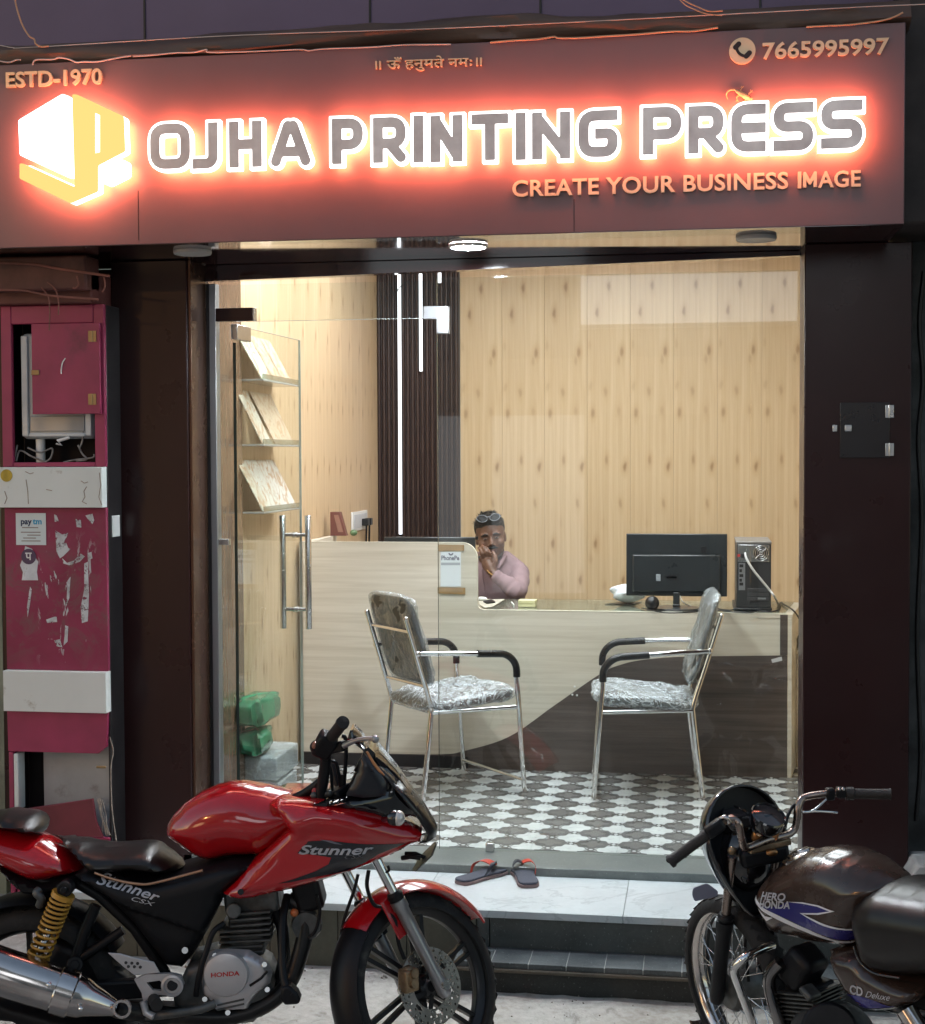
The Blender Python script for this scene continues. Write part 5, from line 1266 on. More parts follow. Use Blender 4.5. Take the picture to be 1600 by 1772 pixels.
# ------------------------------------------------------------------ seated man behind the counter
mx, my = -1.105, 2.33
man = thing('person', 'smiling seated man in a mauve shirt, one hand held to his mouth, behind the counter', 'person', (mx, my + .05, 0))
m_skin = NT('brown_skin'); _v = m_skin.obj(); _n = m_skin.noise(_v, 30, 4)
m_skin = m_skin.bsdf(m_skin.ramp(_n, [(.3, (.125, .058, .036)), (.7, (.175, .085, .053))]), .42, 0, m_skin.bump(m_skin.noise(_v, 260, 3), .08, .002), .5, sss=.08)
m_shirt = mat('mauve_shirt', (.27, .175, .19), .85, var=.08, vs=12, bump=.2, bs=300)
m_hair = mat('black_hair', (.010, .009, .009), .45, var=.5, vs=60, bump=.9, bs=120)
m_trouser = mat('dark_trousers', (.03, .03, .04), .9)
def remeshed(mb, name, m, parent, vox, it=6, smooth=True):
    o = mb.build(name, m, parent, smooth=179)
    r = o.modifiers.new('remesh', 'REMESH'); r.mode = 'VOXEL'; r.voxel_size = vox; r.use_smooth_shade = True
    s = o.modifiers.new('smooth', 'SMOOTH'); s.factor = .5; s.iterations = it
    return o
# head axes: looks at the camera, slightly lowered and tilted
hc = Vector((mx, my, 1.072)); HM = (Matrix.Rotation(R(9), 3, 'Z') @ Matrix.Rotation(R(-7), 3, 'Y') @ Matrix.Rotation(R(6), 3, 'X'))
def hp(x, y, z): return hc + HM @ Vector((x, y, z))          # x image right, -y towards viewer, z up, metres
b = MB()
b.ell(hp(0, .012, .025), (.077, .092, .094), 28, 18, HM)              # skull
b.ell(hp(0, -.020, -.035), (.070, .066, .082), 24, 16, HM)            # face
b.ell(hp(0, -.040, -.088), (.043, .036, .032), 18, 12, HM)            # chin
for s in (1, -1):
    b.ell(hp(s * .038, -.052, -.030), (.031, .026, .026), 16, 10, HM)  # cheeks
    b.ell(hp(s * .075, .012, -.012), (.009, .020, .031), 14, 10, HM)   # ears
    b.ell(hp(s * .030, -.070, .022), (.026, .016, .010), 14, 8, HM)    # brow ridge
b.tube([hp(0, -.080, .010), hp(0, -.096, -.018), hp(0, -.102, -.032)], [.008, .012, .015], 12)
for s in (1, -1): b.ell(hp(s * .013, -.092, -.034), (.009, .010, .008), 10, 8, HM)
b.ell(hp(0, -.082, -.056), (.026, .012, .009), 14, 8, HM); b.ell(hp(0, -.080, -.068), (.022, .012, .009), 14, 8, HM)
b.tube([hp(0, .02, -.06), hp(0, .045, -.12), (mx + .01, my + .08, .90)], [.052, .052, .062], 20)
# raised arm, hand and fingers (same continuous body)
el, wr_ = Vector((-.950, 2.165, .795)), Vector((-1.075, 2.165, .890))
b.tube([el, el.lerp(wr_, .4), wr_], [.042, .036, .027], 16)
pk = Vector((-1.105, 2.196, .958))                                   # knuckles
b.tube([wr_, wr_.lerp(pk, .4), wr_.lerp(pk, .85), pk], [.026, .031, .033, .022], 14)
b.ell(wr_.lerp(pk, .62), (.040, .022, .040), 16, 10)
for i, (dx, dz, l, cur) in enumerate(((.026, .020, 1.0, .0), (.008, .024, 1.08, .2), (-.012, .016, 1.0, .4), (-.030, .002, .82, .6))):
    p0 = pk + Vector((dx, -.004, dz - .012)); p1 = p0 + Vector((-.010, -.024, .028)) * l; p2 = p1 + Vector((-.012, .004, .022)) * l; p3 = p2 + Vector((-.010, .020, .006)) * l
    b.tube([p0, p1, p2, p3], [.0105, .0098, .0088, .0075], 10); b.ell(p3, (.0076,) * 3, 10, 8)
th0 = wr_.lerp(pk, .35) + Vector((.022, -.012, .006)); th = [th0, th0 + Vector((.012, -.010, .032)), th0 + Vector((.006, -.006, .058)), th0 + Vector((-.004, .004, .078))]
b.tube(th, [.014, .012, .011, .0085], 10); b.ell(th[-1], (.0086,) * 3, 10, 8)
# trunk, other arm and legs under the clothes
b.tube([(mx + .01, my + .08, .92), (mx + .01, my + .12, .75), (mx, my + .16, .50)], [.10, .12, .12], 18)
b.tube([(mx + .15, my + .06, .88), (mx + .165, my - .04, .82), el], [.045, .042, .040], 14)
b.tube([(mx - .16, my + .06, .88), (mx - .24, my - .02, .80), (mx - .22, my - .14, .79), (mx - .16, my - .20, .79)], [.045, .042, .036, .026], 14)
b.ell((mx - .15, my - .20, .79), (.045, .03, .018), 14, 8)
for s in (1, -1): b.tube([(mx + s * .08, my + .16, .50), (mx + s * .12, my - .20, .50), (mx + s * .12, my - .18, .08), (mx + s * .12, my - .28, .045)], [.075, .06, .045, .035], 14)
remeshed(b, 'body', m_skin, man, .0042, 4)
# shirt
s_ = MB()
s_.ell((mx - .005, my + .09, .80), (.190, .125, .20), 28, 18); s_.ell((mx + .005, my + .14, .62), (.17, .13, .20), 24, 14)
s_.tube([(mx - .17, my + .07, .882), (mx - .05, my + .075, .930), (mx + .07, my + .075, .930), (mx + .155, my + .065, .880)], [.050, .062, .062, .046], 18)
sleeve = smooth_path([(mx + .145, my + .06, .880), (mx + .158, my - .03, .835), el + Vector((.004, .0, .0)), el.lerp(wr_, .25) + Vector((0, 0, .004)), el.lerp(wr_, .6), el.lerp(wr_, .93)], 4)
n = len(sleeve); s_.tube(sleeve, [.055 - .014 * i / n + .0035 * math.sin(i * 2.1) - (.008 if i > n * .7 else 0) for i in range(n)], 18)
s_.tube([(mx - .165, my + .06, .878), (mx - .245, my - .02, .815), (mx - .23, my - .12, .80), (mx - .19, my - .16, .80)], [.060, .056, .048, .042], 16)
remeshed(s_, 'shirt', m_shirt, man, .006, 3)
k = MB()
for s in (1, -1):
    P = [hp(s * .060, .05, -.105), hp(s * .062, .0, -.115), hp(s * .040, -.052, -.135), hp(s * .018, -.075, -.165)]
    k.tube(P, [.012, .014, .014, .006], 8)
k.build('collar', m_shirt, man, smooth=80)
k = MB().tube([(mx - .035, my - .052, .90), (mx - .03, my - .050, .84), (mx - .02, my - .046, .77)], .004, 6); k.build('placket', mat('mauve_dark', (.22, .14, .155), .85), man)
t_ = MB()
for s in (1, -1): t_.tube([(mx + s * .08, my + .17, .50), (mx + s * .12, my - .21, .505), (mx + s * .12, my - .185, .10)], [.092, .075, .058], 14)
t_.ell((mx, my + .15, .50), (.17, .13, .11), 18, 12); remeshed(t_, 'trousers', m_trouser, man, .012, 2)
# hair: cap with a raised quiff, moustache, stubble, brows, eyes
h = MB()
h.ell(hp(0, .022, .045), (.083, .094, .088), 30, 20, HM); h.ell(hp(.004, -.030, .098), (.062, .052, .032), 22, 14, HM); h.ell(hp(-.03, -.035, .095), (.035, .040, .028), 16, 10, HM); h.ell(hp(.035, -.03, .093), (.036, .042, .028), 16, 10, HM)
o = remeshed(h, 'hair', m_hair, man, .005, 2)
# cut the hair away from the face: keep only what lies above the hairline
me = o.data
def keep(v):
    q = HM.transposed() @ (Vector(v) + base_of(man) - hc); return q
for v in me.vertices:
    q = keep(v.co)
    if q.y < -.005 and q.z < .052:          # flatten the front of the cap behind the forehead
        q.y = -.005 + (q.y + .005) * .1; q.x *= .97
    if q.z < -.03: q.z = -.03
    v.co = hc + HM @ q - base_of(man)
rg = random.Random(3); k = MB()
for i in range(260):                           # short strands break the outline
    a, e = rg.uniform(0, 2 * PI), rg.uniform(.15, 1.25); d = Vector((math.cos(a) * math.cos(e), math.sin(a) * math.cos(e), math.sin(e)))
    if d.y < -.3 and d.z < .6: continue
    p = Vector((d.x * .079, .018 + d.y * .092, .045 + d.z * .086)); q = p + d * rg.uniform(.006, .014) + Vector((rg.uniform(-.006, .006), -.004, .002))
    k.tube([hp(*p), hp(*q)], [.0024, .0006], 4)
for i in range(120):
    x = rg.uniform(-.055, .055); y = rg.uniform(-.075, -.02); k.tube([hp(x, y, .105), hp(x + rg.uniform(-.01, .01), y - .012, .128 - abs(x) * .2)], [.0028, .0006], 4)
stuff(k.build('hair_strands', m_hair, man, smooth=0))
m_eye = mat('eye_white', (.34, .29, .26), .25); m_lip = mat('lips', (.16, .055, .045), .4); m_stub = mat('stubble_shade', (.040, .022, .018), .7, var=.3, vs=80)
for s in (1, -1):
    e = MB().ell(hp(s * .031, -.0785, .002), (.0115, .006, .0028), 14, 8, HM).build('eye', m_eye, man, smooth=80)
    MB().ell(hp(s * .031, -.0835, .002), (.0046, .0022, .0030), 10, 8, HM).build('iris', m_satin_black, e, smooth=80)
    MB().tube([hp(s * .014, -.0855, .0225), hp(s * .032, -.0865, .0265), hp(s * .052, -.073, .016)], [.0035, .0048, .0020], 8).build('eyebrow', m_hair, man, smooth=80)
    MB().tube([hp(s * .018, -.082, .0072), hp(s * .031, -.0855, .0085), hp(s * .044, -.078, .005)], .0022, 6).build('eyelid', m_skin, man, smooth=80)
MB().tube([hp(-.030, -.078, -.052), hp(-.014, -.0925, -.046), hp(0, -.0955, -.0465), hp(.014, -.0925, -.046), hp(.030, -.078, -.052)], [.003, .006, .0055, .006, .003], 8).build('moustache', m_hair, man, smooth=80)
MB().tube([hp(-.024, -.082, -.062), hp(0, -.0935, -.0635), hp(.024, -.082, -.062)], [.002, .0045, .002], 8).build('mouth', m_lip, man, smooth=80)
MB().tube([hp(-.058, -.018, -.075), hp(-.042, -.050, -.100), hp(0, -.073, -.112), hp(.042, -.050, -.100), hp(.058, -.018, -.075)], [.006, .010, .012, .010, .006], 10).build('beard', m_stub, man, smooth=80)
MB().tube([wr_ + Vector((.012, -.022, -.014)), wr_ + Vector((-.012, -.030, .004)), wr_ + Vector((-.024, -.012, .016))], .0035, 6).build('bracelet', mat('gold_bracelet', (.6, .38, .15), .3, 1.0), man)
MB().ell(pk + Vector((-.036, -.030, .014)), (.0065, .0045, .0065), 10, 8).build('ring', m_satin_black, man)
# sunglasses pushed up on the hair
sg = thing('sunglasses', 'dark sunglasses with grey rims pushed up on the man\'s hair', 'sunglasses', hp(0, -.06, .125))
m_rim2 = mat('grey_rim', (.16, .17, .19), .35, .3)
for s in (1, -1):
    ring = [hp(s * .034 + .027 * math.cos(a) + s * .003 * math.sin(a), -.086 + .012 * math.sin(a) * 1.0 + .010 * abs(math.cos(a)) * (1 if s * math.cos(a) > 0 else 0), .112 + .017 * math.sin(a)) for a in [2 * PI * i / 20 for i in range(20)]]
    f = MB().tube(ring, .0019, 8, closed=True).build('rim', m_rim2, sg, smooth=80)
    MB().prism(ring, HM @ Vector((0, .0008, 0)), HM @ Vector((0, -.0008, 0))).build('lens', mat('dark_lens', (.008, .008, .010), .4, spec=.2), sg, smooth=0)
    MB().tube([hp(s * .064, -.076, .112), hp(s * .078, -.02, .080), hp(s * .080, .05, .050)], .0024, 6).build('temple', m_rim2, sg, smooth=80)
MB().tube([hp(-.010, -.088, .116), hp(0, -.092, .119), hp(.010, -.088, .116)], .0026, 8).build('bridge', m_rim2, sg, smooth=80)

# ------------------------------------------------------------------ motorcycles
class Frame:
    """side-view frame of a vehicle: h along it, v towards the viewer's side, n up"""
    def __init__(s, o, h, v, n): s.o, s.h, s.v, s.n = Vector(o), Vector(h).normalized(), Vector(v).normalized(), Vector(n).normalized()
    def P(s, u, v, z): return s.o + s.h * u + s.v * v + s.n * z
    def px(s, x, y, v=0.0):
        d = _ray(x, y); o = s.o + s.v * v; t = (o - CAM).dot(s.v) / d.dot(s.v); q = CAM + d * t - s.o; return (q.dot(s.h), q.dot(s.n))
    def w(s, x, y, v=0.0):
        u, z = s.px(x, y, v); return s.P(u, v, z)
m_redpaint = mat('red_gloss_paint', (.40, .004, .008), .16, var=.06, vs=3, coat=1.0, coat_r=.03, spec=.5)
m_seat = mat('black_seat_vinyl', (.010, .008, .0075), .33, var=.2, vs=14, bump=.08, bs=300, spec=.5)
m_gblack = mat('gloss_black_plastic', (.006, .006, .008), .10, coat=.8, coat_r=.04)
m_mblack = mat('matt_black_plastic', (.0075, .008, .010), .40, spec=.22, var=.25, vs=9, bump=.12, bs=240, dirt=((.06, .055, .05), 7, .62, .85))
m_rubber = mat('tyre_rubber', (.008, .008, .0085), .75, var=.3, vs=14, bump=.3, bs=90, dirt=((.11, .10, .085), 9, .55, .85))
m_alloy_blk = mat('black_alloy', (.016, .016, .018), .34, .3, var=.3, dirt=((.09, .08, .07), 10, .6, .85))
m_engine = mat('grey_engine_alloy', (.095, .10, .10), .48, .6, var=.35, vs=25, dirt=((.06, .055, .05), 11, .5, .8))
m_cover = mat('silver_engine_cover', (.52, .52, .54), .34, .55, var=.10, vs=8, dirt=((.30, .26, .22), 9, .62, .85))
m_fork = mat('grey_fork_leg', (.33, .34, .36), .32, .8, var=.12, dirt=((.12, .11, .10), 14, .6, .8))
m_gold_spring = mat('yellow_spring', (.52, .27, .04), .35, var=.15)
m_bronze_cal = mat('bronze_caliper', (.28, .20, .12), .4, .7, var=.4, vs=30)
m_disc = mat('brake_disc', (.50, .49, .47), .28, 1.0, var=.2, vs=18)
m_clear = thin_glass('clear_lens', (.85, .86, .88), .8, f0=.12)
m_decal = mat('silver_decal', (.74, .75, .80), .35, .1)
m_chrome_w = mat('worn_chrome', (.58, .54, .52), .15, 1.0, var=.12, vs=10, dirt=((.25, .16, .11), 8, .6, .85))

def tyre(mb, c, ax, R_, w, flat=.0, n=64):
    """tyre section swept round the axle"""
    prof = []
    for i in range(17):
        a = PI * 1.12 * (i / 16 - .5); prof.append((R_ - w * .5 * (1 - math.cos(a)) * 1.02, w * .5 * math.sin(a) * 1.04))
    prof = [(R_ - w * .62, -w * .36)] + prof + [(R_ - w * .62, w * .36)]
    return mb.lathe(prof, c, ax, n)
def treads(mb, c, ax, R_, w, n=46, ref=None):
    """tread blocks around the tyre crown"""
    ax = Vector(ax).normalized(); x = ax.orthogonal().normalized(); y = ax.cross(x)
    for i in range(n):
        for s in (-1, 1):
            a = 2 * PI * (i + (.5 if s > 0 else 0)) / n; d = x * math.cos(a) + y * math.sin(a); t = ax.cross(d)
            p = c + d * (R_ - .0006) + ax * (s * w * .05); q = c + d * (R_ - w * .115) + ax * (s * w * .36) + t * (.020 * s)
            mb.beam(p, q, .016, .003, up=d)
def band(mb, c, ax, r0, r1, w, ref, a0, a1, n=40, crown=.3, th=.004, taper=0.0):
    """mudguard: arched strip round the axle from angle a0 to a1, measured from ref"""
    prof_o, prof_i = [], []
    for i in range(9):
        k = i / 8 * 2 - 1; prof_o.append((r1 - (r1 - r0) * abs(k) ** 2.4, k * w / 2))
    for i in range(8, -1, -1):
        k = i / 8 * 2 - 1; prof_i.append((r1 - th - (r1 - r0) * abs(k) ** 2.4, k * (w / 2 - th)))
    pr = prof_o + prof_i; return mb.lathe(pr + [pr[0]], c, ax, n, a0, a1, ref)
def skin_decal(fr, pil, flat, faces, lift=.0015):
    """lay flat (u, z) shapes on the side of a puffed body"""
    return [fr.P(u, pil.half(u, z) + lift, z) for u, z in flat], faces
def fine_fill(loops, res=.012):
    """flat outline -> evenly triangulated patch"""
    ol = []
    L = loops
    for i, p in enumerate(L):
        a, b = Vector(p), Vector(L[(i + 1) % len(L)]); k = max(1, int((b - a).length / res)); ol += [a.lerp(b, j / k) for j in range(k)]
    pts = list(ol); n = len(ol); us = [p.x for p in ol]; zs = [p.y for p in ol]; z = min(zs) + res * .6
    while z < max(zs):
        u = min(us) + res * .5
        while u < max(us):
            if poly_in([tuple(p) for p in ol], u, z) and poly_dist([tuple(p) for p in ol], np.array((u, z))) > res * .5: pts.append(Vector((u, z)))
            u += res
        z += res
    r = geometry.delaunay_2d_cdt(pts, [(i, (i + 1) % n) for i in range(n)], [], 1, 1e-6); return [tuple(p) for p in r[0]], [tuple(f) for f in r[2]]

# ---------- the red one: its side is parallel to the picture, nose to the right
RD = 4.30
_o = CAM + FWD * RD; _o.z = 0
F1 = Frame(_o, RIGHT, -FWD, UP)
def c1(pts, v=0.0): return [F1.px(x / 3.0075, 1240 + y / 3.0075, v) for x, y in pts]           # survey sheet 1 of the photo
def c2(pts, v=0.0): return [F1.px(400 + x / 3.0075, 1240 + y / 3.0075, v) for x, y in pts]
def W1(x, y, v=0.0): return F1.w(x / 3.0075, 1240 + y / 3.0075, v)
def W2(x, y, v=0.0): return F1.w(400 + x / 3.0075, 1240 + y / 3.0075, v)
gz = ground_z(-1.3)
rb = thing('motorcycle', 'glossy red motorcycle with black cowl parked before the step, nose to the right', 'motorcycle', F1.w(400, 1690, 0))
rb.location.z = gz
def pil(name, outline, W, D, m, e=0.0, fn=None, res=.013, smooth=50, sharp_round=0.0):
    if sharp_round: outline = [tuple(p)[:2] for p in round_poly([Vector((*p, 0)) for p in outline], sharp_round, 3)]
    P = Pillow(outline, W, D, e, fn); v, f = P.mesh(F1, res); o = link_mesh(name, v, f, m, rb, smooth=smooth)
    if e == 0.0: s = o.modifiers.new('smooth', 'SMOOTH'); s.factor = .5; s.iterations = 5
    return P, o
def sst(x, a, b):
    t = min(1, max(0, (x - a) / (b - a))); return t * t * (3 - 2 * t)

# wheels
WR = .272
STE = R(45); rake = R(28)
fax = (UP * math.cos(rake) - RIGHT * math.sin(rake)).normalized()
rotm = Matrix.Rotation(STE, 3, fax)
hs_, vs_ = rotm @ RIGHT, rotm @ (-FWD)            # steered heading and right-hand side
fw = F1.w(727, 1709, 0.0)
def make_wheel(name, c, ax, heading, w, parent):
    """alloy wheel: rim with six paired spokes > tyre, hub"""
    g = MB()
    rr = WR - w * .60
    g.lathe([(rr + .004, -w * .37), (rr + .010, -w * .34), (rr - .010, -w * .26), (rr - .022, -w * .12), (rr - .022, w * .12), (rr - .010, w * .26), (rr + .010, w * .34), (rr + .004, w * .37)], c, ax, 64)
    g.lathe([(.0001, -.030), (.034, -.030), (.040, -.012), (.040, .012), (.034, .030), (.0001, .030)], c, ax, 28)
    ax = Vector(ax).normalized(); x = heading.normalized(); y = ax.cross(x)
    for i in range(6):
        a = 2 * PI * i / 6 + .35; d = x * math.cos(a) + y * math.sin(a); t = ax.cross(d)
        for s in (-1, 1):
            p, q = c + d * .034 + t * (s * .010), c + d * (rr - .014) + t * (s * .017 + .028); g.beam(p, q, .013, .024, up=ax)
    o = g.build(name, m_alloy_blk, parent, smooth=40, bevel=.002)
    tb = MB(); tyre(tb, c, ax, WR, w); tb.build('tyre', m_rubber, o, smooth=60)
    return o
wf = make_wheel('front_wheel', fw, vs_, hs_, .078, rb)
k = MB(); treads(k, fw, vs_, WR, .078, 40); stuff(k.build('tread', m_rubber, wf, smooth=0))
# drilled disc
def disc_mesh(r0, r1, holes):
    L = [[(r1 * math.cos(2 * PI * i / 96) , r1 * math.sin(2 * PI * i / 96)) for i in range(96)], [(r0 * math.cos(2 * PI * i / 48), r0 * math.sin(2 * PI * i / 48)) for i in range(48)]]
    for i in range(holes):
        a = 2 * PI * i / holes
        for k, (rr, hr) in enumerate(((.45, .0042), (.80, .0046))):
            aa = a + (PI / holes if k else 0); R_ = r0 + (r1 - r0) * rr; L.append([(R_ * math.cos(aa) + hr * math.cos(2 * PI * j / 10), R_ * math.sin(aa) + hr * math.sin(2 * PI * j / 10)) for j in range(10)])
    for i in range(6):
        a = 2 * PI * i / 6; L.append([((r0 + .012) * math.cos(a + b_) * (1 + .10 * k_), (r0 + .012) * math.sin(a + b_) * (1 + .10 * k_)) for b_, k_ in ((0, 0), (.16, -1), (.42, -.6), (.40, .6), (.2, .8))])
    return fill_mesh(L, .0035)
v, f = disc_mesh(.062, .110, 26); dc = fw + vs_ * .047
link_mesh('brake_disc', place(v, dc, hs_, vs_, fax.cross(Vector((0, 0, 0))) + vs_.cross(hs_) * -1), f, m_disc, wf, smooth=30)
k = MB()
for i in range(6):
    a = 2 * PI * i / 6 + .3; zz = hs_.cross(vs_); d = hs_ * math.cos(a) + zz * math.sin(a); d2 = hs_ * math.cos(a + .35) + zz * math.sin(a + .35); k.beam(dc + d * .022 - vs_ * .002, dc + d2 * .070 - vs_ * .0005, .014, .004, up=vs_)
k.lathe([(.0001, .006), (.016, .006), (.020, 0), (.030, -.004), (.030, -.02)], dc, vs_, 20)
k.build('disc_carrier', m_alloy_blk, wf, smooth=40)
# caliper
cc = fw + vs_ * .052 - hs_ * .082 + UP * .030
MB().ell(cc, (.024, .024, .040)).beam(cc + UP * .03, cc - UP * .035, .050, .040, up=vs_).build('caliper', m_bronze_cal, rb, smooth=50, bevel=.006)
MB().cyl(cc + vs_ * .018 + UP * .012, cc + vs_ * .032 + UP * .012, .013, 14).cyl(cc + vs_ * .018 - UP * .016, cc + vs_ * .032 - UP * .016, .013, 14).build('caliper_piston', m_bronze_cal, rb, smooth=40)
# forks
for s in (1, -1):
    b0 = fw + vs_ * (s * .083) - fax * .005; d = fax
    if s > 0: b1 = W2(860, 945, .10); top = W2(748, 785, .10)
    b0 = fw + vs_ * (s * .083) + hs_ * .012
    dn = (W2(748, 785, .0) - W2(1075, 1420, .0)).normalized()
    MB().lathe([(.0001, -.035), (.014, -.035), (.021, -.02), (.021, .02), (.0185, .06), (.0205, .20), (.0205, .245), (.0235, .25), (.0235, .275), (.0001, .276)], b0, dn, 24).build('fork_slider', m_fork, rb, smooth=40)
    MB().lathe([(.0001, 0), (.022, 0), (.024, .018), (.018, .026), (.0001, .026)], b0 + dn * .2762, dn, 20).build('dust_seal', m_mblack, rb, smooth=40)
    MB().cyl(b0 + dn * .30, b0 + dn * .62, .0145, 18).build('fork_tube', m_chrome, rb, smooth=40)
    MB().cyl(b0 + vs_ * (s * .012), b0 + vs_ * (s * .028), .014, 14).build('axle_nut', m_steel, rb, smooth=40)
    if s > 0: ftop = b0 + dn * .62
MB().beam(fw - vs_ * .115 + dn * .47, fw + vs_ * .115 + dn * .47, .05, .035, up=dn).build('fork_clamp', m_mblack, rb, bevel=.006)
MB().beam(fw - vs_ * .115 + dn * .625, fw + vs_ * .115 + dn * .625, .06, .022, up=dn).build('fork_clamp', m_mblack, rb, bevel=.006)
# mudguard
ref = hs_
b = MB(); band(b, fw, -vs_, WR + .002, WR + .036, .125, ref, R(-142), R(-36), 40)
b.build('front_mudguard', m_redpaint, rb, smooth=60)
b = MB(); band(b, fw, -vs_, WR - .004, WR + .028, .128, ref, R(-214), R(-141), 36); b.build('mudguard_flap', m_mblack, rb, smooth=60)
for s in (1, -1): MB().beam(fw + vs_ * (s * .066) + dn * .17, fw + vs_ * (s * .066) + dn * .29, .07, .006, up=vs_).build('mudguard_stay', m_redpaint if s > 0 else m_mblack, rb, bevel=.003)
# rear wheel
rw = F1.w(58, 1722, 0)
wr2 = make_wheel('rear_wheel', rw, -FWD, RIGHT, .105, rb)
k = MB(); treads(k, rw, -FWD, WR, .105, 36); stuff(k.build('tread', m_rubber, wr2, smooth=0))
MB().lathe([(.0001, .04), (.055, .04), (.058, .03), (.058, -.04), (.0001, -.04)], rw, -FWD, 28).build('drum', m_engine, wr2)
b = MB(); band(b, rw, FWD, WR + .012, WR + .030, .13, -RIGHT, R(25), R(150), 36); b.build('rear_mudguard', m_mblack, rb, smooth=60)

# tail, seats, tank, fairing
pil('pillion_seat', c1([(-190, 500), (-60, 484), (60, 480), (140, 484), (190, 497), (228, 520), (250, 552), (258, 585), (246, 606), (180, 598), (80, 576), (0, 562), (-190, 556)]), .125, .035, m_seat, .0)
def tail_fn(u, z, h): return h
pil('tail_cowl', c1([(-260, 520), (-100, 540), (0, 558), (80, 571), (180, 592), (245, 612), (330, 656), (400, 708), (472, 796), (440, 808), (380, 815), (300, 835), (222, 853), (150, 834), (80, 797), (0, 757), (-120, 690), (-260, 610)]), .125, .085, m_redpaint, .0)
pil('rider_seat', c1([(252, 606), (330, 611), (420, 628), (500, 648), (580, 660), (650, 656), (720, 649), (785, 645), (822, 655), (858, 684), (915, 724), (976, 766), (965, 786), (925, 797), (855, 806), (790, 797), (720, 787), (640, 792), (560, 802), (490, 800), (460, 768), (400, 705), (330, 652)]), .130, .050, m_seat, .0)
pil('seat_base', c1([(470, 796), (560, 800), (640, 790), (720, 785), (800, 796), (870, 806), (970, 786), (1060, 799), (960, 828), (850, 850), (770, 868), (700, 867), (620, 852), (540, 828)]), .105, .02, m_gblack, .05)
k = MB()
k.tube(smooth_path([W1(x, y, .117) for x, y in ((492, 812), (560, 836), (640, 858), (720, 870), (770, 871), (860, 852), (950, 828), (1055, 800))], 5), .0042, 8); k.build('trim_line', mat('copper_trim', (.42, .24, .15), .3, .7), rb, smooth=80)
tank_o = c1([(975, 768), (912, 722), (855, 684), (826, 655), (829, 612), (848, 570), (880, 528), (925, 484), (1000, 434), (1080, 396), (1150, 374), (1225, 366), (1310, 376), (1420, 400), (1520, 426), (1600, 446), (1680, 470), (1640, 560), (1540, 640), (1420, 730), (1335, 762), (1180, 768), (1060, 798)], .10)
ku, kz = c1([(1030, 690)], .10)[0]
def tank_fn(u, z, h):
    # knee recess low at the back, flare towards the front top
    d = math.hypot((u - ku) / .17, (z - kz) / .075); h *= 1 - .24 * math.exp(-d * d * 1.1)
    return h
T1, _ = pil('fuel_tank', tank_o, .138, .125, m_redpaint, .0, tank_fn, .011, 60)
MB().lathe([(.0001, .012), (.034, .012), (.038, .006), (.042, 0)], W1(1290, 372, 0), (0.1, 0, 1), 28).build('fuel_cap', m_gblack, rb)
fair_o = c2([(190, 470), (235, 450), (300, 449), (440, 448), (540, 463), (640, 493), (740, 529), (840, 574), (930, 609), (986, 650), (978, 690), (930, 706), (880, 736), (800, 766), (700, 801), (560, 846), (450, 881), (330, 916), (220, 941), (110, 968), (35, 978), (-25, 960), (-62, 938), (0, 880), (70, 805), (140, 745), (230, 660), (290, 600), (240, 530)], .15)
f0, fz0 = c2([(330, 600)], .15)[0]; f1, fz1 = c2([(985, 665)], .15)[0]
crease = [F1.px(400 + x / 3.0075, 1240 + y / 3.0075, .15) for x, y in ((-60, 800), (120, 700), (330, 560), (440, 505), (620, 520), (800, 590), (985, 655))]
def crease_z(u):
    for (a, za), (b, zb) in zip(crease, crease[1:]):
        if u <= b: return za + (zb - za) * (u - a) / (b - a) if u > a else za
    return crease[-1][1]
nose_u = c2([(985, 655)], .15)[0][0]
def fair_fn(u, z, h):
    dz = z - crease_z(u); h *= 1 - .16 * sst(-dz, -.004, .07) - .10 * sst(dz, 0, .05)
    h *= 1 - .45 * sst(u, nose_u - .22, nose_u + .01)
    return h
FA, _ = pil('side_fairing', fair_o, .185, .05, m_redpaint, .118, fair_fn, .0105, 60)
# stripes and lettering on the fairing
def decal(name, pts, m, lift=.0016, sheet=c2, P=None):
    v, f = fine_fill(sheet(pts, .16)); vv, ff = skin_decal(F1, P or FA, v, f, lift); return link_mesh(name, vv, ff, m, rb, smooth=80)
m_blackgraphic = mat('black_graphic', (.008, .008, .012), .16, coat=.8)
decal('stripe', [(342, 712), (400, 650), (470, 646), (560, 652), (700, 672), (905, 690), (860, 706), (760, 735), (690, 775), (600, 812), (520, 828), (440, 838), (300, 866), (240, 872), (330, 846), (440, 805), (505, 770), (520, 735), (440, 722)], m_blackgraphic)
decal('stripe', [(455, 640), (520, 646), (580, 668), (540, 664)], mat('grey_graphic', (.12, .12, .15), .2, coat=.6), .0022)
def decal_text(name, s, p0, p1, hgt, m, bold=.02, shear=.30, P=None, sheet=c2, lift=.0030, vv_=.16):
    (ua, za), (ub, zb) = sheet([p0, p1], vv_); v, f = text_mesh(s, hgt, .0, bold, shear, width=math.hypot(ub - ua, zb - za)); a = math.atan2(zb - za, ub - ua); front = [q for q in v]
    flat = [(ua + x * math.cos(a) - z * math.sin(a), za + x * math.sin(a) + z * math.cos(a)) for x, y, z in front]
    vv, ff = skin_decal(F1, P or FA, flat, f, lift); return link_mesh(name, vv, ff, m, rb, smooth=0, recalc=False)
decal_text('lettering', 'Stunner', (350, 716), (738, 722), .026, m_decal, .022)
decal_text('lettering', 'CSX', (590, 740), (690, 742), .011, mat('dull_decal', (.25, .24, .25), .4), .0)
MB().cyl(W1(1252, 912, .152), W1(1252, 912, .178), .0085, 12).build('bolt', m_gblack, rb)
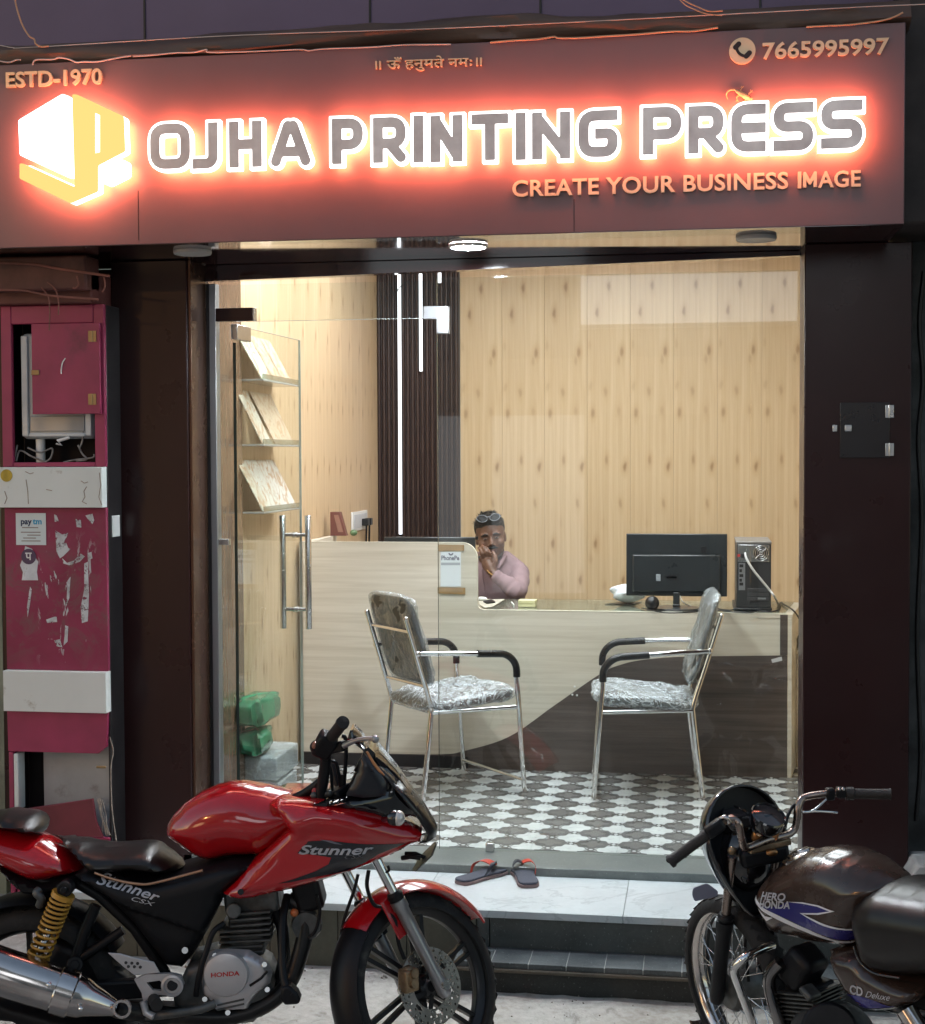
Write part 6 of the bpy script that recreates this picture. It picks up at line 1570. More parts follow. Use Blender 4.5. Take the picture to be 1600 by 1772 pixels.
# black side panel with its lettering
side_o = c1([(375, 838), (430, 820), (490, 812), (560, 836), (640, 858), (720, 870), (770, 871), (860, 852), (950, 828), (1060, 800), (1180, 768), (1337, 763), (1290, 815), (1215, 880), (1148, 938), (1140, 985), (1110, 1040), (1075, 1110), (1030, 1200), (985, 1270), (930, 1330), (850, 1320), (805, 1260), (745, 1180), (680, 1090), (600, 1010), (520, 930)], .11)
sc_ = [F1.px(x / 3.0075, 1240 + y / 3.0075, .11) for x, y in ((375, 850), (520, 910), (700, 990), (850, 1035), (1000, 1090), (1100, 1130))]
def side_fn(u, z, h):
    zz = sc_[-1][1]
    for (a, za), (b, zb) in zip(sc_, sc_[1:]):
        if a <= u <= b: zz = za + (zb - za) * (u - a) / (b - a)
    if u < sc_[0][0]: zz = sc_[0][1]
    return h * (1 - .16 * sst(zz - z, 0, .012) - .10 * sst(zz - z, .05, .12))
SP, _ = pil('side_panel', side_o, .135, .045, m_mblack, .085, side_fn, .011, 45)
decal_text('lettering', 'Stunner', (497, 868), (828, 958), .024, m_decal, .018, .30, SP, c1, .0022, .13)
decal_text('lettering', 'CSX', (685, 952), (805, 984), .012, m_decal, .0, .30, SP, c1, .0022, .13)
MB().cyl(W1(962, 1216, .108), W1(962, 1216, .126), .009, 14).build('bolt', m_steel, rb)

# cowl, screen and instruments
cowl_o = c2([(430, 447), (560, 430), (700, 414), (812, 402), (818, 380), (770, 300), (700, 200), (692, 178), (712, 168), (775, 236), (850, 318), (910, 400), (965, 478), (1002, 548), (985, 561), (925, 546), (895, 556), (830, 573), (740, 532), (640, 496), (540, 466)], .12)
def cowl_fn(u, z, h): return h * (1 - .72 * sst(u, nose_u - .34, nose_u + .02))
CW, _ = pil('cowl', cowl_o, .185, .03, m_gblack, .155, cowl_fn, .012, 50)
nose = MB()
sec = [(c2([(x, y)], 0)[0]) for x, y in ((655, 95), (712, 168), (775, 236), (850, 318), (910, 400), (965, 478), (1005, 548), (1024, 590), (1018, 632), (980, 640))]
hw = [.050, .085, .100, .105, .098, .085, .070, .060, .050, .045]; bu = [.004, .010, .016, .020, .022, .024, .026, .028, .028, .015]
vs, fs = [], []; n = 15
for (u, z), w_, b_ in zip(sec, hw, bu):
    for i in range(n):
        a = PI * (i / (n - 1) - .5); vs.append(F1.P(u + b_ * math.cos(a) , w_ * math.sin(a), z + .4 * b_ * math.cos(a)))
for j in range(len(sec) - 1):
    for i in range(n - 1): fs.append((j * n + i, j * n + i + 1, (j + 1) * n + i + 1, (j + 1) * n + i))
m_nose = mat('smoked_screen', (.05, .05, .055), .16, coat=.3)
link_mesh('windscreen', vs[:n * 4], [f for f in fs if max(f) < n * 4], m_nose, rb, smooth=80)
o = link_mesh('nose_cowl', vs[n * 3:], [tuple(i - n * 3 for i in f) for f in fs if min(f) >= n * 3], mat('nose_gloss', (.012, .012, .014), .28, coat=.15), rb, smooth=80)
for q in (bpy.data.objects['windscreen'], o):
    s = q.modifiers.new('thick', 'SOLIDIFY'); s.thickness = .004
pil('windscreen_tip', c2([(602, 122), (618, 72), (630, 70), (670, 108), (700, 160), (690, 178), (650, 150)], .05), .07, .02, m_gblack, .05)
pil('dash_panel', c2([(600, 400), (690, 412), (805, 402), (812, 340), (760, 262), (700, 190), (690, 176), (668, 232), (660, 275), (640, 330), (612, 375)], .10), .135, .02, mat('navy_black_dash', (.012, .014, .020), .3), .125)
k = MB().tube([W2(706, 182, .16), W2(740, 240, .158), W2(770, 280, .155), W2(796, 304, .15)], [.0035, .0042, .0042, .002], 8); k.build('edge_reflector', mat('amber_edge', (.55, .26, .12), .3, .4), rb, smooth=80)
for x, y, r in ((655, 245, .022), (625, 330, .026)): MB().cyl(W2(x, y, .06), W2(x + 40, y + 22, .06), r, 18).build('gauge', m_mblack, rb, smooth=40, bevel=.003)
# indicator
ic = W2(850, 527, .20)
MB().tube([W2(800, 530, .13), W2(820, 528, .17), ic], [.012, .013, .016], 12).build('indicator_stalk', m_gblack, rb, smooth=60)
MB().ell(ic, (.024, .024, .022)).build('indicator', m_gblack, rb, smooth=80)
MB().ell(ic + RIGHT * .012 - FWD * .003, (.017, .023, .0215)).build('indicator_lens', mat('indicator_lens', (.62, .60, .58), .08, .35, coat=1.0), rb, smooth=80)
# number plate seen edge-on, with its bracket
np_ = [W2(x, y, v_) for x, y, v_ in ((1062, 652, -.06), (1076, 650, .00), (1048, 722, .06), (962, 806, .07), (945, 800, .05), (985, 728, -.04))]
MB().prism(np_, RIGHT * .001, RIGHT * -.004).build('number_plate', mat('plate_back', (.05, .055, .055), .3, .2, var=.4, vs=20), rb, bevel=.001)
k = MB(); k.tube([W2(890, 735, .03), W2(930, 728, .05), W2(985, 735, .05)], .007, 8); k.tube([W2(905, 712, .02), W2(960, 712, .03), W2(1010, 735, .03)], .006, 8); k.build('plate_bracket', m_mblack, rb, smooth=60)
# bars, grips, levers, cables
bar0 = W2(470, 420, .10)
MB().tube(smooth_path([W2(462, 428, .08), W2(478, 330, .09), W2(490, 240, .10), W2(495, 190, .11)]), [.016] * 19, 12).build('fork_top', m_mblack, rb, smooth=60)
MB().tube(smooth_path([W2(528, 250, -.08), W2(545, 330, -.06), W2(560, 375, -.05)]), .010, 10).build('fork_top', m_mblack, rb, smooth=60)
MB().tube([W2(300, 438, .05), W2(380, 400, .06), W2(440, 360, .07), W2(470, 330, .08)], [.012, .013, .014, .012], 10).build('clip_on_bar', m_mblack, rb, smooth=60)
sw = W2(487, 145, .13); MB().beam(W2(460, 195, .12), W2(515, 95, .15), .05, .055, up=RIGHT).build('switch_block', m_mblack, rb, bevel=.010)
MB().ell(W2(446, 158, .13), (.020, .026, .020)).build('brake_reservoir', m_mblack, rb, smooth=80)
MB().ell(W2(438, 150, .14), (.010, .018, .012)).build('switch_lens', mat('amber_dull', (.25, .10, .06), .3), rb, smooth=80)
MB().lathe([(.0001, 0), (.016, 0), (.0165, .004), (.0165, .105), (.019, .11), (.018, .122), (.0001, .124)], W2(520, 110, .15), W2(578, 34, .24) - W2(520, 110, .15), 18).build('grip', mat('grip_rubber', (.012, .012, .012), .75, bump=.6, bs=200), rb, smooth=40)
MB().tube(smooth_path([W2(585, 152, .16), W2(640, 126, .18), W2(690, 115, .19), W2(742, 112, .20)]), [.008] * 6 + [.006] * 13, 10).ell(W2(750, 116, .20), (.011,) * 3, 12, 8).build('brake_lever', m_alu, rb, smooth=60)
k = MB().beam(W2(520, 165, .13), W2(590, 150, .15), .028, .03).build('lever_perch', m_mblack, rb, bevel=.005)
for pts, r in (([(575, 100), (592, 108), (598, 160), (594, 250), (588, 330), (580, 410)], .006), ([(500, 200), (520, 300), (528, 380), (560, 410)], .005), ([(505, 230), (545, 240), (560, 300), (572, 390)], .005), ([(470, 330), (455, 370), (430, 420)], .006), ([(660, 820), (640, 900), (610, 985), (585, 1060), (572, 1150), (570, 1250)], .005), ([(715, 800), (705, 870), (718, 930), (745, 980), (790, 1000), (850, 1060), (870, 1180), (900, 1260)], .006), ([(815, 775), (820, 800), (800, 812)], .004), ([(445, 930), (460, 1000), (452, 1070), (430, 1125), (395, 1150)], .005)):
    MB().tube(smooth_path([W2(x, y, .06) for x, y in pts], 4), r, 7).build('cable', m_mblack, rb, smooth=80)
MB().tube([W2(584, 300, .06), W2(580, 350, .06), W2(582, 390, .06)], [.008, .010, .007], 8).build('cable_adjuster', m_mblack, rb, smooth=60)
MB().tube(smooth_path([W1(1275, 372, -.02), W1(1330, 360, -.04), W1(1400, 362, -.05), W1(1460, 385, -.05), W1(1500, 425, -.04)]), .013, 10).build('rubber_trim', m_mblack, rb, smooth=60)
MB().beam(W2(300, 430, .02), W2(560, 430, .02), .16, .035).build('fork_yoke', m_mblack, rb, bevel=.008)
k = MB(); rg = random.Random(6)
for i in range(10): k.ell(W2(430 + i * 16, 405 + rg.uniform(-12, 8), .07 + rg.uniform(-.03, .03)), (.010, .010, .010), 8, 6)
stuff(k.build('small_fittings', m_engine, rb, smooth=80))
k = MB().ell(W2(436, 392, .08), (.010, .008, .014)).build('ignition_label', mat('faded_red', (.35, .04, .04), .5), rb, smooth=80)

# frame tubes, shock, swingarm
k = MB()
k.tube([W1(500, 980, .05), W1(440, 1120, .06), W1(395, 1260, .07)], .017, 12); k.tube([W1(395, 1270, .07), W1(520, 1190, .06), W1(640, 1110, .05)], .014, 12); k.tube([W1(380, 850, .04), W1(520, 930, .04), W1(700, 1100, .04), W1(850, 1320, .04), W1(900, 1420, .03)], .017, 12)
k.tube([W1(60, 800, .05), W1(230, 860, .05), W1(400, 870, .05)], .014, 10); k.tube([W1(1340, 930, .0), W1(1420, 980, .0), W1(1470, 1100, .0), W1(1480, 1250, .0), W1(1440, 1430, .0), W1(1350, 1530, .0), W1(1200, 1570, .0)], .018, 12)
k.build('frame', m_mblack, rb, smooth=60)
MB().beam(W1(120, 1450, .07), W1(880, 1400, .07), .035, .055).beam(W1(120, 1450, -.07), W1(880, 1400, -.07), .035, .055).build('swingarm', m_mblack, rb, bevel=.008)
pil('chain_guard', c1([(300, 1150), (420, 1180), (560, 1250), (690, 1360), (720, 1420), (500, 1400), (300, 1350), (230, 1260)], .0), .045, .03, m_mblack, .03)
MB().cyl(W1(388, 1292, .085), W1(388, 1292, .115), .024, 20).cyl(W1(388, 1292, .115), W1(388, 1292, .12), .014, 16).build('footpeg_pivot', m_mblack, rb, smooth=40, bevel=.003)
pil('under_tail', c1([(-200, 640), (0, 770), (100, 820), (220, 860), (380, 830), (420, 870), (300, 910), (200, 930), (120, 920), (60, 870), (0, 800), (-200, 700)], .06), .09, .02, m_mblack, .06)
sa, sb_ = W1(344, 890, .125), W1(190, 1270, .125); sd_ = (sb_ - sa).normalized(); sl = (sb_ - sa).length
MB().cyl(sa, sa + sd_ * sl * .55, .017, 14).build('shock_body', m_mblack, rb, smooth=40)
MB().cyl(sa + sd_ * sl * .5, sb_ + sd_ * .01, .011, 14).build('shock_rod', m_chrome, rb, smooth=40)
xx = sd_.orthogonal().normalized(); yy = sd_.cross(xx); hel = []; tt = 0.0; N = 200
for i in range(N + 1):
    q = i / N; ang_ = 2 * PI * (6.5 * min(1, q / .5) + 4.8 * max(0, (q - .5) / .5)); hel.append(sa + sd_ * (sl * (.13 + .80 * q)) + (xx * math.cos(ang_) + yy * math.sin(ang_)) * .029)
MB().tube(hel, .0040, 8).build('spring', m_gold_spring, rb, smooth=80)
MB().lathe([(.0001, 0), (.034, 0), (.034, .007), (.0001, .007)], sa + sd_ * sl * .935, sd_, 24).build('spring_seat', m_gold_spring, rb, smooth=40)
MB().lathe([(.0001, -.01), (.033, -.01), (.033, .004), (.0001, .004)], sa + sd_ * sl * .12, sd_, 24).build('spring_seat', m_gold_spring, rb, smooth=40)
MB().cyl(sa + FWD * .02, sa - FWD * .02, .022, 20).cyl(sa - FWD * .02, sa - FWD * .03, .010, 14).build('shock_eye', m_mblack, rb, smooth=40, bevel=.003)
MB().tube(smooth_path([W1(205, 900, .10), W1(190, 920, .11), W1(215, 945, .11), W1(205, 985, .10)]), .012, 8).build('helmet_hook', m_engine, rb, smooth=60)

# exhaust
ea, eb_ = W1(470, 1475, .19), W1(-260, 1240, .215); ed = (eb_ - ea).normalized(); el_ = (eb_ - ea).length
MB().lathe([(.0001, -.075), (.022, -.075), (.026, -.06), (.046, 0), (.056, .02), (.060, .05), (.064, .16), (.066, el_), (.060, el_ + .01), (.0001, el_ + .01)], ea, ed, 36).build('muffler', m_chrome_w, rb, smooth=40)
MB().lathe([(.0605, 0), (.0655, .004), (.067, .05), (.0625, .054)], ea + ed * .045, ed, 36).build('muffler_band', m_chrome_w, rb, smooth=30)
k = MB()
for p_, q_ in (((255, 1395), (300, 1400)), ((420, 1520), (470, 1530))): k.ell(W1(*p_, .255), (.008, .008, .008), 10, 8)
k.build('bolt', m_chrome, rb, smooth=80)
MB().lathe([(.019, -.004), (.026, -.004), (.026, .006), (.019, .006), (.019, -.004)], W1(636, 1518, .215), -FWD, 24).build('heat_shield_ring', m_chrome_w, rb, smooth=40)
MB().tube(smooth_path([ea - ed * .07, W1(640, 1530, .17), W1(800, 1545, .13), W1(1000, 1560, .11), W1(1200, 1560, .10), W1(1380, 1500, .09), W1(1500, 1390, .07), W1(1560, 1240, .05), W1(1590, 1100, .04), W1(1575, 1000, .03), W1(1500, 950, .02)], 5), .024, 14).build('exhaust_pipe', mat('black_exhaust', (.02, .02, .021), .35, .5, var=.4, dirt=((.09, .07, .055), 12, .55, .8)), rb, smooth=60)
pil('belly_shield', c1([(-100, 1400), (60, 1470), (300, 1540), (560, 1590), (900, 1600), (900, 1680), (400, 1680), (-100, 1560)], .10), .13, .03, m_mblack, .08)

# engine
pil('crankcase', c1([(1000, 1250), (1110, 1218), (1300, 1222), (1400, 1280), (1440, 1360), (1420, 1450), (1340, 1530), (1120, 1560), (960, 1540), (930, 1400)], .0), .10, .03, m_engine, .085)
CCo = c1([(1082, 1240), (1112, 1228), (1180, 1224), (1290, 1230), (1385, 1288), (1412, 1345), (1398, 1405), (1340, 1452), (1300, 1500), (1290, 1535), (1200, 1546), (1110, 1540), (1085, 1490), (1046, 1452), (1040, 1400), (1055, 1310)], .13)
CC = Pillow(CCo, .135, .018, .10); v, f = CC.mesh(F1, .010, True, False); link_mesh('clutch_cover', v, f, m_cover, rb, smooth=50)
cc_, cz_ = c1([(1175, 1342)], .145)[0]; ccp = F1.P(cc_, .133, cz_)
cap = MB().lathe([(.064, 0), (.0635, .010), (.060, .017), (.050, .020), (.030, .022), (.0001, .0225)], ccp, -FWD, 44).build('round_cover', m_cover, rb, smooth=40)
V, F_ = text_mesh('HONDA', .0125, .001, .028, width=.080)
wd = max(p[0] for p in V); o0 = F1.P(cc_ - wd / 2, .133 + .0228, cz_ - .004); link_mesh('lettering', place(V, o0, (RIGHT + UP * .07).normalized(), FWD, UP), F_, mat('red_ink', (.42, .02, .02), .4), cap, smooth=0)
k = MB()
for y in (1478, 1502): k.beam(W1(1130, y + 24, .137), W1(1270, y - 8, .137), .006, .004)
k.build('rib', m_engine, rb)
k = MB().tube([W1(1300, 1400, .137), W1(1360, 1360, .137), W1(1390, 1325, .137)], .004, 6).build('seam', m_mblack, rb)
for x, y in ((1118, 1243), (1375, 1290), (1390, 1420), (1185, 1540), (1065, 1470)): MB().cyl(W1(x, y, .11), W1(x, y, .142), .0075, 8).build('cover_bolt', m_steel, rb)
for i in range(8):      # cylinder fins
    yy_ = 985 + i * 30; box_ = MB(); a, b_ = W1(1160 + (i < 3) * 60, yy_, 0), W1(1425 - (i > 5) * 40, yy_ - 14, 0); box_.beam(a, b_, .17 if i < 4 else .15, .0065); box_.build('cooling_fin', m_engine, rb, bevel=.0015)
MB().beam(W1(1290, 960, 0), W1(1300, 1215, 0), .12, .10, up=RIGHT).build('cylinder', m_engine, rb, bevel=.01)
MB().beam(W1(1180, 930, .0), W1(1460, 900, .0), .13, .09).build('cylinder_head', m_engine, rb, bevel=.012)
MB().cyl(W1(1215, 1010, .05), W1(1215, 1010, .10), .022, 16).build('carburettor', m_engine, rb, bevel=.004)
k = MB().tube(smooth_path([W1(1165, 1075, .10), W1(1110, 1120, .12), W1(1080, 1200, .13), W1(1050, 1290, .14), W1(1030, 1380, .14), W1(1020, 1450, .13)]), .0085, 10); k.build('breather_hose', m_mblack, rb, smooth=80)
# foot controls
k = MB(); pl_ = [(560, 1228), (625, 1232), (690, 1250), (800, 1276), (832, 1332), (700, 1346), (640, 1300)]
MB().prism([W1(x, y, .150) for x, y in pl_], FWD * .004, FWD * -.002).build('heel_plate', m_cover, rb, bevel=.002)
k = MB()
for x, y in ((655, 1280), (686, 1282), (716, 1284), (668, 1300), (699, 1301), (730, 1303)): k.cyl(W1(x, y, .1525), W1(x, y, .1535), .0045, 10)
k.build('drilled_hole', m_black_lam, rb)
hg = [(696, 1370), (760, 1342), (900, 1340), (940, 1352), (956, 1395), (935, 1440), (880, 1455), (820, 1450), (770, 1480), (745, 1500), (735, 1440)]
v, f = fill_mesh([c1(hg, .15), c1([(760, 1385), (830, 1375), (850, 1400), (835, 1430), (790, 1425)], .15)], .012); link_mesh('footpeg_hanger', [F1.P(x, .146 - y, z) for x, y, z in v], f, m_cover, rb, smooth=30)
MB().lathe([(.031, 0), (.031, .006), (.024, .008), (.021, .004), (.0001, .004)], W1(897, 1398, .148), -FWD, 28).build('pivot_ring', m_cover, rb, smooth=40)
MB().cyl(W1(897, 1398, .15), W1(897, 1398, .156), .015, 20).build('pivot_bolt', m_mblack, rb, smooth=40, bevel=.002)
MB().tube([W1(745, 1480, .16), W1(760, 1540, .165), W1(800, 1560, .17)], .011, 8).build('hanger_arm', m_cover, rb, smooth=60)
MB().cyl(W1(800, 1470, .14), W1(815, 1500, .235), .017, 14).build('footpeg', mat('peg_rubber', (.012, .012, .012), .8), rb, smooth=40)
MB().tube(smooth_path([W1(760, 1560, .15), W1(900, 1545, .16), W1(1050, 1520, .16), W1(1120, 1490, .15)]), .012, 10).build('brake_pedal', m_engine, rb, smooth=60)
# crash bar with rubber foot
MB().tube(smooth_path([W2(292, 930, .03), W2(270, 1040, .08), W2(265, 1180, .12), W2(270, 1320, .15), W2(285, 1400, .17), W2(320, 1440, .18)]), .012, 12).build('leg_guard', m_mblack, rb, smooth=60)
MB().prism([W2(x, y, .17) for x, y in ((262, 1400), (300, 1385), (345, 1425), (362, 1462), (358, 1486), (280, 1492), (258, 1460))], FWD * .03, FWD * -.02).build('guard_foot', m_mblack, rb, bevel=.008)
MB().beam(W2(330, 905, .0), W2(470, 870, .0), .11, .12).beam(W2(370, 900, 0), W2(390, 1010, 0), .09, .06, up=RIGHT).build('frame_head', m_mblack, rb, bevel=.015)
MB().ell(W2(328, 1020, .06), (.012, .012, .012)).build('horn_bolt', mat('amber_bolt', (.5, .15, .05), .3), rb, smooth=80)
MB().lathe([(.0001, 0), (.04, 0), (.045, .01), (.04, .03), (.0001, .03)], W2(395, 1075, .03), -FWD, 24).build('horn', m_engine, rb, smooth=40)

# ---------- the black commuter: nose to the left and away, leaning on its side stand
an, ln = R(35), R(6)
h2 = -RIGHT * math.sin(an) + FWD * math.cos(an); l2 = -RIGHT * math.cos(an) - FWD * math.sin(an)
n2_ = UP * math.cos(ln) + l2 * math.sin(ln); v2 = l2 * math.cos(ln) - UP * math.sin(ln)
_d = _ray(1279, 1706); axl = CAM + _d * (4.30 / _d.dot(FWD))
F2 = Frame(axl, h2, v2, n2_)
def c3(pts, v=0.0): return [F2.px(1160 + x / 3.636, 1340 + y / 3.636, v) for x, y in pts]
def W3(x, y, v=0.0): return F2.w(1160 + x / 3.636, 1340 + y / 3.636, v)
kb = thing('motorcycle', 'black commuter motorcycle with blue tank stripes parked at the right pillar, nose towards the shop', 'motorcycle', (axl.x, axl.y, gz))
def bp(name, o, m, k=None, par=None, **kw): return o.build(name, m, par or kb, **kw)
m_bpaint = mat('black_paint_warm_sheen', (.042, .024, .0175), .24, coat=.5, coat_r=.12, var=.3, dirt=((.045, .028, .02), 3, .50, .90))  # black paint; its warm sheen from orange light is put into the base colour
m_barc = mat('dull_bar_chrome', (.30, .24, .21), .26, 1.0, var=.15, dirt=((.10, .06, .045), 16, .55, .8))
m_blue = mat('blue_graphic', (.022, .020, .16), .25, coat=.5)
ha = R(23); hh = -RIGHT * math.sin(ha) + FWD * math.cos(ha); hl = (-RIGHT * math.cos(ha) - FWD * math.sin(ha)); hv = (hl * math.cos(ln) - UP * math.sin(ln)).normalized()
hh = (hh - hv * hh.dot(hv)).normalized(); hu = hv.cross(hh) * -1
if hu.z < 0: hu = -hu
KR = .262
g = MB(); rr = KR - .046
g.lathe([(rr + .004, -.027), (rr + .009, -.024), (rr - .006, -.018), (rr - .010, 0), (rr - .006, .018), (rr + .009, .024), (rr + .004, .027)], axl, hv, 64)
wk = g.build('front_wheel', m_chrome_w, kb, smooth=60)
g = MB(); tyre(g, axl, hv, KR, .072); g.build('tyre', m_rubber, wk, smooth=60); g = MB(); treads(g, axl, hv, KR, .072, 44); stuff(g.build('tread', m_rubber, wk, smooth=0))
MB().lathe([(.0001, -.05), (.062, -.05), (.066, -.03), (.066, .03), (.055, .045), (.0001, .05)], axl, hv, 32).build('hub', m_engine, wk, smooth=40)
first = None
for i in range(36):
    a = 2 * PI * i / 36; s = 1 if i % 2 else -1; d = hh * math.cos(a) + hu * math.sin(a); a2 = a + (.35 if i % 4 < 2 else -.35); d2 = hh * math.cos(a2) + hu * math.sin(a2)
    MB().tube([axl + d2 * .060 + hv * (s * .032), axl + d * (rr - .008) + hv * (s * .004)], .0018, 5).build('spoke', m_chrome, wk, smooth=80)
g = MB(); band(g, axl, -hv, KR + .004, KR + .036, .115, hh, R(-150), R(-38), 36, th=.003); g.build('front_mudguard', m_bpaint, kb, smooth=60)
ft, fb_ = W3(385, 535, .075), W3(300, 1400, .075); fd = (ft - (axl + hv * .075)).normalized()
for s in (1, -1):
    b0 = axl + hv * (.075 * s); fl = (ft - (axl + hv * .075)).length
    MB().lathe([(.0001, -.03), (.018, -.03), (.022, -.01), (.021, .08), (.0215, .20), (.025, .21), (.025, .235), (.0001, .236)], b0, fd, 20).build('fork_slider', m_mblack, kb, smooth=40)
    MB().cyl(b0 + fd * .236, b0 + fd * (fl + .01), .0135, 16).build('fork_tube', m_barc, kb, smooth=40)
    MB().lathe([(.0001, 0), (.021, 0), (.024, .012), (.019, .02), (.0001, .02)], b0 + fd * .237, fd, 18).build('dust_seal', m_mblack, kb, smooth=40)
MB().prism(round_poly([W3(x, y, .02) for x, y in ((140, 715), (230, 683), (300, 735), (290, 765), (150, 797), (135, 760))], .012, 4), FWD * .003, FWD * -.003).build('mudguard_flap', mat('slate_blue_plastic', (.085, .10, .16), .35), kb, smooth=30)
# cowl: a shell round the headlamp, open towards the rider
cc3 = W3(495, 420, .0); vs, fs = [], []; nu, nv = 36, 12
ca = (hh - UP * .12).normalized(); cl_ = (hl - ca * hl.dot(ca)).normalized(); cu_ = ca.cross(cl_)
cu_ = cu_ if cu_.z > 0 else -cu_
for j in range(nv + 1):
    t = j / nv; rad = math.cos(t * PI / 2 * .96) ** .75; dep = math.sin(t * PI / 2) * .13
    for i in range(nu):
        a = 2 * PI * i / nu; sx_, sz_ = math.cos(a), math.sin(a); kx = .124 * (1 + .12 * max(0, sz_)) * (1 - .45 * max(0, -sz_) ** 1.2); kz = .150 if sz_ > 0 else .205
        vs.append(cc3 + cl_ * (sx_ * kx * rad) + cu_ * (sz_ * kz * rad) + ca * (dep - .02 * sz_ - .05 * max(0, -sz_) * (1 - t) + .05 * max(0, sz_) * (1 - t)))
for j in range(nv):
    for i in range(nu): fs.append((j * nu + i, j * nu + (i + 1) % nu, (j + 1) * nu + (i + 1) % nu, (j + 1) * nu + i))
o = link_mesh('headlamp_cowl', vs, fs, m_gblack, kb, smooth=80); s = o.modifiers.new('thick', 'SOLIDIFY'); s.thickness = .006; s.offset = 1
ring_ = [cc3 + (Vector(p) - cc3) * .97 + ca * .022 for p in vs[:nu]]; link_mesh('dash_panel', ring_ + [cc3 + ca * .05], [(i, (i + 1) % nu, nu) for i in range(nu)], m_mblack, kb, smooth=80)
hlc = cc3 + ca * .095 - cu_ * .03; MB().ell(hlc, (.07, .07, .05)).build('headlamp', m_clear, kb, smooth=80)
MB().ell(cc3 + ca * .04 - cu_ * .05, (.085, .085, .10)).build('headlamp_bowl', m_gblack, kb, smooth=80)
# instruments
ga = (-ca * .55 + UP * .83).normalized()
for (x, y, r) in ((415, 275, .047), (615, 262, .050)):
    c = W3(x, y, .01); t = MB().lathe([(.0001, -.05), (r * .7, -.05), (r, -.02), (r, .004), (r * .93, .008), (r * .88, .002)], c, ga, 28).build('gauge', m_gblack, kb, smooth=40)
    MB().lathe([(.0001, .0005), (r * .87, .0005)], c, ga, 28).build('dial', mat('dial_face', (.05, .04, .038), .4, var=.3, vs=40), t, smooth=0)
    MB().lathe([(r * .90, .004), (r * .5, .010), (.0001, .012)], c, ga, 28).build('dial_glass', m_clear, t, smooth=60)
MB().beam(W3(420, 300, .0), W3(640, 280, .0), .05, .03).build('gauge_bracket', m_mblack, kb, bevel=.006)
# handlebar
br = [W3(232, 375, .235), W3(300, 318, .20), W3(350, 288, .175), W3(405, 285, .155), W3(432, 320, .15), W3(445, 400, .14), W3(462, 455, .12), W3(490, 460, .10), W3(600, 415, .03), W3(720, 385, -.04), W3(765, 360, -.07), W3(790, 310, -.085), W3(800, 215, -.095), W3(818, 165, -.11), W3(860, 140, -.13), W3(975, 122, -.17), W3(1110, 118, -.22)]
MB().tube(smooth_path(br, 5), .0105, 12).build('handlebar', m_barc, kb, smooth=80)
m_grip = mat('ribbed_grip', (.018, .015, .014), .6, bump=.7, bs=160, var=.3)
MB().lathe([(.0001, 0), (.014, 0), (.0155, .004), (.0148, .05), (.0152, .118), (.019, .124), (.018, .132), (.0001, .134)], W3(240, 370, .23), W3(70, 495, .29) - W3(240, 370, .23), 18).build('grip', m_grip, kb, smooth=40)
gL = W3(1385, 124, -.30) - W3(1105, 120, -.215); MB().lathe([(.0001, 0), (.018, 0), (.0185, .02), (.0145, .022), (.0145, gL.length - .006), (.017, gL.length), (.0001, gL.length + .002)], W3(1105, 120, -.215), gL, 18).build('grip', m_grip, kb, smooth=40)
MB().tube([W3(95, 500, .28), W3(50, 505, .29), W3(10, 525, .30), W3(-14, 540, .30)], [.011, .009, .006, .008], 10).build('clutch_lever', m_mblack, kb, smooth=60)
MB().beam(W3(225, 375, .24), W3(330, 300, .20), .034, .034).build('switch_block', m_mblack, kb, bevel=.008)
MB().tube(smooth_path([W3(260, 330, .21), W3(300, 290, .20), W3(345, 270, .19), W3(370, 300, .18)]), .007, 8).build('mirror_mount', m_chrome_w, kb, smooth=80)
MB().beam(W3(975, 122, -.17), W3(1030, 122, -.19), .030, .034).build('switch_block', m_mblack, kb, bevel=.006)
MB().beam(W3(1040, 112, -.19), W3(1100, 112, -.21), .028, .030).build('switch_block', m_mblack, kb, bevel=.006)
k = MB()
for x, y in ((1000, 90), (1060, 95), (1085, 92)): k.ell(W3(x, y, -.19), (.006, .006, .005), 8, 6)
stuff(k.build('switch_button', m_chrome_w, kb, smooth=80))
MB().tube(smooth_path([W3(985, 150, -.17), W3(900, 225, -.13), W3(830, 236, -.10), W3(900, 230, -.16), W3(1000, 235, -.21), W3(1048, 240, -.23)]), .0035, 8).build('brake_lever', m_chrome, kb, smooth=80)
MB().tube(smooth_path([W3(830, 160, -.12), W3(770, 200, -.09), W3(735, 265, -.06), W3(720, 330, -.04)]), .005, 8).build('cable', m_mblack, kb, smooth=80)
m_amb = mat('metal_orange_reflection', (.38, .19, .08), .3, .9, var=.5, vs=30)  # orange reflections on this metal are painted in as its colour
for x, y in ((540, 405), (650, 375)):
    c = W3(x, y, .0); MB().tube([c + UP * .022, c + UP * .004, c - UP * .016], [.012, .016, .010], 12).tube([c + RIGHT * .012 + UP * .02, c - RIGHT * .012 + UP * .02], .006, 8).build('bar_clamp', m_amb, kb, smooth=60)
MB().beam(W3(480, 470, .06), W3(740, 410, -.06), .045, .020).build('top_yoke', m_bronze_cal, kb, bevel=.005)
MB().beam(W3(430, 530, .06), W3(730, 470, -.06), .07, .05).build('yoke', m_mblack, kb, bevel=.012)
MB().ell(W3(630, 487, .0), (.020, .014, .012)).build('ignition_switch', m_amb, kb, smooth=80)
MB().ell(W3(385, 480, .09), (.012, .012, .012)).build('fork_bolt', m_bronze_cal, kb, smooth=80)
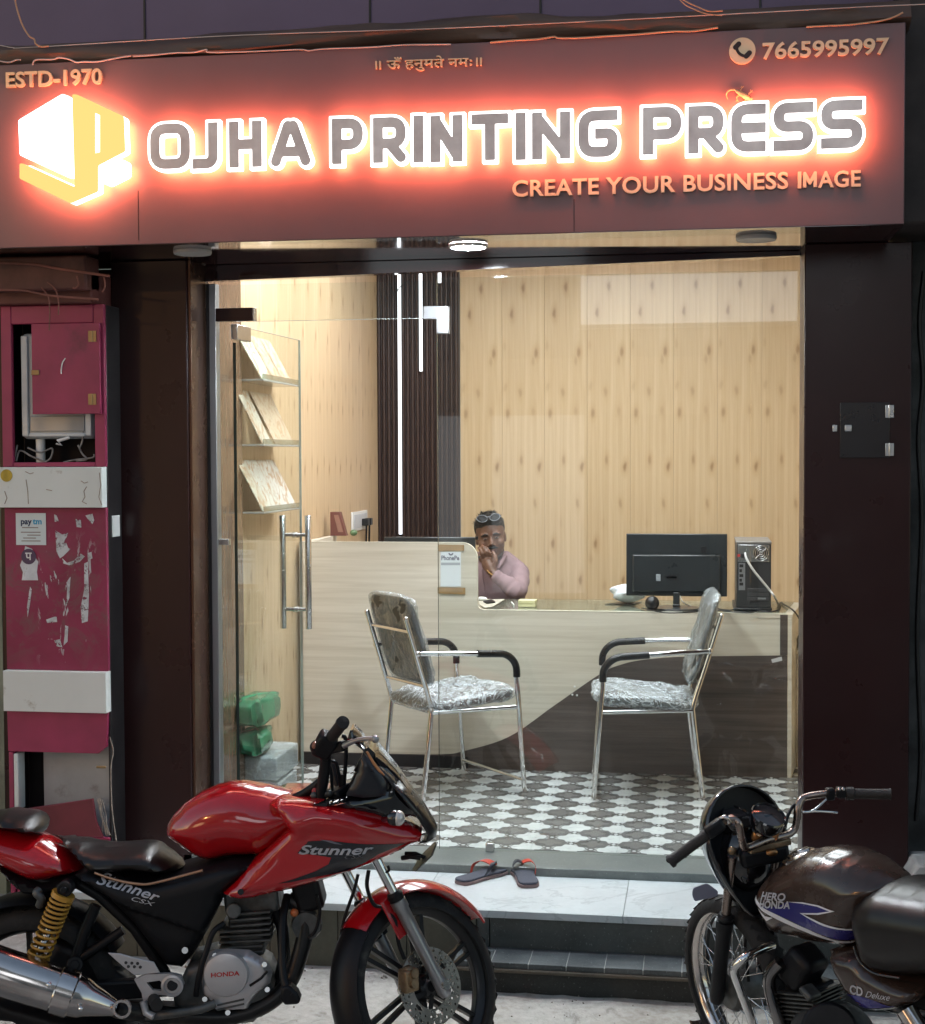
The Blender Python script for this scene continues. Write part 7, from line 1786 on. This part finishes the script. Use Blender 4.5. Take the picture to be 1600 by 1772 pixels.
# tank
t_o = c3([(512, 748), (540, 690), (600, 612), (660, 575), (720, 545), (780, 515), (850, 500), (950, 500), (1040, 522), (1130, 568), (1215, 628), (1275, 680), (1330, 735), (1300, 800), (1240, 900), (1180, 1020), (1110, 1100), (1000, 1095), (900, 1080), (760, 1050), (640, 1018), (600, 950), (560, 872), (528, 800)], .07)
def pil2(name, outline, W, D, m, e=0.0, fn=None, res=.011, smooth=60):
    P = Pillow(outline, W, D, e, fn); v, f = P.mesh(F2, res); o = link_mesh(name, v, f, m, kb, smooth=smooth); return P, o
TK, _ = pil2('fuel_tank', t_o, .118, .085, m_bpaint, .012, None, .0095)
fcp = W3(842, 512, .0); nrm = (UP + v2 * .15 + h2 * .25).normalized()
MB().lathe([(.062, -.016), (.062, -.002), (.056, .002), (.046, .004), (.044, .010), (.036, .014), (.022, .015), (.020, .019), (.0001, .020)], fcp, nrm, 32).build('fuel_cap', m_chrome_w, kb, smooth=30)
MB().beam(fcp + nrm * .018 - v2 * .022, fcp + nrm * .018 + v2 * .022, .012, .006, up=nrm).build('cap_latch', m_chrome, kb, bevel=.002)
MB().cyl(W3(1098, 685, .06), W3(1098, 685, .09), .004, 10).build('rivet', m_chrome, kb)
def dec2(name, pts, m, lift=.0016, v=.10, P=None):
    a, f = fine_fill(c3(pts, v)); vv, ff = skin_decal(F2, P or TK, a, f, lift); return link_mesh(name, vv, ff, m, kb, smooth=80)
dec2('silver_stripe', [(512, 768), (560, 790), (640, 842), (720, 880), (900, 970), (1080, 1082), (1065, 1092), (880, 990), (700, 900), (600, 845), (520, 790)], m_decal, .0014)
dec2('blue_stripe', [(590, 815), (700, 822), (760, 790), (860, 795), (960, 815), (1052, 850), (960, 862), (850, 862), (930, 905), (1020, 950), (1112, 994), (1095, 1078), (1000, 1022), (880, 955), (760, 893), (660, 850)], m_blue, .0020)
dec2('silver_stripe', [(760, 787), (860, 790), (965, 810), (1060, 850), (960, 869), (862, 866), (845, 858), (955, 858), (1030, 848), (955, 818), (860, 799)], m_decal, .0026)
dec2('silver_stripe', [(845, 858), (862, 864), (1000, 930), (1116, 990), (1112, 998), (990, 940), (900, 893)], m_decal, .0026)
dec2('silver_stripe', [(560, 835), (620, 880), (672, 890), (625, 912), (560, 862)], m_decal, .0014)
# seat
s_o = c3([(1112, 870), (1125, 810), (1190, 755), (1265, 725), (1330, 730), (1480, 752), (1640, 775), (1900, 800), (2200, 780), (2230, 900), (2200, 1120), (1900, 1230), (1640, 1290), (1420, 1296), (1270, 1262), (1190, 1190), (1150, 1060), (1120, 950)], .10)
pil2('seat', s_o, .150, .085, m_seat, .03)
k = MB(); k.tube(smooth_path([W3(1150, 1080, .150), W3(1190, 1180, .152), W3(1280, 1250, .150), W3(1440, 1280, .145)]), .003, 6).build('seat_piping', m_gblack, kb, smooth=80)
# side panel
sp_o = c3([(962, 1122), (1060, 1140), (1150, 1165), (1205, 1230), (1310, 1290), (1440, 1345), (1520, 1400), (1480, 1460), (1380, 1490), (1250, 1500), (1175, 1470), (1090, 1385), (1015, 1260)], .12)
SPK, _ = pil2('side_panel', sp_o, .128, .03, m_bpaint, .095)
dec2('blue_stripe', [(1082, 1372), (1200, 1385), (1300, 1418), (1400, 1465), (1270, 1470), (1180, 1462)], m_blue, .0016, .12, SPK)
dec2('silver_stripe', [(1190, 1468), (1290, 1478), (1400, 1472), (1330, 1496), (1250, 1502)], m_decal, .0016, .12, SPK)
def text2(s, p0, p1, hgt, P, bold, shear, lift=.0022, v=.12):
    (ua, za), (ub, zb) = c3([p0, p1], v); V, F_ = text_mesh(s, hgt, 0, bold, shear, width=math.hypot(ub - ua, zb - za)); a = math.atan2(zb - za, ub - ua)
    # the visible side runs from the nose to the tail, so the heading axis is mirrored
    flat = [(ua + q[0] * math.cos(a) + q[2] * math.sin(-a) * 1, za + q[0] * math.sin(a) + q[2] * abs(math.cos(a))) for q in V]; vv, ff = skin_decal(F2, P, flat, F_, lift); return link_mesh('lettering', vv, ff, m_decal, kb, smooth=0, recalc=False)
text2('HERO', (588, 776), (756, 780), .022, TK, .032, 0, .004, .10)
text2('HONDA', (584, 824), (786, 830), .022, TK, .032, 0, .004, .10)
text2('CD', (1143, 1368), (1224, 1388), .024, SPK, .03, 0)
text2('Deluxe', (1240, 1392), (1394, 1416), .018, SPK, 0, .35)
# chrome guard, engine, exhaust, rear end
MB().tube(smooth_path([W3(640, 1075, .06), W3(560, 1105, .12), W3(470, 1150, .18), W3(410, 1205, .20), W3(405, 1260, .20), W3(440, 1360, .19), W3(500, 1520, .16), W3(545, 1680, .12)], 6), .012, 14).build('crash_guard', m_chrome, kb, smooth=80)
MB().tube(smooth_path([W3(500, 960, .03), W3(470, 1060, .03), W3(480, 1180, .03), W3(490, 1300, .03)]), .005, 8).build('cable', m_mblack, kb, smooth=80)
MB().tube(smooth_path([W3(620, 900, .0), W3(640, 1050, .0), W3(680, 1250, .0), W3(720, 1480, .0), W3(760, 1680, 0)]), .019, 12).build('frame', m_gblack, kb, smooth=80)
MB().tube(smooth_path([W3(690, 1180, .10), W3(630, 1250, .11), W3(620, 1330, .11), W3(660, 1480, .11), W3(720, 1640, .10)]), .018, 12).build('exhaust_pipe', mat('dark_chrome', (.22, .21, .21), .12, 1.0, var=.2), kb, smooth=80)
MB().beam(W3(760, 1130, .04), W3(900, 1290, .04), .10, .11).build('air_box', m_mblack, kb, bevel=.02)
for i in range(7): MB().beam(W3(750, 1330 + i * 26, .03), W3(1000, 1350 + i * 26, .03), .13, .005, up=n2_).build('cooling_fin', m_engine, kb, bevel=.001)
MB().beam(W3(870, 1290, .03), W3(890, 1540, .03), .10, .10, up=h2).build('cylinder', m_mblack, kb, bevel=.01)
MB().ell(W3(1020, 1640, .04), (.115, .115, .09)).build('crankcase', m_engine, kb, smooth=80)
MB().cyl(W3(1000, 1620, .08), W3(1000, 1620, .135), .075, 28).build('engine_cover', m_mblack, kb, smooth=40, bevel=.008)
MB().beam(W3(840, 1330, .10), W3(915, 1410, .10), .05, .02).build('carburettor', m_engine, kb, bevel=.008)
MB().tube([W3(1350, 1440, .03), W3(1480, 1480, .03), W3(1800, 1500, .03)], .018, 10).build('frame', m_gblack, kb, smooth=60)
rax = W3(1010, 1600, 0) + (-h2) * .50; rax = rax - n2_ * ((rax - axl).dot(n2_))
g = MB(); tyre(g, rax, v2, KR, .085); g.build('tyre', m_rubber, kb, smooth=60); MB().lathe([(.0001, -.05), (.07, -.05), (.07, .05), (.0001, .05)], rax, v2, 28).build('rear_hub', m_engine, kb, smooth=40)
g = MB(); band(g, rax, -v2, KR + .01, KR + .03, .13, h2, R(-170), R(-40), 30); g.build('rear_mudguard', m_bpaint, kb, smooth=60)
MB().beam(W3(1010, 1640, .07), rax + v2 * .07, .03, .05).beam(W3(1010, 1640, -.07), rax - v2 * .07, .03, .05).build('swingarm', m_mblack, kb, bevel=.006)
MB().cyl(rax + v2 * .10 + h2 * .02 + n2_ * .02, W3(1480, 1480, .10), .026, 14).build('shock', m_chrome_w, kb, smooth=40)
MB().tube([W3(980, 1640, .10), (axl + h2 * -.62 + v2 * .24) * 1.0 + n2_ * 0 + UP * (gz + .012 - (axl + h2 * -.62 + v2 * .24).z)], .011, 10).build('side_stand', m_mblack, kb, smooth=60)
k = MB()
for i, (x, y) in enumerate(((430, 1150), (460, 1120), (450, 1190))): k.ell(W3(x, y, .05), (.012, .012, .016), 8, 6)
stuff(k.build('small_fittings', m_engine, kb, smooth=80))

# ------------------------------------------------------------------ the far side of the street (behind the camera; it shows in glass, paint and chrome)
m_far = mat('far_plaster', (.33, .31, .29), .85, var=.25, vs=.8, world=True, dirt=((.2, .18, .17), 1.5, .5, .8))
m_shutter = mat('far_shutter', (.12, .14, .17), .5, .3)
m_lit = glow('lit_shop_interior', (.90, .96, 1.0), .55)
m_warm = glow('lit_warm_window', (1.0, .62, .32), 2.2)
for i, (x0, x1, h_, lit) in enumerate(((-13.5, -4.6, 8.6, m_warm), (-4.5, .6, 10.2, m_lit), (.7, 11.5, 8.2, None))):
    t = thing('building', ('low plastered building across the street with a warm lit window', 'tall plastered building across the street with a brightly lit shop', 'low plastered building across the street with closed shutters')[i], 'building', (x0, -13.5, gz))
    box('wall', m_far, x0, x1, -16, -13.0, -.4, h_, t, bevel=0); box('parapet', m_far, x0 - .05, x1 + .05, -13.12, -12.99, h_, h_ + .35, t, bevel=.01)
    for j in range(3):
        a = x0 + .4 + j * (x1 - x0 - .5) / 3; b_ = a + (x1 - x0) / 3 - .55
        box('shop_opening', lit if (lit and (j == 1 or (lit is m_lit and j == 0))) else m_shutter, a, b_, -13.01, -12.97, -.2, 2.0, t, bevel=0)
        w_ = box('window', m_shutter, a + .2, b_ - .1, -13.01, -12.96, 2.7, 3.7, t, bevel=0)
hb = thing('hoarding', 'large blank white backlit hoarding across the street', 'hoarding', (.3, -12.9, 3.1))
MB().box(-1.5, 1.9, -12.98, -12.86, 3.05, 5.95).build('frame', m_alu, hb, bevel=.01); MB().box(-1.45, 1.85, -12.856, -12.852, 3.1, 5.9).build('face', glow('lit_hoarding', (.9, .95, 1), 1.3), hb, smooth=0)
t = thing('street_lamp', 'tall grey street lamp with an orange lamp across the street', 'street lamp', (-7.6, -11.6, gz))
MB().tube([(-7.6, -11.6, gz), (-7.6, -11.6, 4.6), (-7.6, -11.3, 5.0), (-7.6, -10.4, 5.15)], [.06, .045, .04, .035], 12).build('pole', m_alu, t, smooth=60)
MB().box(-7.76, -7.44, -10.5, -9.9, 5.08, 5.2).build('lamp_head', m_alu, t, bevel=.03); MB().box(-7.72, -7.48, -10.45, -9.95, 5.05, 5.078).build('lamp', glow('sodium_lamp', (1.0, .45, .15), 260), t, smooth=0)
